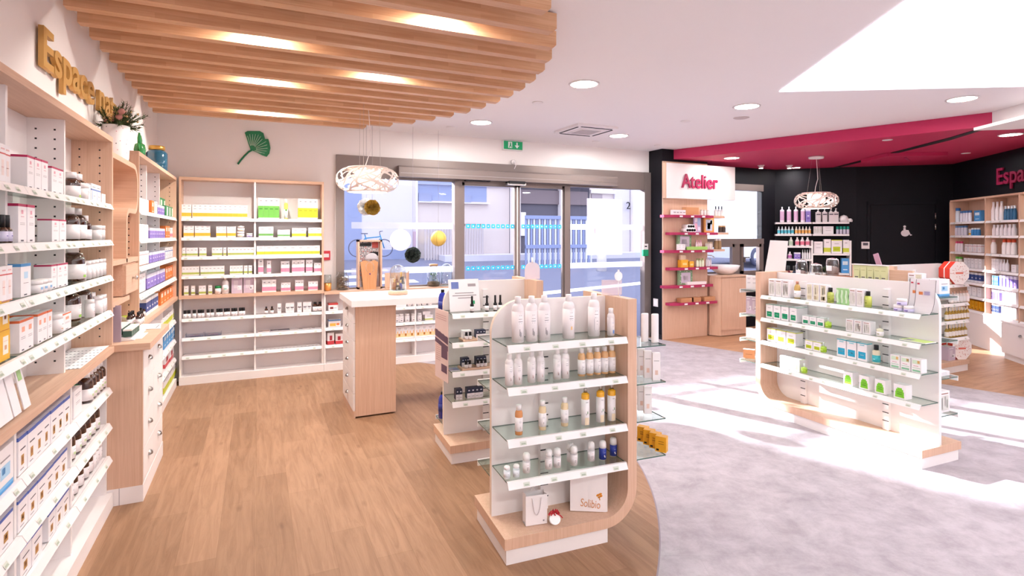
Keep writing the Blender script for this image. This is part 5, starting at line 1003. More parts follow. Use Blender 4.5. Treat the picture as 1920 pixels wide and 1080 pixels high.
crow(LW, La, .06, *la(3.44, 3.49), 1, .10, 'green', 'narrow green carton beside pink carton', T1, d=.05)
crow(LW, La, .05, *la(3.50, 3.58), 1, .14, 'pink', 'pink-striped carton before brown bottles', T1, d=.12)
def bl(z, ys, ly, kind, look, where, frm): brow(LW, z, ly, [U_of(y, ly) for y in ys], kind, look, where, frm)
bl(La, [3.62, 3.69, 3.76, 3.83, 3.89], .06, 'syrup_g', 'brown bottle with green-striped label', T1, 'pink carton')
bl(La, [3.64, 3.72, 3.80, 3.87], .13, 'syrup_g', 'brown bottle in rear rank', T1, 'pink carton')
bl(Lb, [3.34, 3.44, 3.53, 3.62, 3.71, 3.80], .07, 'syrup_g', 'brown bottle with pale label', T2, 'second divider')
bl(Lb, [3.31], .10, 'syrup_l', 'big green-labelled brown flask at divider', T2, '')
bl(Lc, [3.40, 3.50, 3.60, 3.68], .07, 'syrup_p', 'brown bottle with pink stripe', T3, 'second divider')
bl(Lc, [3.32, 3.74, 3.80, 3.86], .06, 'tub_tall', 'white tub with pink stripe', T3, 'second divider')
# ---------------------------------------------------------------- corner cabinet top
CT = .956; LC = Fr(-.765, 0, 90)
t = thing('vial_tray', 'white cardboard tray slanting on the corner worktop under dark green cartons', 'tray', LW.w(4.02, -.09, CT), LW.a)
b = MB(); b.prism([(0, 0), (.16, 0), (.16, .05), (0, .004)], 0, .40, WHITE, 'x'); b.build('tray_body', t); b = MB(); b.box(.05, -.03, .0, .28, -.002, .002, PAPER); b.build('leaflet_edge', t)
for r_ in range(3):
    for i in range(4):
        b = carton(.06, .045, .045, [(.8, '39564c'), (1, 'e9e4df')], [(.2, .3, .8, .4, '5f8074')], top='e9e4df'); o = b.build('carton', None, LW.w(4.06 + i * .063, -.075 + r_ * .05, CT + .022 + r_ * .016), LW.a)
        tag(o, 'dark green carton on slanting tray, %s from wooden side, %s row' % (ORD[i], ORD[r_]), 'box', 'dark green cartons on the slanting tray')
for i in range(6):
    o = place('brown_s', MK['brown_s'], LW.w(4.34 + (i % 3) * .05, -.06 + (i // 3) * .05, CT + .052), LW.a); tag(o, 'small brown vial behind dark green cartons, %s of tray, %s rank' % (ORD[i % 3], ORD[i // 3]), 'bottle', 'brown vials on the tray')
b = MB(); b.prism([(0, 0), (.25, .03), (.28, .16), (.03, .13)], 0, .0015, PAPER, 'z'); b.box(.04, .03, .0016, .2, .036, .002, INK); b.box(.04, .05, .0016, .2, .054, .002, GREY); o = b.build('leaflet', None, LW.w(4.44, -.17, CT + .001), LW.a); tag(o, 'printed leaflet lying flat on the corner worktop edge', 'leaflet')
for i in range(4):
    b = carton(.055, .05, .075, [(1, 'e6e4d4' if i else 'a9b52e')], [(.2, .3, .8, .5, '8e9a30')], top='a9b52e'); o = b.build('carton', None, LW.w(4.50 + i * .05, -.02 + i * .02, CT + .001), LW.a); tag(o, 'olive and cream carton behind leaflet, ' + ORD[i] + ' from vials', 'box', 'olive cartons on the corner worktop')
b = MB(); b.prism([(0, 0), (.13, 0), (.13, .22), (0, .22)], 0, .004, mat('leaflet_mauve', 'b9a9bb', .6), 'y'); b.box(.01, -.001, .1, .12, -.0003, .2, mat('leaflet_dark', '6d6078', .6)); o = b.build('leaflet', None, LW.w(3.99, -.03, CT + .001), LW.a + R(80)); tag(o, 'mauve upright leaflet beside the oak end panel on corner worktop', 'leaflet')
crow(LC, CT + .0, .10, LC.U(0) * 0 + U_of(4.02, .10), U_of(4.30, .10), 3, .12, 'plain', 'white carton against oak back', 'corner worktop', 'oak end panel', d=.06)
crow(LC, CT + .122, .10, U_of(4.02, .10), U_of(4.30, .10), 3, .09, 'pink', 'pale pink carton stacked above whites', 'corner worktop', 'oak end panel', d=.06)
b = MB(); b.prism([(0, 0), (.12, 0), (.12, .10)], 0, .05, mat('lime_card', '93c93c', .5), 'y'); o = b.build('display_card', None, LW.w(3.96, .06, 1.47), LW.a); tag(o, 'lime green wedge card inside the curved oak shelf', 'card')
t = thing('black_bottle_stand', 'black sloping display of small goods in the curved oak shelf', 'display', LW.w(3.96, .05, 1.447), LW.a); b = MB(); b.prism([(0, 0), (.15, 0), (.02, .24), (0, .24)], 0, .06, BLACK, 'y'); b.build('stand', t); b = MB(); b.box(.03, -.002, .05, .09, -.0004, .09, PAPER); b.build('card', t)
t = thing('triangle_frame', 'pale wooden triangle frame on the small drawer box', 'ornament', LW.w(4.36, .04, 1.447), LW.a); b = MB(); b.tube([(0, 0, .005), (.07, 0, .22), (.15, 0, .005), (0, 0, .005)], .008, OAK, 6); b.build('frame', t)
# ---------------------------------------------------------------- oak framed shelving with blue jar (unit B)
B1, B2, B3, B4, B5 = ['%s shelf of blue-jar shelving' % q for q in ('top', 'second', 'third', 'fourth', 'fifth')]
crow(LW, Z1, F, 262, 279, 3, .10, 'plain', 'small white carton', B1, 'curved shelf', d=.05)
crow(LW, Z1, F, 285, 290, 1, .11, 'orange', 'narrow orange carton', B1, d=.05)
crow(LW, Z1, F, 290, 296, 1, .11, 'leafp', 'pale patterned carton beside orange one', B1, d=.05)
crow(LW, Z1, F, 297, 309, 4, .09, 'purple', 'slim purple carton', B1, 'curved shelf', d=.05)
crow(LW, Z1, .10, 298, 311, 2, .19, 'green', 'tall green carton at the back', B1, 'curved shelf', d=.06)
crow(LW, Z1, F, 311, 329, 4, .105, 'green', 'green and white carton', B1, 'purple cartons', d=.06)
crow(LW, Z2, F, 261, 279, 3, .11, 'plain', 'white carton', B2, 'curved shelf', d=.08)
crow(LW, Z2, F, 281, 310, 8, .085, 'purple', 'purple carton', B2, 'curved shelf', d=.06)
crow(LW, Z2, F, 311, 319, 2, .115, 'orange', 'yellow-orange carton', B2, 'purple cartons', d=.06)
crow(LW, Z2, F, 319, 331, 4, .10, 'pink', 'rose striped carton', B2, 'purple cartons', d=.06)
crow(LW, Z3, F, 261, 279, 4, .105, 'redline', 'red-lined white carton', B3, 'curved shelf', d=.08)
crow(LW, Z3, F, 281, 309, 7, .085, 'purple', 'purple carton', B3, 'curved shelf', d=.08)
crow(LW, Z3, F, 310, 330, 5, .11, 'blueline', 'blue-striped carton', B3, 'purple cartons', d=.06)
crow(LW, Z4, F, 261, 273, 2, .14, 'plain', 'tall white carton', B4, 'curved shelf', d=.06)
crow(LW, Z4, F, 276, 310, 6, .115, 'purple', 'wide purple carton', B4, 'curved shelf', d=.10)
crow(LW, Z4, F, 311, 330, 5, .125, 'orange', 'orange carton', B4, 'purple cartons', d=.08)
crow(LW, WT, F, 275, 297, 5, .13, 'navy', 'navy and white carton', B5, 'curved shelf', d=.05)
crow(LW, WT, F, 301, 327, 5, .12, 'orange', 'orange carton', B5, 'navy cartons', d=.08)
brow(LW, WT, .05, [264, 270], 'brown_s', 'little brown bottle', B5, 'curved shelf')
crow(LW, La, F, 303, 327, 4, .10, 'lime', 'lime green carton', 'upper low shelf below blue jar', 'drawers', d=.10)
crow(LW, Lb, F, 308, 328, 5, .14, 'blue', 'blue and white carton', 'middle low shelf below blue jar', 'drawers', d=.10)
crow(LW, Lc, F, 310, 326, 2, .12, 'redbox', 'red and white box', 'lower low shelf below blue jar', 'drawers', d=.08)
crow(LW, .09, .02, 308, 332, 2, .12, 'lime', 'large olive green box', 'plinth below blue jar', 'drawers', d=.12)
# ---------------------------------------------------------------- back wall shelving below the ginkgo leaf (unit C)
def K(z3): return 320 + z3 / 2.7
Y1, Y2, Y3, Y4 = (z + .004 for z in ZU); G = .03
LB, RB = 'corner bay', 'window bay'
def c3(z, a, b_, n, h, style, look, where, frm, **k): crow(BW, z, G, K(a), K(b_), n, h, style, look, where, frm, jit=.01, **k)
c3(Y1, 55, 105, 2, .145, 'yellow', 'yellow-banded carton of the short run', 'top shelf, ' + LB, 'corner')
c3(Y1, 110, 388, 11, .145, 'yellow', 'yellow-banded carton of the long run', 'top shelf, ' + LB, 'corner')
c3(Y2, 65, 118, 2, .125, 'yellow', 'yellow-banded carton', 'second shelf, first run, ' + LB, 'corner')
c3(Y2, 122, 200, 3, .125, 'yellow', 'yellow-banded carton', 'second shelf, middle run, ' + LB, 'corner')
c3(Y2, 230, 282, 2, .12, 'yellow', 'yellow-banded carton', 'second shelf, third run, ' + LB, 'corner')
c3(Y2, 285, 330, 2, .12, 'yellow', 'yellow-banded carton', 'second shelf beside jars, ' + LB, 'corner')
brow(BW, Y2, .06, [K(355)], 'cream_jar', 'larger cream jar beneath another', 'second shelf, ' + LB, cat='jar'); o = place('cream_jar', MK['cream_jar'], BW.w(BW.U(K(356), .06), .06, Y2 + .064)); tag(o, 'cream jar stacked on top of another, second shelf, corner bay', 'jar')
brow(BW, Y2, .05, [K(399)], 'wide_jar', 'low cream jar at the divider', 'second shelf, ' + LB, cat='jar')
for a, b_, n, q in ((58, 76, 1, 'lone'), (78, 137, 3, 'first run'), (144, 181, 2, 'second run'), (209, 262, 3, 'third run'), (266, 282, 1, 'narrow single'), (288, 422, 7, 'long run')):
    c3(Y3, a, b_, n, .093, 'greenline', 'green-banded small carton, ' + q, 'third shelf, ' + LB, 'corner', d=.045)
for a, b_, n, q in ((57, 145, 5, 'first run'), (150, 272, 6, 'second run'), (299, 366, 4, 'third run'), (370, 390, 1, 'single'), (393, 412, 1, 'last single')):
    c3(Y4, a, b_, n, .098, 'greenline', 'olive-banded small carton, ' + q, 'fourth shelf, ' + LB, 'corner', d=.045)
for a, b_, n, q in ((67, 90, 1, 'first single'), (103, 123, 1, 'second single'), (142, 178, 2, 'paired'), (190, 210, 1, 'last single')):
    c3(WT, a, b_, n, .10, 'greenline', 'green-banded carton, ' + q, 'oak worktop, ' + LB, 'corner', d=.045)
brow(BW, WT, .06, [K(240)], 'green_lid', 'white jar with green lid', 'oak worktop, ' + LB, cat='jar')
brow(BW, WT, .06, [K(277)], 'white_round', 'large white round-shouldered bottle', 'oak worktop, ' + LB)
c3(WT, 307, 364, 1, .19, 'photo', 'mauve photo box before the second', 'oak worktop, ' + LB, '', d=.05)
c3(WT, 368, 426, 1, .19, 'photo', 'mauve photo box at the divider', 'oak worktop, ' + LB, '', d=.05)
for us, q in (((73, 92), 'first pair'), ((120,), 'first single'), ((145, 161), 'second pair'), ((190, 210), 'third pair'), ((239, 255), 'fourth pair'), ((277, 292), 'fifth pair'), ((315, 329), 'sixth pair'), ((353, 368), 'last pair')):
    brow(BW, .704, .05, [K(u) for u in us], 'vial' if 0 else 'vial_big', 'black-capped vial, ' + q, 'low shelf, ' + LB, 'corner') if 'vial_big' in MK else None
for i, (a, b_) in enumerate(((75, 165), (170, 256))):
    xa, xb = BW.U(K(a), .05), BW.U(K(b_), .05); t = thing('clear_tray', 'flat clear plastic tray, %s from corner, middle low shelf, corner bay' % ORD[i], 'tray', BW.w((xa + xb) / 2, .05, .4995), 0, 'clear trays on the low shelf')
    w_ = (xb - xa) / 2; b = MB(); b.box(-w_, 0, 0, w_, .1, .003, PANE); b.box(-w_, 0, 0, w_, .003, .035, PANE); b.box(-w_, 0, 0, -w_ + .003, .1, .035, PANE); b.box(w_ - .003, 0, 0, w_, .1, .035, PANE); b.build('tray_body', t); b = MB(); b.box(-w_ * .6, .02, .004, w_ * .6, .08, .012, mat('card_rose', 'cdb3bb', .6)); b.build('card', t)
c3(Y1, 443, 550, 4, .235, 'green2', 'tall green and white carton', 'top shelf, ' + RB, 'divider')
brow(BW, Y1, .06, [K(584)], 'spray', 'yellow and white spray can', 'top shelf, ' + RB)
c3(Y1, 645, 745, 4, .235, 'lime', 'tall lime and white carton', 'top shelf, ' + RB, 'spray can')
c3(Y2, 445, 520, 2, .12, 'green3', 'wide green-lined carton', 'second shelf, ' + RB, 'divider'); c3(Y2, 541, 604, 2, .085, 'green3', 'low green-lined carton', 'second shelf, ' + RB, 'divider')
c3(Y2, 614, 686, 2, .105, 'lime2', 'wide yellow-lined carton', 'second shelf, ' + RB, 'divider'); c3(Y2, 697, 767, 2, .11, 'lime2', 'yellow-lined carton at oak side', 'second shelf, ' + RB, 'divider')
c3(Y3, 435, 755, 8, .108, 'lime2', 'wide yellow-lined carton', 'third shelf, ' + RB, 'divider', d=.07)
for a, b_, n, h, q in ((443, 470, 1, .175, 'tall first'), (487, 508, 1, .145, 'slim second'), (558, 602, 2, .135, 'first pair'), (614, 678, 3, .145, 'trio'), (685, 719, 2, .145, 'second pair'), (726, 762, 2, .11, 'low pair')): c3(Y4, a, b_, n, h, 'pink', 'pink-banded carton, ' + q, 'fourth shelf, ' + RB, 'divider', d=.045)
for a, b_, n, h, q in ((463, 534, 3, .14, 'wide trio'), (559, 607, 3, .10, 'small trio'), (630, 673, 3, .125, 'middle trio'), (697, 745, 3, .105, 'last trio')): c3(WT, a, b_, n, h, 'pink', 'pink-banded carton, ' + q, 'oak worktop, ' + RB, 'divider', d=.045)
brow(BW, .704, .05, [K(484), K(513)], 'brown_s', 'small brown bottle', 'low shelf, ' + RB, 'divider')
for a, b_, n, q in ((540, 560, 1, 'single'), (582, 626, 2, 'first pair'), (641, 664, 1, 'second single'), (670, 712, 2, 'last pair')): c3(.704, a, b_, n, .115, 'logo', 'white printed carton, ' + q, 'low shelf, ' + RB, 'divider', d=.05)
brow(BW, .704, .06, [K(731), K(757)], 'brown_med', 'brown bottle with black cap', 'low shelf, ' + RB, 'white cartons')
def flat(fr, z, u0, u1, ly, m, look, cat='leaflet', w2=.12, h=.006, rz=0):
    xa, xb = fr.U(u0, ly), fr.U(u1, ly); b = MB(); L_ = (xb - xa) / 2; b.box(-L_, 0, 0, L_, w2, h, PAPER, top=m); b.box(-L_ * .8, .01, h, -L_ * .2, w2 * .6, h + .0004, GREY); o = b.build('booklet', None, fr.w((xa + xb) / 2, ly, z + .0006), fr.a + rz); return tag(o, look, cat)
flat(BW, .499, K(442), K(500), .04, mat('booklet_rose', 'd9b9ae', .6), 'rose leaflet lying on the middle low shelf, window bay', rz=.05); flat(BW, .499, K(505), K(603), .05, mat('booklet_dark', '6b5f68', .5), 'dark magazine lying on the middle low shelf, window bay')
flat(BW, .499, K(642), K(706), .05, mat('booklet_pale', 'd5c9c9', .6), 'pale magazine at the oak side, middle low shelf, window bay', rz=-.06); flat(BW, .499, K(710), K(764), .05, mat('booklet_pale', 'd5c9c9', .6), 'pale magazine touching oak side, middle low shelf, window bay')
xa = BW.U(K(455), .05); xb = BW.U(K(766), .05)
for i in range(16): b = MB(); x = xa + (xb - xa) * i / 16; b.prism([(x, 0), (x + .055, 0), (x + .062, .05), (x + .008, .05)], .304 + i * .0004, .3045 + i * .0004, PAPER, 'z'); b.box(x + .012, .004, .3046 + i * .0004, x + .03, .012, .3049 + i * .0004, INK); o = b.build('price_strip', None, BW.w(0, .03, 0)); tag(o, 'paper strip fanned on bottom low shelf, window bay, ' + ORD[i] + ' from divider', 'paper strip', 'paper strips fanned on the bottom shelf')
# ---------------------------------------------------------------- window cabinet
crow(BW, .704, G, 616, 634, 1, .085, 'redwhite', 'red-topped white box', 'upper shelf of window cabinet', d=.1); crow(BW, .509, G, 616, 639, 1, .085, 'orgblue', 'blue and orange box', 'middle shelf of window cabinet', d=.1)
crow(BW, .304, G, 614, 627, 1, .14, 'redbox', 'tall red and white box', 'lower shelf of window cabinet', d=.08, rz=.2); crow(BW, .304, G, 629, 643, 1, .12, 'redbox', 'wider red box beside tall red one', 'lower shelf of window cabinet', d=.1)
crow(BW, .704, G, 743, 762, 1, .085, 'logo', 'wide white box', 'upper shelf of window cabinet beyond table', d=.1)
brow(BW, .704, .06, [767.5, 776.5, 785.5, 795, 806], 'tub_low', 'white tub', 'upper shelf beyond white table', 'wide white box', cat='tub')
brow(BW, .704, .13, [772, 781, 790, 801], 'tub_ink', 'rear white tub', 'upper shelf beyond white table', 'wide white box', cat='tub')
brow(BW, .509, .06, [744, 752.5, 763.5, 775.5, 786.5], 'tub_ink', 'white tub with dark print', 'middle shelf beyond white table', 'oak pedestal', cat='tub')
crow(BW, .509, G, 797, 812, 1, .075, 'greenline', 'white box beneath another', 'middle shelf beyond white table', d=.09); crow(BW, .586, G, 793, 807, 1, .04, 'plain', 'flat white box stacked above', 'middle shelf beyond white table', d=.08)
crow(BW, .304, G, 743, 824, 7, .155, 'flower', 'white carton with orange flower', 'lower shelf beyond white table', 'oak pedestal', d=.06)
for z, u0, u1, n in ((.704, 830, 846, 2), (.304, 826, 846, 2)): crow(BW, z, G, u0, u1, n, .12, 'plain', 'white carton glimpsed past dropper display', ('upper' if z > .5 else 'lower') + ' cabinet shelf', 'window', d=.06)
# on its oak top
WZ = .936
def at_top(u, y, z=WZ): d = ray(u); q = y / d[1]; return (d[0] * q, y, z)
t = thing('candle_glass', 'small orange and clear glass tumbler at the wall end of the window worktop', 'glass', at_top(614.5, 6.87)); b = MB(); b.lathe([(.03, 0), (.04, .01), (.043, .09), (.0001, .09)], mat('copper_orange', 'd8934f', .25, .3), 24); b.build('orange_base', t); b = MB(); b.lathe([(.042, .09), (.04, .19)], JAR, 24); b.build('clear_cover', t)
t = thing('twig_jar', 'clear glass jar of driftwood twigs on the window worktop', 'jar', at_top(642, 6.90)); b = MB(); b.lathe([(.07, .0), (.078, .01), (.078, .16), (.055, .185), (.05, .21), (.055, .215)], JAR, 28); b.build('glass_jar', t)
rng = random.Random(2); b = MB(); tw = mat('twig', '8c7461', .8)
for i in range(34): a = rng.uniform(0, 6.28); z = .02 + i * .0038; b.tube([(.06 * math.cos(a), .06 * math.sin(a), z), (.01 * rng.uniform(-1, 1), .01, z + .012), (.062 * math.cos(a + 2.6), .062 * math.sin(a + 2.6), z + rng.uniform(-.01, .03))], .0045, tw, 5)
b.build('twig', t)
t = thing('jewellery_frame', 'pale wooden frame stand with patterned backing on the window worktop', 'display frame', at_top(694, 6.88)); fw, fh = .147, .60
b = MB(); b.box(-fw, 0, 0, -fw + .022, .12, fh, OAK); b.box(fw - .022, 0, 0, fw, .12, fh, OAK); b.box(-fw, 0, fh - .022, fw, .12, fh, OAK); b.box(-fw, 0, 0, fw, .12, .022, OAK); b.build('wooden_frame', t)
b = MB(); b.box(-fw + .023, .10, .023, fw - .023, .106, fh - .023, mat('backing_paper', 'e6dfe2', .6)); rng = random.Random(5)
for r_ in range(26):
    x = -fw + .03
    while x < fw - .05: w_ = rng.uniform(.006, .02); z = .10 + r_ * .0185; b.box(x, .0985, z, x + w_, .0999, z + .010, rng.choice([BLACK, INK, mat('print_red', 'c95b55', .6), PAPER, GREY])); x += w_ + rng.uniform(.003, .012)
b.box(-fw + .03, .097, .52, .03, .0984, .56, BLACK); b.box(.02, .097, .40, fw - .03, .0984, .45, BLACK); b.box(.04, .097, .50, fw - .03, .0984, .57, mat('print_red', 'c95b55', .6)); b.build('patterned_panel', t)
t = thing('necklace_bust', 'tapered wooden necklace bust with silver chain in front of the framed display', 'jewellery stand', at_top(693.5, 6.82)); b = MB(); b.prism([(-.075, 0), (.075, 0), (.105, .33), (.06, .355), (.0, .335), (-.06, .355), (-.105, .33)], 0, .022, wood('bust_wood', 'd39a6d', 'bd8052', 'Z')); o = b.build('bust', t); o.rotation_euler = (R(-6), 0, 0)
b = MB(); b.tube([(.05 * math.sin(a), -.006, .20 + .13 * (math.cos(a) * .5 + .5) - (.0 if abs(a) > .4 else 0)) for a in [(-2.6 + 5.2 * i / 14) for i in range(15)]][::1], .0022, CHROME, 6); b.lathe([(.0001, -.012), (.009, -.004), (.009, .004), (.0001, .012)], mat('purple_stone', '6d3f7c', .2), 10, (0, -.008, .188)); b.build('necklace', t)
t = thing('striped_plush_dome', 'grey striped rounded dish leaning above the necklace bust', 'dish', at_top(697, 6.90, WZ + .355)); b = MB(); b.lathe([(.085 * math.cos(R(a)), .085 * math.sin(R(a))) for a in range(0, 90, 12)] + [(.0001, .085)], mat('dish_grey', 'b5adb3', .4), 24, sy=.3); b.build('dish_body', t)
t = thing('terrarium_jar', 'corked glass terrarium jar with moss near the wide mullion', 'terrarium', at_top(813, 6.90)); b = MB(); b.lathe([(.07, 0), (.085, .02), (.085, .17), (.05, .22), (.047, .26)], JAR, 28); b.build('glass_jar', t); b = MB(); b.lathe([(.053, .261), (.056, .285), (.0001, .286)], mat('cork', 'c39a74', .8), 20); b.build('cork_stopper', t); b = MB(); b.lathe([(.078, .006), (.08, .05), (.05, .065), (.0001, .07)], mat('soil', '5b4a38', .9), 18); b.build('soil', t)
b = MB(); rng = random.Random(8)
for i in range(60): a = rng.uniform(0, 6.28); r_ = rng.uniform(0, .05); p = Vector((r_ * math.cos(a), r_ * math.sin(a), rng.uniform(.07, .17))); e = Vector((rng.uniform(-1, 1), rng.uniform(-1, 1), rng.uniform(-.3, .6))).normalized() * .022; s_ = e.cross(Vector((0, 0, 1))) * .4; b.quad([p - e, p - s_, p + e, p + s_], mat('moss', '5f8a4a', .8))
for i in range(5): b.tube([(.01 * i - .02, 0, .06), (.012 * i - .02, .0, .15)], .0015, PIN2, 4)
b.build('foliage', t)
def cloche(label, p, r, h, base=None):
    t = thing('glass_cloche', label, 'glass dome', p); z0 = 0
    if base: b = MB(); b.lathe([(base - .006, 0), (base, .006), (base, .03), (base - .006, .036)], OAKX, 32); b.build('wooden_base', t); z0 = .037
    b = MB(); b.lathe([(r, z0), (r, z0 + h - r)] + [(r * math.cos(R(a)), z0 + h - r + r * math.sin(R(a))) for a in range(12, 90, 12)] + [(.0001, z0 + h)], JAR, 36); b.build('glass_dome', t)
    b = MB(); b.tube([(r * math.cos(a / 16 * PI), r * math.sin(a / 16 * PI), z0 + .003) for a in range(33)], .0035, mat('glass_rim', 'dfe8ea', .1, coat=1), 6); b.build('glass_rim', t); return z0
cloche('empty clear glass dome on the window worktop beside the terrarium', at_top(837, 6.87), .075, .29)
p = (1.215, 5.20, 1.036); z0 = cloche('glass dome on wooden base covering small bottles on the white topped table', p, .076, .245, .093)
for i, (dx, dy, r_, h, bm, cm, lk) in enumerate(((-.038, -.02, .019, .11, 'b5672a', 'c79a4f', 'orange dropper bottle with gold cap'), (-.012, -.04, .016, .075, '3a2418', 'e9c98a', 'low dark bottle with cream cap'), (-.008, .015, .020, .15, '8a4a2a', 'b98a70', 'tall copper brown bottle'), (.018, -.035, .014, .10, '1d2fa0', 'd8b070', 'cobalt blue bottle with gold cap'), (.040, -.015, .022, .13, '2d2a30', '3a3034', 'tall dark bottle'), (.036, .025, .017, .17, '4c4248', 'c79a4f', 'tallest dark bottle with gold cap'), (.0, -.052, .012, .05, '24202c', '24202c', 'smallest black vial'))):
    b = sbottle(r_, h, mat('dome_glass_' + bm, bm, .12, coat=.8), mat('dome_cap_' + cm, cm, .35, .4), .5, col('f0e9e4') if i in (1, 4) else None, .28); o = b.build('bottle', None, (p[0] + dx, p[1] + dy, p[2] + z0 + .001)); tag(o, lk + ' under the glass dome', 'bottle')
t = thing('leaning_oak_tray', 'small oak board display behind the glass dome on the window worktop', 'display board', at_top(746, 6.86)); b = MB(); b.box(-.16, 0, 0, .13, .02, .19, OAK); b.box(-.16, -.02, 0, .13, 0, .02, OAK); b.box(.131, -.01, 0, .14, .02, .21, OAK); b.build('board', t)
flat(Fr(0, 4.94, 0), 1.0365 if 0 else .0, 0, 1, 0, PAPER, 'x') if 0 else None

# ---------------------------------------------------------------- near island display (big white bottles)
N1, N2, N3, N4 = (z + .001 for z in (1.06, .853, .602, .40))
GA = ['%s shelf, bottle display' % q for q in ('top', 'second', 'third', 'lowest')]
brow(GN, N1, .085, [971, 996.5, 1020.5], 'big_leaf', 'tall white leaf-print bottle', GA[0], 'rounded corner')
brow(GN, N1, .085, [1066], 'big_sun', 'tall white bottle with orange mark', GA[0]); brow(GN, N1, .10, [1113.5], 'big_ring', 'tall white bottle with ring print', GA[0])
brow(GN, N1, .075, [1145.5], 'small_blue', 'short white bottle with blue print', GA[0])
brow(GN, N2, .07, [954.8, 971.5], 'slim', 'slim white bottle of first pair', GA[1], 'rounded corner'); brow(GN, N2, .08, [996.7, 1013.6], 'slim', 'slim white bottle of second pair', GA[1], 'rounded corner'); brow(GN, N2, .09, [1044.5, 1060], 'slim', 'slim white bottle of third pair', GA[1], 'slotted post')
brow(GN, N2, .10, [1090.5, 1105.6, 1119.8, 1133.6, 1147.3], 'amber_row', 'clear pale amber oil bottle', GA[1], 'slim bottles')
brow(GN, N3, .07, [972.8], 'amber_deep', 'deep orange oil bottle with white cap', GA[2]); brow(GN, N3, .09, [1017.2], 'amber_pale', 'pale amber oil bottle beside the post', GA[2]); brow(GN, N3, .10, [1058.6], 'amber_pale', 'pale amber oil bottle with sprig label', GA[2])
brow(GN, N3, .08, [1097.5], 'pump', 'yellow pump bottle standing a little apart', GA[2]); brow(GN, N3, .09, [1125.6, 1146.6], 'pump', 'paired yellow pump bottle', GA[2], 'lone pump bottle')
brow(GN, N4, .055, [950.5, 968], 'clear_small', 'small clear container with white cap', GA[3], 'rounded corner', cat='container')
brow(GN, N4, .085, [987], 'roll', 'white roll-on beside clear containers', GA[3], cat='roll-on'); brow(GN, N4, .085, [1028.5, 1044.8], 'roll', 'white roll-on of the pair at the post', GA[3], 'clear containers', cat='roll-on')
brow(GN, N4, .125, [1069.5], 'roll', 'white roll-on at the back', GA[3], cat='roll-on'); brow(GN, N4, .08, [1076], 'roll', 'white roll-on in front of another', GA[3], cat='roll-on'); brow(GN, N4, .095, [1108.3], 'roll', 'lone white roll-on before blue ones', GA[3], cat='roll-on')
brow(GN, N4, .09, [1130], 'roll_blue', 'blue and white roll-on beside white one', GA[3], cat='roll-on'); brow(GN, N4, .11, [1150], 'roll_blue', 'blue and white roll-on at oak board', GA[3], cat='roll-on')
# gift bag, printed box and ornament on its oak base
B0 = .1335; PB = mat('bag_paper', 'f1e9ea', .5)
t = thing('gift_bag', 'small white paper gift bag with rope handles on the oak base', 'bag', GN.w(GN.U(1006, .07), .07, B0), GN.a + R(-5))
b = MB(); w_, h_, d_ = .057, .15, .055; b.quad([(-w_, 0, 0), (w_, 0, 0), (w_, 0, h_), (-w_, 0, h_)], PB); b.quad([(w_, d_, 0), (-w_, d_, 0), (-w_, d_, h_), (w_, d_, h_)], PB)
for s_ in (-1, 1): b.quad([(s_ * w_, 0, 0), (s_ * w_, d_ / 2, .01), (s_ * (w_ - .008), d_ / 2, h_), (s_ * w_, 0, h_)], PB); b.quad([(s_ * w_, d_, 0), (s_ * w_, d_ / 2, .01), (s_ * (w_ - .008), d_ / 2, h_), (s_ * w_, d_, h_)], PB)
b.quad([(-w_, 0, 0), (-w_, d_, 0), (w_, d_, 0), (w_, 0, 0)], PB); b.build('bag_body', t)
RP = mat('rope_white', 'dcd3d6', .7)
b = MB(); b.tube([(-.022 + .006 * math.sin(i * .8), -.004 - .004 * math.sin(i * .5), h_ - .012 - .075 * math.sin(PI * i / 14)) if i < 15 else 0 for i in range(15)] and [(-.024 + .048 * i / 16, -.006, h_ - .012 - .085 * (1 - abs(i / 8 - 1) ** 2.5)) for i in range(17)], .0022, RP, 6); b.build('rope_handle', t)
b = MB(); b.tube([(-.02 + .04 * i / 10, d_ + .002, h_ - .01 + .03 * math.sin(PI * i / 10)) for i in range(11)], .002, RP, 6); b.build('rope_handle', t)
b = MB(); b.quad([(.034, -.0006, .014), (.042, -.0006, .014), (.042, -.0006, .022), (.034, -.0006, .022)], GREY); b.build('logo', t)
t = thing('printed_box', 'large flat white box with orange Solibio lettering leaning on the oak base', 'box', GN.w(GN.U(1104, .09), .09, B0 + .002), GN.a + R(-26))
b = MB(); b.box(-.098, 0, 0, .098, .028, .225, PB); b.build('box_body', t); COP = mat('copper_print', 'cf8f62', .5)
text('Solibio', .058, .0008, COP, 'lettering', t, Matrix.Translation((-.046, -.0012, .028)) @ Matrix(((1, 0, .22, 0), (0, 1, 0, 0), (0, 0, 1, 0), (0, 0, 0, 1))), width=.105)
b = MB(); OR = mat('orange_print', 'd98a2b', .5)
for (x, z, r_) in ((.048, .088, .009), (.060, .094, .009), (.064, .084, .008), (.054, .078, .007)): b.prism([(x + r_ * math.cos(R(q)), z + r_ * .7 * math.sin(R(q)) + .3 * r_ * math.cos(R(q))) for q in range(0, 360, 30)], -.0014, -.0004, OR)
b.prism([(.054, .076), (.058, .078), (.060, .062), (.056, .062)], -.0014, -.0004, OR); b.build('emblem', t)
t = thing('ribbon_ornament', 'white round ornament with red ribbon lying on the oak base', 'ornament', GN.w(GN.U(1041, .035), .035, B0 + .03), GN.a)
b = MB(); b.prism([(.029 * math.cos(R(a)), .026 * math.sin(R(a))) for a in range(0, 360, 15)], 0, .012, SNOW); o = b.build('disc', t); o.rotation_euler = (R(-35), 0, 0)
b = MB(); RD = mat('red_ribbon', 'c4202f', .5); rng = random.Random(3)
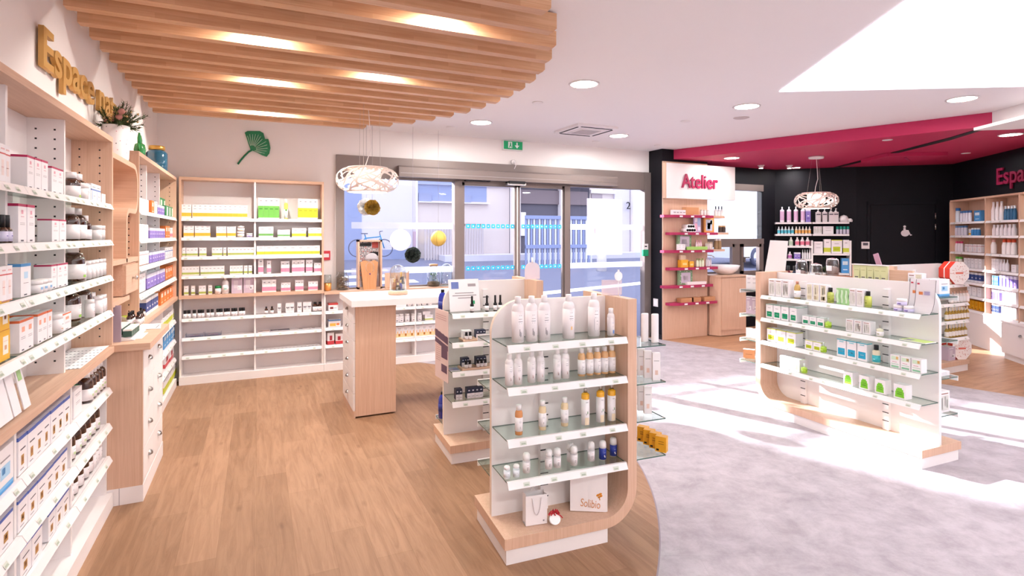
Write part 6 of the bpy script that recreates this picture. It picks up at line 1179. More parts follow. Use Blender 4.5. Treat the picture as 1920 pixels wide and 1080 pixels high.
for k in range(9): a = k * .75; b.tube([(0, .015, .024), (.018 * math.cos(a), .015 + .01 * math.sin(a), .03 + .008 * math.sin(k)), (.03 * math.cos(a + .3), .015 + .012 * math.sin(a), .016)], .0034, RD, 5)
b.tube([(.01, .012, .022), (.03, .0, .012), (.04, -.004, .0)], .003, RD, 5); b.build('ribbon_bow', t)
# end shelves of the near display
def tube_key(h=.158): 
    b = MB(); b.lathe([(.0225, 0), (.0225, .004), (.0225, h - .004), (.0205, h), (.0001, h)], TUBW, 22, sy=.62); return b.build('cream_tube')
def slabm(h, w_=.042, d=.022):
    b = MB(); b.box(-w_ / 2, 0, 0, w_ / 2, d, h, TUBW); b.patch(1, 0, 0, 0, 0, GREY) if 0 else None; b.quad([(-.008, -.0004, .03), (.008, -.0004, .03), (.008, -.0004, .055), (-.008, -.0004, .055)], mat('skin_print', 'e3c3b6', .6)); b.quad([(-.014, -.0004, h * .7), (.014, -.0004, h * .7), (.014, -.0004, h * .72), (-.014, -.0004, h * .72)], GREY); return b.build('carton')
ES = GNL + .1
for i, (dx, dy) in enumerate(((GN.U(1209, .13) - ES, .13), (GN.U(1228, .09) - ES, .09))): o = place('ct', tube_key, GN.w(ES + dx, dy, 1.001), GN.a); tag(o, 'white flat tube on top end shelf of bottle display, %s from oak board' % ORD[i], 'tube', 'white tubes on the top end shelf')
for k, z in enumerate((.801, .601)):
    for i in range(3 if k == 0 else 2): o = place('sl', lambda: slabm(.15), GN.w(GN.U((1203, 1215, 1231)[i], .17 - i * .06), .17 - i * .06, z), GN.a + R(-22)); tag(o, 'slim white carton on %s end shelf of bottle display, %s from oak board' % (('second', 'third')[k], ORD[i]), 'box', 'slim cartons on %s end shelf' % ('second', 'third')[k])
for i in range(4): o = place('amb', lambda: carton(.06, .04, .085, **STY['amberbox']).build('carton'), GN.w(GN.U(1204 + i * 11.5, .22 - i * .055), .22 - i * .055, .401), GN.a + R(-52)); tag(o, 'amber yellow carton on lowest end shelf, %s from oak board' % ORD[i], 'box', 'amber cartons on the lowest end shelf')
t = thing('paper_bauble', 'small white flat bauble on a stick behind the clear card holder', 'ornament', GN.w(GNL - .03, .13, 1.372), GN.a); b = MB(); b.prism([(.024 * math.cos(R(a)), .026 * math.sin(R(a))) for a in range(0, 360, 15)], -.002, .002, SNOW); b.box(-.005, -.002, .025, .005, .002, .036, SNOW); b.build('disc', t); b = MB(); b.tube([(0, 0, -.024), (0, 0, -.111)], .002, SNOW, 6); b.build('stick', t)
t = thing('card_holder', 'clear upright card holder on the oak board of the bottle display', 'holder', GN.w(GNL - .027, .20, 1.2612), GN.a + R(-18)); b = MB(); b.box(-.06, 0, 0, .055, .004, .085, veil('rose_acrylic', 'f1dfe0', .45)); b.box(-.03, -.02, 0, .025, 0, .003, PANE); b.build('holder_plate', t)

# ---------------------------------------------------------------- middle island display (dropper bottles)
M1, M2_, M3, M4 = (z + .001 for z in (1.045, .841, .638, .427))
GB = ['%s shelf, dropper display' % q for q in ('top', 'second', 'third', 'lowest')]
brow(GM, M1, .05, [885, 913, 928.5, 938], 'dropper', 'black dropper bottle with white label', GB[0], 'rounded corner')
t = thing('notice_sheet', 'white printed notice in a clear stand on the dropper display', 'notice', GM.w(GM.U(873, .12), .12, M1), GM.a); b = MB(); b.box(-.115, 0, 0, .115, .004, .235, PAPER); o = b.build('sheet', t); o.rotation_euler = (R(-14), 0, 0)
b = MB(); q = (-.002, -.0006); P_ = lambda x0, z0, x1, z1, m: b.box(x0, -.0008, z0, x1, -.0001, z1, m)
P_(-.095, .165, -.04, .215, mat('notice_blue', '6f7fbd', .6)); P_(.03, .18, .09, .2, GREY); P_(-.07, .13, .07, .136, GREY); P_(-.09, .112, .09, .118, GREY); P_(-.05, .094, .05, .1, GREY); P_(.045, .05, .075, .075, EG); o = b.build('print', t); o.rotation_euler = (R(-14), 0, 0)
def tray(z, u0, u1): 
    xa, xb = GM.U(u0, .04), GM.U(u1, .04); b = MB(); b.box(xa, .03, z, xb, .15, z + .012, OAKX); o = b.build('sample_tray', None, (GM.o[0], GM.o[1], 0), GM.a); tag(o, 'thin oak tray holding vials on the %s shelf of the dropper display' % ('second' if z > .8 else 'third'), 'tray')
tray(M2_, 868, 930); tray(M3, 866, 930)
brow(GM, M2_ + .012, .055, [874.5, 881.5], 'vial', 'black vial before clear box', GB[1], 'rounded corner')
crow(GM, M2_ + .012, .09, 868, 884, 2, .055, 'plain', 'clear white box behind vials', GB[1], 'rounded corner', d=.05); crow(GM, M2_ + .012, .08, 893, 911, 3, .055, 'night', 'dark navy carton', GB[1], 'rounded corner', d=.05)
brow(GM, M3 + .012, .055, [874, 881], 'vial', 'black vial before navy boxes', GB[2], 'rounded corner'); brow(GM, M3 + .012, .055, [896, 903, 910], 'vial', 'black vial of the trio', GB[2], 'rounded corner')
crow(GM, M3 + .012, .09, 866, 880, 3, .062, 'night', 'navy carton of first group', GB[2], 'rounded corner', d=.05); crow(GM, M3 + .012, .09, 893, 912, 3, .062, 'night', 'navy carton of second group', GB[2], 'rounded corner', d=.05)
crow(GM, M4, .06, 855, 867, 2, .075, 'night', 'navy and white carton of the pair', GB[3], 'rounded corner', d=.05); crow(GM, M4, .06, 876, 906, 4, .075, 'night', 'navy and white carton of the longer run', GB[3], 'rounded corner', d=.05)
flat(GM, M3, 845, 862, .04, mat('booklet_blue', '7f88a9', .5), 'round-cornered blue leaflet on the third shelf of the dropper display', w2=.08)
for z, k in ((.981, 'top'), (.561, 'middle'), (.201, 'low')): o = place('cobalt', MK['cobalt'], GM.w(.05, .40, z), GM.a); tag(o, 'cobalt blue bottle on %s back shelf of dropper display' % k, 'bottle')
o = place('cobalt', MK['cobalt'], GM.w(.13, .40, .561), GM.a); tag(o, 'second cobalt blue bottle on middle back shelf of dropper display', 'bottle')
t = thing('leaning_poster', 'tall printed poster leaning against the rounded end of the dropper display', 'poster', GM.w(-.022, .16, .56), GM.a + R(-84)); b = MB(); b.box(-.13, 0, 0, .13, .004, .50, mat('poster_pink', 'd9bfba', .6)); b.build('sheet', t)
b = MB(); PM = mat('poster_plum', '5d4257', .6); ns = -.0008
for i in range(8): x0 = -.13 + i * .0325; z = .36 - .004 * i; b.quad([(x0, ns, z - .06), (x0 + .0325, ns, z - .064), (x0 + .0325, ns, z - .01 - .004), (x0, ns, z - .01 + .005 * (i % 2))], PM); b.quad([(x0, ns, z - .105), (x0 + .0325, ns, z - .109), (x0 + .0325, ns, z - .075), (x0, ns, z - .072)], PM)
b.box(-.0, -.001, .16, .12, ns, .26, PM); b.box(-.0, -.001, .06, .11, ns, .115, PM)
for z in (.46, .445, .43, .235, .22, .205, .19, .175, .16, .145, .13): b.box(-.11, -.001, z, -.02 if z < .4 else .1, ns, z + .004, mat('poster_text', 'b98f8f', .6))
b.build('print', t)
t = thing('white_arch_card', 'pale arched card standing on the oak board of the dropper display', 'card', GM.w(GML - .03, .13, 1.2612), GM.a); b = MB(); b.prism([(-.062, 0), (.062, 0), (.062, .07)] + [(.062 * math.cos(R(a)), .08 + .05 * math.sin(R(a))) for a in range(10, 171, 20)] + [(-.062, .07)], 0, .004, veil('arch_film', 'ece0e4', .7)); b.tube([(0, .002, .125), (0, .002, .165)], .008, SNOW, 8); b.build('arch_plate', t)

# ---------------------------------------------------------------- long sunlit island display
R1, R2, R3, R4 = (z + .001 for z in (1.052, .849, .643, .433))
GC = ['%s shelf, sunlit display' % q for q in ('top', 'second', 'third', 'lowest')]
q = .04
crow(GR, R1, q, 1440, 1479, 3, .15, 'leafp', 'tall grey patterned carton', GC[0], 'oak board', d=.06); brow(GR, R1, .08, [1494], 'flask_box', 'golden flask in clear box', GC[0]) if 'flask_box' in MK else brow(GR, R1, .08, [1495], 'flask', 'golden oil flask with copper cap', GC[0])
crow(GR, R1, q, 1511, 1550, 3, .14, 'leafy', 'cream leaf patterned carton', GC[0], 'golden flask', d=.05); brow(GR, R1, .07, [1557.5], 'perf_y', 'lime oil bottle between cream and green cartons', GC[0])
def wavy():
    b = MB(); o = []
    for k in range(13): z = .125 * k / 12; o.append((-.020 + .006 * math.sin(z * 75), z))
    for k in range(12, -1, -1): z = .125 * k / 12; o.append((.014 + .006 * math.sin(z * 75), z))
    b.prism(o, 0, .03, mat('wavy_green', '9fcf8e', .5)); b.prism([(x * .4 - .006, z * .8 + .012) for x, z in o], -.0008, -.0001, mat('wavy_pale', 'd3e9cb', .5)); return b.build('wavy_carton')
for i, u in enumerate((1572, 1580, 1588)): o = place('wavy', wavy, GR.w(GR.U(u, q), q, R1), GR.a); tag(o, 'wavy green carton, %s from lime bottle, %s' % (ORD[i], GC[0]), 'box', 'wavy green cartons')
crow(GR, R1, q, 1591, 1619, 2, .13, 'leafp', 'grey patterned carton beside wavy greens', GC[0], 'wavy greens', d=.05); brow(GR, R1, .07, [1628], 'perf_y', 'lime oil bottle beside grey cartons', GC[0])
brow(GR, R1, .06, [1685, 1704], 'wide_jar', 'white jar with mauve label', GC[0], 'slotted post', cat='jar'); o = place('wide_jar', MK['wide_jar'], GR.w(GR.U(1691, .06), .06, R1 + .046), GR.a); tag(o, 'white mauve-labelled jar stacked above, top shelf of the long sunlit display', 'jar')
crow(GR, R2, q, 1435, 1479, 3, .125, 'gsq', 'white carton with green square', GC[1], 'oak board', d=.07); crow(GR, R2, q, 1480, 1494, 1, .125, 'gsq', 'deeper green-square carton after the first three', GC[1], d=.13)
crow(GR, R2, q, 1503, 1545, 3, .072, 'gsq', 'small green-square carton', GC[1], 'larger ones', d=.05); brow(GR, R2, .06, [1553], 'perf_l', 'small clear scent flask beside green cartons', GC[1])
crow(GR, R2, q, 1585, 1632, 3, .095, 'leafp', 'grey leaf patterned carton', GC[1], 'small green cartons', d=.06); brow(GR, R2, .06, [1650], 'perf_c', 'clear scent flask beside grey cartons', GC[1])
flat(GR, R2, 1686, 1735, .05, mat('booklet_lime', 'c3d77a', .5), 'lime and yellow leaflet lying flat, second shelf of the long sunlit display')
crow(GR, R3, q, 1437, 1492, 3, .115, 'ysq', 'white carton with yellow-green square', GC[2], 'oak board', d=.09); crow(GR, R3, q, 1508, 1540, 2, .075, 'ysq', 'small yellow-green square carton', GC[2], 'larger ones', d=.05); brow(GR, R3, .06, [1544], 'perf_l', 'small lime scent flask', GC[2])
crow(GR, R3, q, 1568, 1626, 3, .135, 'bsq', 'white carton with blue square', GC[2], 'lime flask', d=.06); brow(GR, R3, .07, [1643], 'perf_b', 'straw coloured bottle with teal label', GC[2])
crow(GR, R3, q, 1668, 1728, 3, .095, 'herb', 'white carton with green stripes', GC[2], 'slotted post', d=.06)
crow(GR, R4, q, 1461, 1500, 2, .105, 'lgsq', 'pale lime carton', GC[3], 'oak board', d=.07); brow(GR, R4, .06, [1508], 'perf_l', 'lime scent flask beside pale cartons', GC[3])
for i, (u0, u1) in enumerate(((1580, 1599), (1610, 1630), (1639, 1660), (1674, 1699))): crow(GR, R4, q, u0, u1, 1, .10, 'blob', 'white carton with green arch, %s from pale cartons' % ORD[i], GC[3], d=.07, grp='green arch cartons')
for i, (u, r_) in enumerate(((1735, 0), (1723, .06))):
    t = thing('curling_notice', 'curling printed notice in clear sleeve at the rounded corner, %s sheet' % ('front', 'rear')[i], 'notice', GR.w(GR.U(u, .05 + r_), .05 + r_, R1), GR.a); b = MB(); n = 10; W = .062
    pts = [(-W * .2 - .05 * math.sin(PI * k / n * .55), .22 * k / n) for k in range(n + 1)]
    for k in range(n):
        (y0, z0), (y1, z1) = [(.03 * math.cos(PI * j / n * .8), .24 * j / n) for j in (k, k + 1)]; s0 = -.05 + .07 * (k / n) ** .7; s1 = -.05 + .07 * ((k + 1) / n) ** .7
        b.quad([(-W + s0, y0, z0), (W + s0, y0, z0), (W + s1, y1, z1), (-W + s1, y1, z1)], PAPER, True)
        for e in (-W, W): b.quad([(e + s0 - .0015, y0 - .001, z0), (e + s0 + .0015, y0 - .001, z0), (e + s1 + .0015, y1 - .001, z1), (e + s1 - .0015, y1 - .001, z1)], INK)
    b.build('sheet', t); b = MB(); y0 = .03 * math.cos(PI * .5) - .012; b.box(-.035, y0, .135, -.01, y0 + .001, .155, mat('notice_orange', 'd9814a', .6)); b.box(.0, y0, .135, .035, y0 + .001, .16, mat('notice_lilac', 'a9a0c0', .6)); b.box(-.04, y0 - .008, .205, -.025, y0 - .007, .215, mat('notice_red', 'c03a55', .6)); b.build('print', t)
# goods rising behind its panel, on the back shelf (z 1.16)
BK = .36; ZB = 1.161
def U2(u): return GR.U(u, BK)
t = thing('slanted_board', 'large blank white board tilted on the back shelf of the long sunlit display', 'board', GR.w(U2(1452), BK, ZB), GR.a); b = MB(); b.prism([(-.13, 0), (.11, 0), (.15, .38), (-.05, .385)], 0, .006, WHITE); o = b.build('board_panel', t)
for i, (u, k, s_) in enumerate(((1478, '7a2230', 'dark red capped'), (1490, '2a3550', 'navy capped'))): b = sbottle(.026, .15, mat('goods_' + k, k, .3), BCAP, .5, PAPER, .3); o = b.build('bottle', None, GR.w(U2(u), BK, ZB)); tag(o, s_ + ' small bottle behind the panel of the long sunlit display', 'bottle')
def jar(u, h, r, label, z=ZB):
    t = thing('clip_jar', label, 'jar', GR.w(U2(u), BK, z), GR.a); b = MB(); b.lathe([(r * .95, 0), (r, .01), (r, h * .72), (r * .8, h * .82), (r * .8, h * .86)], JAR, 24); b.build('glass_jar', t)
    b = MB(); b.lathe([(r * .86, h * .865), (r * .9, h * .9), (r * .7, h * .94), (.0001, h)], CHROME, 24); b.build('metal_lid', t); b = MB(); b.tube([(r * 1.04, 0, h * .6), (r * 1.12, 0, h * .8), (r * .95, 0, h * .93)], .003, CHROME, 6); b.tube([(-r * 1.04, 0, h * .6), (-r * 1.12, 0, h * .8), (-r * .95, 0, h * .93)], .003, CHROME, 6); b.build('wire_clip', t)
    b = MB(); b.lathe([(r * .85, .006), (r * .88, h * .4), (r * .5, h * .5), (.0001, h * .52)], mat('jar_content', 'a8857f', .8), 16); b.build('contents', t); b = MB(); b.patch(r * 1.01, -30, 30, h * .25, h * .55, PAPER); b.build('label', t)
jar(1503, .22, .05, 'first clear clip jar with metal lid behind the tilted white board'); jar(1530, .19, .052, 'second clear clip jar with metal lid before the fern sprig'); jar(1561, .15, .05, 'clear clip jar standing on the brown wooden box', ZB + .092)
b = MB(); b.box(-.12, -.05, 0, .11, .05, .09, wood('brown_box_wood', 'b77a58', '9c6246', 'X')); o = b.build('wooden_box', None, GR.w(U2(1568), BK, ZB), GR.a); tag(o, 'low brown wooden box under a clip jar behind the long sunlit display', 'box')
b = MB(); rng = random.Random(12)
for i in range(26): a = rng.uniform(0, 6.28); e = rng.uniform(.2, 1.2); d = Vector((math.cos(a) * math.cos(e), math.sin(a) * math.cos(e), math.sin(e))); s_ = d.cross(Vector((0, 0, 1))).normalized() * .01; b.quad([(0, 0, .10), tuple(Vector((0, 0, .1)) + d * .05 + s_), tuple(Vector((0, 0, .1)) + d * .075), tuple(Vector((0, 0, .1)) + d * .05 - s_)], PIN2)
t = thing('fern_sprig', 'dark green fern sprig in small pot between the clip jars', 'plant', GR.w(U2(1545), BK + .035, ZB)); b.build('foliage', t); b = MB(); b.lathe([(.018, 0), (.02, .1), (.0001, .1)], POTW, 16); b.build('pot', t)
TG = mat('tube_olive', 'd5d6a4', .4)
def ftube():
    t = empty('hanging_tube', (0, 0, 0)); b = MB(); o = [(-.026, .03), (.026, .03), (.030, .185), (-.030, .185)]; b.prism([(-.020, .03), (.020, .03), (.0285, .19), (-.0285, .19)], -.010, .010, TG); b.build('tube_body', t); b = MB(); b.lathe([(.018, 0), (.019, .03), (.0001, .03)], WC, 14); b.build('cap', t); b = MB(); b.box(-.014, -.0108, .09, .014, -.0102, .098, INK); b.box(-.016, -.0108, .15, .016, -.0102, .153, mat('olive_print', 'a5a56e', .6)); b.build('print', t); return t
for i, u in enumerate((1607.5, 1620, 1633, 1646, 1658)): o = place('ft', ftube, GR.w(U2(u), BK, ZB), GR.a); tag(o, 'pale olive tube in the tester rack, %s from the wooden box' % ORD[i], 'tube', 'pale olive tubes in the tester rack')
xa, xb = U2(1600), U2(1664); b = MB(); b.box(xa, BK - .02, ZB + .192, xb, BK + .02, ZB + .2, WHITE); b.box(xa, BK + .012, ZB, xa + .006, BK + .02, ZB + .192, WHITE); b.box(xb - .006, BK + .012, ZB, xb, BK + .02, ZB + .192, WHITE); o = b.build('tester_rack', None, (GR.o[0], GR.o[1], 0), GR.a); tag(o, 'white rack with top bar holding the five pale olive tubes', 'rack')
b = MB(); b.box(-.11, 0, 0, .11, .02, .165, OAKX); b.box(-.08, -.001, .075, .06, -.0002, .08, INK); o = b.build('oak_board_sign', None, GR.w(U2(1680), BK + .02, ZB), GR.a); tag(o, 'oak plaque with one dark line beside the pale olive tubes', 'sign')
b = MB(); b.box(-.02, 0, 0, .02, .01, .30, mat('mauve_card', 'b78b9d', .6)); o = b.build('slanting_card', None, GR.w(U2(1655), BK + .05, ZB), GR.a); o.rotation_euler = (0, R(-18), GR.a); tag(o, 'narrow mauve card slanting up behind the pale olive tubes', 'card')
for u, r_, st in ((1709, .03, 'leafp'), (1722, .03, 'leafy')): b = carton(.05, .05, .15, **STY[st]); o = b.build('carton', None, GR.w(U2(u), BK, ZB), GR.a); tag(o, 'pale patterned carton (%s) behind the curling notices' % ('beside oak plaque' if u < 1715 else 'next one'), 'box')
# end shelves and back shelves of the long display
for k, z in enumerate((1.081, .851, .621, .421)):
    for i in range((3, 3, 4, 1)[k]):
        st = ('plain', 'photo', 'plain', 'kraft')[k]; hh = (.13, .16, .085, .085)[k]
        b = lambda: carton(.05 if k < 3 else .1, .05, hh, **STY[st]).build('carton')
        o = place(('end', k), b, GR.w(-.175 + i * .055, .10 + .01 * i, z), GR.a + R(40)); tag(o, '%s on %s far end shelf of long sunlit display%s' % (('white pack', 'mauve pack', 'small white pack', 'orange-brown box')[k], ORD[k], (', %s outward' % ORD[i]) if (3, 3, 4, 1)[k] > 1 else ''), 'box')
crow(Fr(*GR.w(GRL, .40)[:2], -1.8), 1.1615, 0, 1757, 1788, 1, .13, 'bluebig', 'wide white box with blue base edge', 'back shelf of long sunlit display', d=.1) if 0 else None
EB = Fr(GR.w(GRL - .06, .27).x, GR.w(GRL - .06, .27).y, -1.8)
for z, nm, st, hh in ((1.161, 'white and blue box', 'bluebig', .12), (.331, 'white printed box', 'leafp', .15), (.591, 'flat white pack', 'plain', .03)):
    b = carton(.12, .10, hh, **STY[st]); o = b.build('island_carton', None, EB.w(.085, 0, z), EB.a); tag(o, nm + ' on back shelf at the rounded end of long sunlit display', 'box')

# ---------------------------------------------------------------- far island display (octagonal boxes, oil bottles)
OCT = mat('octagon_red', 'd63a28', .4); OCW = mat('octagon_print', 'efe3df', .5)
def octbox(label, p, rz, r=.14, ln=.14):
    t = thing('octagonal_box', label, 'gift box', p, rz); o = [(r * math.cos(R(22.5 + 45 * k)), r + r * math.sin(R(22.5 + 45 * k)) - r * .076) for k in range(8)]
    b = MB(); b.prism(o, 0, ln, OCW, 'y', edge=OCT); b.build('box_body', t); b = MB(); b.prism([(x * 1.003, (z - r * .924) * 1.003 + r * .924) for x, z in o], ln * .45, ln * .55, OCW, 'y', edge=OCW); b.build('pale_band', t)
    b = MB(); rng = random.Random(1)
    for k in range(40): a = rng.uniform(0, 6.28); q_ = rng.uniform(.3, .85) * r; x, z = q_ * math.cos(a), r * .924 + q_ * math.sin(a); b.quad([(x - .008, -.001, z), (x, -.001, z - .005), (x + .008, -.001, z), (x, -.001, z + .005)], mat('octagon_line', 'c98f86', .6))
    b.box(-.05, -.0015, r * .85, .05, -.001, r, mat('octagon_text', 'd9705f', .6)); b.build('print_pattern', t)
FU = lambda u, ly=.1: GF.U(u, ly)
octbox('big octagonal red box high on the far island display', GF.w(FU(1797, .0), -.01, 1.0245), R(-16)); octbox('octagonal red box on the base of the far island display', GF.w(FU(1804, .02), .02, .134), R(-16))
GD = ['%s shelf, far island display' % q for q in ('top', 'second', 'third', 'lowest')]
srow(GF, 1.022, .06, 1746, 1783, 7, .05, 'f2e6c9', 'd9a94f', 'low white and gold pot', GD[0], 'panel end', neck=.9, fc=.3, name='small_pot', cat='pot'); srow(GF, 1.022, .05, 1786, 1800, 3, .045, 'e9cfc9', 'c04a3f', 'small red-capped pot', GD[0], 'gold pots', neck=.9, fc=.3, name='small_pot', cat='pot')
srow(GF, .802, .06, 1780, 1816, 6, .13, 'efe3de', 'cf9f8c', 'white bottle with copper cap', GD[1], 'sunlit display', lbl='f6eeee'); srow(GF, .602, .05, 1772, 1816, 8, .145, 'b48a34', 'e3c9b0', 'golden oil bottle', GD[2], 'sunlit display', lbl='f3e9e2', neck=.35, fc=.25)
srow(GF, .402, .05, 1772, 1812, 7, .145, 'a8832f', 'e3c9b0', 'golden oil bottle', GD[3], 'sunlit display', lbl='f3e9e2', neck=.35, fc=.25); b = carton(.14, .1, .16, **STY['photo']); o = b.build('carton', None, GF.w(FU(1785, .04), .04, .134)); tag(o, 'mauve carton beside the octagonal box on the far display base', 'box')

# ---------------------------------------------------------------- workshop ledges
AL = lambda u: AT.U(u, -.1)
def aput(b, name, u, y, k, label, cat, rz=0, dz=0): o = b.build(name, None, AT.w(AT.U(u, y), y, ZA[k] + .001 + dz), rz); return tag(o, label, cat)
crow(AT, ZA[0] + .001, -.10, 1262, 1286, 4, .075, 'logo', 'small white printed box', 'first magenta ledge', 'black column', d=.06)
b = MB(); b.box(-.13, 0, 0, .13, .08, .12, mat('kraft_board', 'c08a62', .7)); aput(b, 'kraft_box', 1298, -.10, 0, 'brown cardboard box on the first magenta ledge', 'box')
srow(AT, ZA[0] + .001, -.08, 1313, 1330, 3, .09, 'e6dcd8', 'c9b9b0', 'small glass jar', 'first magenta ledge', 'kraft box', neck=.8, name='small_jar', cat='jar'); srow(AT, ZA[0] + .001, .08, 1339, 1356, 3, .16, 'f0eaea', '1b1920', 'white bottle with black pump', 'first oak ledge', 'panel', neck=.3, fc=.3)
for r_ in range(2):
    for i in range(4 - r_): b = MB(); b.lathe([(.032, 0), (.032, .12), (.0001, .12)], SNOW, 14); b.lathe([(.02, -.001), (.0001, -.001)], GREY, 10); o = b.build('paper_roll', None, AT.w(AT.U(1289 + i * 4.6 + r_ * 2.3, -.12), -.12, ZA[1] + .034 + r_ * .058)); o.rotation_euler = (-PI / 2, 0, 0); tag(o, 'white round pot lying on its side, %s from column, %s layer, second ledge' % (ORD[i], ('lower', 'upper')[r_]), 'pot', 'white round pots stacked on the second ledge')
b = carton(.15, .02, .27, [(1, 'c9b8d8')], [(.1, .1, .45, .5, 'e6a9c0'), (.5, .4, .9, .85, 'a9c3e6'), (.1, .6, .45, .9, 'f0e6f0'), (.55, .1, .9, .3, 'e6e0f4')]); aput(b, 'picture_book', 1308, -.11, 1, 'lilac patterned booklet standing on the second magenta ledge', 'booklet', R(6))
b = carton(.20, .03, .25, [(1, 'e8a55c')], [(.15, .1, .8, .8, 'c9d5e6'), (.3, .2, .6, .6, '7f93b5'), (.6, .5, .85, .75, 'f0e2c8')]); aput(b, 'picture_box', 1330, -.09, 1, 'orange bordered picture box on the second magenta ledge', 'picture')
srow(AT, ZA[1] + .001, .08, 1347, 1360, 2, .11, '4a3a34', 'b98f5c', 'small dark jar', 'second oak ledge', 'panel', neck=.9, name='small_jar', cat='jar')
def mosaic(k, u, h=.27):
    b = carton(.28, .04, h, [(1, '7c9a76')], [(.15, .12, .85, .78, 'cbb9cc'), (.28, .3, .72, .6, 'e6dbe6')]); rng = random.Random(k)
    for i in range(70):
        x, z = rng.uniform(-.135, .125), rng.uniform(.004, h - .014)
        if abs(x) < .1 and .03 < z < h * .78: continue
        b.box(x, -.0012, z, x + .01, -.0006, z + .01, rng.choice([col('c9d6b8'), col('4f6f50'), col('e6e6d8')]))
    return aput(b, 'mosaic_box', u, -.09, k, 'green mosaic patterned box on the %s magenta ledge' % ORD[k], 'box', R(4))
mosaic(2, 1284); mosaic(4, 1286, .24)
crow(AT, ZA[2] + .001, -.13, 1271, 1285, 2, .09, 'plain', 'white box before mosaic box', 'third magenta ledge', 'black column', d=.03); b = MB(); b.box(-.2, 0, 0, .2, .03, .05, mat('soap_green', '9fca6a', .5)); aput(b, 'soap_row_box', 1308, -.14, 2, 'long low green box on the third magenta ledge', 'box')
srow(AT, ZA[2] + .001, -.10, 1304, 1316, 3, .15, 'e6c3cf', 'd68fa8', 'rose coloured bottle', 'third magenta ledge', 'mosaic box'); srow(AT, ZA[2] + .001, -.08, 1322, 1336, 4, .12, 'eadfd8', 'c9b39a', 'pale pot', 'third magenta ledge', 'rose bottles', neck=.8, name='small_pot', cat='pot'); srow(AT, ZA[2] + .001, .08, 1339, 1352, 2, .17, '9c7c5a', 'e6dcd8', 'brown glass jar', 'third oak ledge', 'panel', neck=.8, name='small_jar', cat='jar')
for u, w_, h in ((1284, .135, .115), (1297, .09, .09)): b = MB(); b.box(-w_ / 2, 0, 0, w_ / 2, .08, h, mat('honey_orange', 'e6a62f', .5)); b.box(-w_ * .3, -.001, h * .3, w_ * .3, -.0002, h * .6, col('f3d08a')); aput(b, 'honey_box', u, -.13, 3, ('larger' if w_ > .1 else 'smaller') + ' orange-yellow box on the fourth magenta ledge', 'box')
b = carton(.10, .04, .07, [(1, 'cdb39a')]); aput(b, 'carton', 1281, -.12, 3, 'beige box stacked on the larger orange box, fourth ledge', 'box', 0, .116); srow(AT, ZA[3] + .001, -.11, 1305, 1320, 3, .13, 'dfe3c9', '8a9a5c', 'pale green topped bottle', 'fourth magenta ledge', 'orange boxes', neck=.6); srow(AT, ZA[3] + .001, -.09, 1323, 1334, 3, .14, 'e3dde3', 'b9b0b9', 'grey-white bottle', 'fourth magenta ledge', 'green topped bottles', neck=.4)
b = MB(); b.box(-.19, 0, 0, .19, .05, .045, WHITE); aput(b, 'white_case', 1307, -.13, 4, 'long low white case on the fifth magenta ledge', 'box')
for i, (u, w_) in enumerate(((1289, .24), (1306, .18), (1331, .22))): b = MB(); b.box(-w_ / 2, 0, 0, w_ / 2, .1, .065, mat('kraft_board', 'c08a62', .7)); b.box(-w_ / 2 + .02, -.001, .02, w_ / 2 - .02, -.0002, .024, col('9c6b48')); aput(b, 'kraft_box', u, -.13, 5, 'low brown cardboard box on the sixth magenta ledge, %s from black column' % ORD[i], 'box')

# ---------------------------------------------------------------- dark corner shelving
SB = ['%s shelf, dark corner' % q for q in ('top', 'second', 'third', 'fourth')]
def cs(z, u0, u1, n, h, body, cap, look, where, frm, **k): srow(FA, z + .001, -.17, u0, u1, n, h, body, cap, look, where, frm, **k)
cs(1.815, 1460, 1512, 4, .27, 'f0e4ee', 'f6f0f4', 'large white bottle with mauve label', SB[0], 'workshop window', neck=.3, lbl='d9b0d0', sh=.9, fc=.14); crow(FA, 1.816, -.2, 1511, 1520, 1, .25, 'purple', 'mauve tall box after large bottles', SB[0], d=.08)
for i, u in enumerate((1534, 1546, 1558, 1567)): b = MB(); b.box(-.036, -.04, 0, .036, .04, .17, mat('pump_grey', 'ddd3d4', .5)); b.box(-.03, -.041, .12, .03, -.0402, .14, INK); b.lathe([(.02, .17), (.018, .19), (.006, .192), (.006, .22)], WC, 10); b.box(-.008, -.04, .215, .008, .01, .23, WC); o = b.build('pump_bottle', None, FA.w(FA.U(u, -.17), -.17, 1.816), FA.a); tag(o, 'square grey-white pump bottle under hanging lamp, %s from mauve box' % ORD[i], 'bottle', 'square pump bottles')
b = MB(); b.lathe([(.001, 0), (.06, .0), (.075, .05), (.05, .10), (.0001, .12)], WHITE, 18); b.lathe([(.001, 0), (.035, 0), (.04, .03), (.02, .055), (.0001, .06)], WHITE, 14, (.09, -.02, 0)); o = b.build('white_figure', None, FA.w(FA.U(1582, -.15), -.15, 1.816), FA.a); tag(o, 'round white ceramic figure at the end of the top dark corner shelf', 'figure')
cs(1.61, 1457, 1489, 5, .13, 'e9f2f4', 'f2f4f6', 'white bottle with cyan label', SB[1], 'workshop window', neck=.4, lbl='5cc3d6'); cs(1.61, 1490, 1521, 5, .13, 'f4ece2', 'f6f2ee', 'white bottle with orange label', SB[1], 'cyan bottles', neck=.4, lbl='f0b05c'); crow(FA, 1.611, -.2, 1526, 1541, 3, .13, 'leafp', 'slim white carton', SB[1], 'post', d=.06); crow(FA, 1.611, -.2, 1543, 1563, 1, .13, 'plain', 'wide white box', SB[1], d=.1)
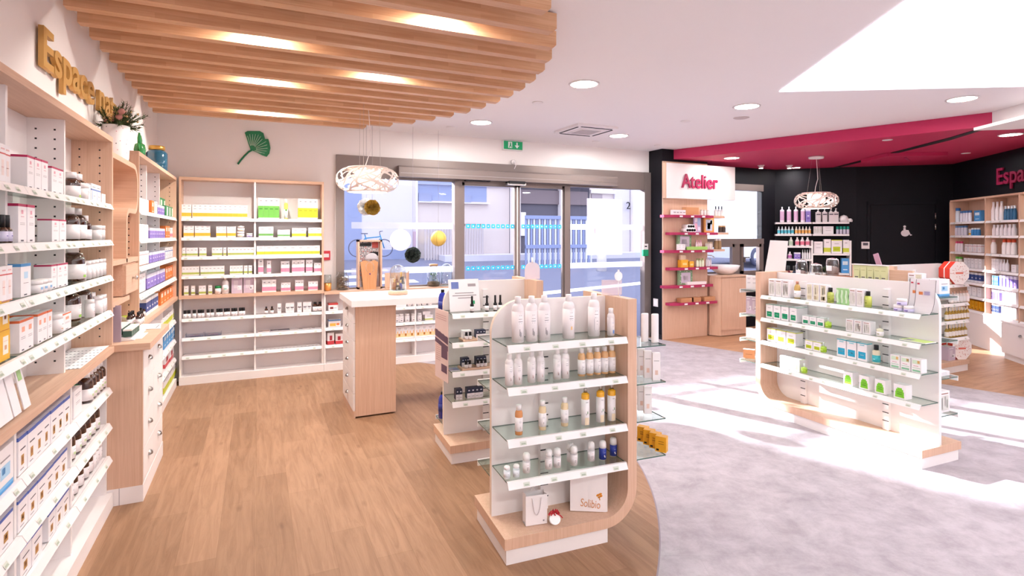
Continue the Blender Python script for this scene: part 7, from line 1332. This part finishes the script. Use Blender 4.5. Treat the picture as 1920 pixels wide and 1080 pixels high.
cs(1.61, 1567, 1593, 4, .13, 'd6cfe0', '1f9a86', 'white jar with teal lid', SB[1], 'wide box', neck=.95, fc=.4); cs(1.405, 1476, 1490, 1, .15, 'e6ece0', 'f2f4f0', 'lone white bottle with green print', SB[2], '', neck=.4, lbl='b9c9b0'); cs(1.405, 1490, 1519, 3, .15, 'f6eef0', 'f8f4f6', 'white bottle with red label', SB[2], 'lone bottle', neck=.4, lbl='e0768f')
for i, (u0, u1, h, st) in enumerate(((1526, 1543, .20, 'plain'), (1545, 1558, .24, 'lime2'), (1559, 1579, .23, 'ysq'), (1581, 1592, .23, 'lime2'))): crow(FA, 1.281, -.2, u0, u1, 1, h, st, '%s large pale green box' % ('first', 'second', 'widest', 'last')[i], SB[2], d=.1)
cs(1.18, 1474, 1488, 1, .12, 'f0e2ee', 'f6f0f4', 'white bottle with violet print', SB[3], '', neck=.4, lbl='b968a9'); crow(FA, 1.181, -.2, 1489, 1501, 2, .11, 'purple', 'white and violet carton', SB[3], 'violet bottle', d=.08); cs(1.18, 1503, 1520, 4, .16, 'f4f2f4', 'f8f6f8', 'white spray bottle', SB[3], 'violet cartons', neck=.3); crow(FA, .951, -.2, 1578, 1592, 1, .25, 'blue', 'tall white and blue box', 'lowest shelf, dark corner', d=.1)

# ---------------------------------------------------------------- oak shelving at the far end
V = ['%s shelf, far oak unit' % q for q in ('top', 'second', 'third', 'fourth', 'fifth', 'sixth', 'lowest')]
def cv(k, u0, u1, n, h, body, cap, look, bay, frm, **kw): srow(FC, ZC[k] + .002, -.18, u0, u1, n, h, body, cap, look, V[k] + ', ' + bay, frm, **kw)
def cb_(k, u0, u1, n, h, st, look, bay, frm, **kw): crow(FC, ZC[k] + .002, -.2, u0, u1, n, h, st, look, V[k] + ', ' + bay, frm, **kw)
D1, D2, D3, DK_, D4 = 'door bay', 'middle bay', 'end bay', 'door side', 'divider'
cv(0, 1793, 1800, 1, .22, 'dfe8f2', '2f6fb5', 'tall blue-capped spray', D1, '', neck=.9); cv(0, 1801, 1822, 4, .17, 'e6e3ee', '4f7fb8', 'white and blue spray', D1, DK_, neck=.8); cb_(0, 1824, 1840, 1, .16, 'blue', 'blue and white box', D1, '', d=.1)
cv(0, 1852, 1882, 4, .26, 'f6f0f2', 'faf6f8', 'tall white bottle', D2, D4, neck=.5, fill=.8); cv(0, 1883, 1906, 4, .19, '2c5f86', 'dfe6ee', 'deep blue bottle', D2, 'white bottles', neck=.6); cv(0, 1914, 1934, 2, .24, '57b8c4', 'e6f2f4', 'turquoise bottle', D3, D4, neck=.8)
cv(1, 1792, 1814, 4, .15, 'dcd8e6', '5f86b5', 'silver and blue can', D1, DK_, neck=.8); cb_(1, 1815, 1821, 1, .10, 'yellow', 'small yellow box', D1, '', d=.06); cv(1, 1822, 1838, 3, .11, '3f8fd0', 'f0f4fa', 'bright blue bottle', D1, 'yellow box', neck=.8); cv(1, 1848, 1906, 8, .15, 'f2e9ec', 'f6f0f2', 'white bottle', D2, D4, neck=.6); cv(1, 1914, 1934, 2, .17, '57b8c4', 'e6f2f4', 'turquoise bottle', D3, D4, neck=.8)
cv(2, 1792, 1806, 3, .16, 'f0e6ec', 'c9406a', 'white bottle with rose cap', D1, DK_, neck=.7); cb_(2, 1807, 1840, 4, .12, 'redline', 'white and rose carton', D1, 'rose-capped bottles', d=.06); cv(2, 1850, 1868, 2, .20, 'f6eeee', 'e6b3aa', 'tall pale-red-capped bottle', D2, D4, neck=.6); cv(2, 1880, 1906, 3, .20, 'f6eeee', 'd9532f', 'orange-red-capped white bottle', D2, 'pale-capped pair', neck=.7); cv(2, 1914, 1934, 3, .13, '6cc5a4', 'e6f2ec', 'mint green pack', D3, D4, neck=.9)
cv(3, 1793, 1804, 2, .15, 'e6eadf', '5fae3f', 'green-capped bottle', D1, DK_, neck=.9); cb_(3, 1806, 1841, 5, .14, 'plain', 'grey-white carton', D1, 'green caps', d=.06); cb_(3, 1848, 1872, 5, .16, 'plain', 'slim white carton', D2, D4, d=.06); cv(3, 1875, 1892, 3, .16, 'f0eaf0', 'f6f2f6', 'white pump bottle', D2, 'slim cartons', neck=.3); cb_(3, 1894, 1906, 1, .10, 'plain', 'wide white box', D2, '', d=.08); cb_(3, 1914, 1934, 3, .14, 'bsq', 'white and turquoise carton', D3, D4, d=.06)
cb_(4, 1812, 1841, 4, .14, 'navy', 'white and navy carton', D1, DK_, d=.06); cb_(4, 1848, 1857, 3, .12, 'pink', 'bright pink box', D2, D4, d=.06); cb_(4, 1859, 1871, 3, .13, 'blue', 'blue and white carton', D2, 'pink boxes', d=.06); cb_(4, 1873, 1906, 5, .15, 'purple', 'grey-mauve carton', D2, 'blue cartons', d=.06); cb_(4, 1914, 1934, 3, .12, 'plain', 'white carton', D3, D4, d=.06)
cb_(5, 1812, 1841, 3, .13, 'plain', 'pale carton', D1, DK_, d=.07); cb_(5, 1848, 1874, 5, .14, 'purple', 'lilac carton', D2, D4, d=.07); cb_(5, 1878, 1906, 3, .17, 'plain', 'white box in sunlight', D2, 'lilac cartons', d=.08); cb_(5, 1914, 1934, 3, .12, 'bsq', 'turquoise edged carton', D3, D4, d=.06)
cb_(6, 1814, 1841, 4, .13, 'amberbox', 'golden yellow carton', D1, DK_, d=.07); cb_(6, 1848, 1872, 5, .15, 'navy', 'white and navy carton', D2, D4, d=.07); cb_(6, 1876, 1906, 4, .14, 'plain', 'white box in sunlight', D2, 'navy cartons', d=.08); cb_(6, 1914, 1934, 2, .13, 'bsq', 'turquoise box', D3, D4, d=.08)
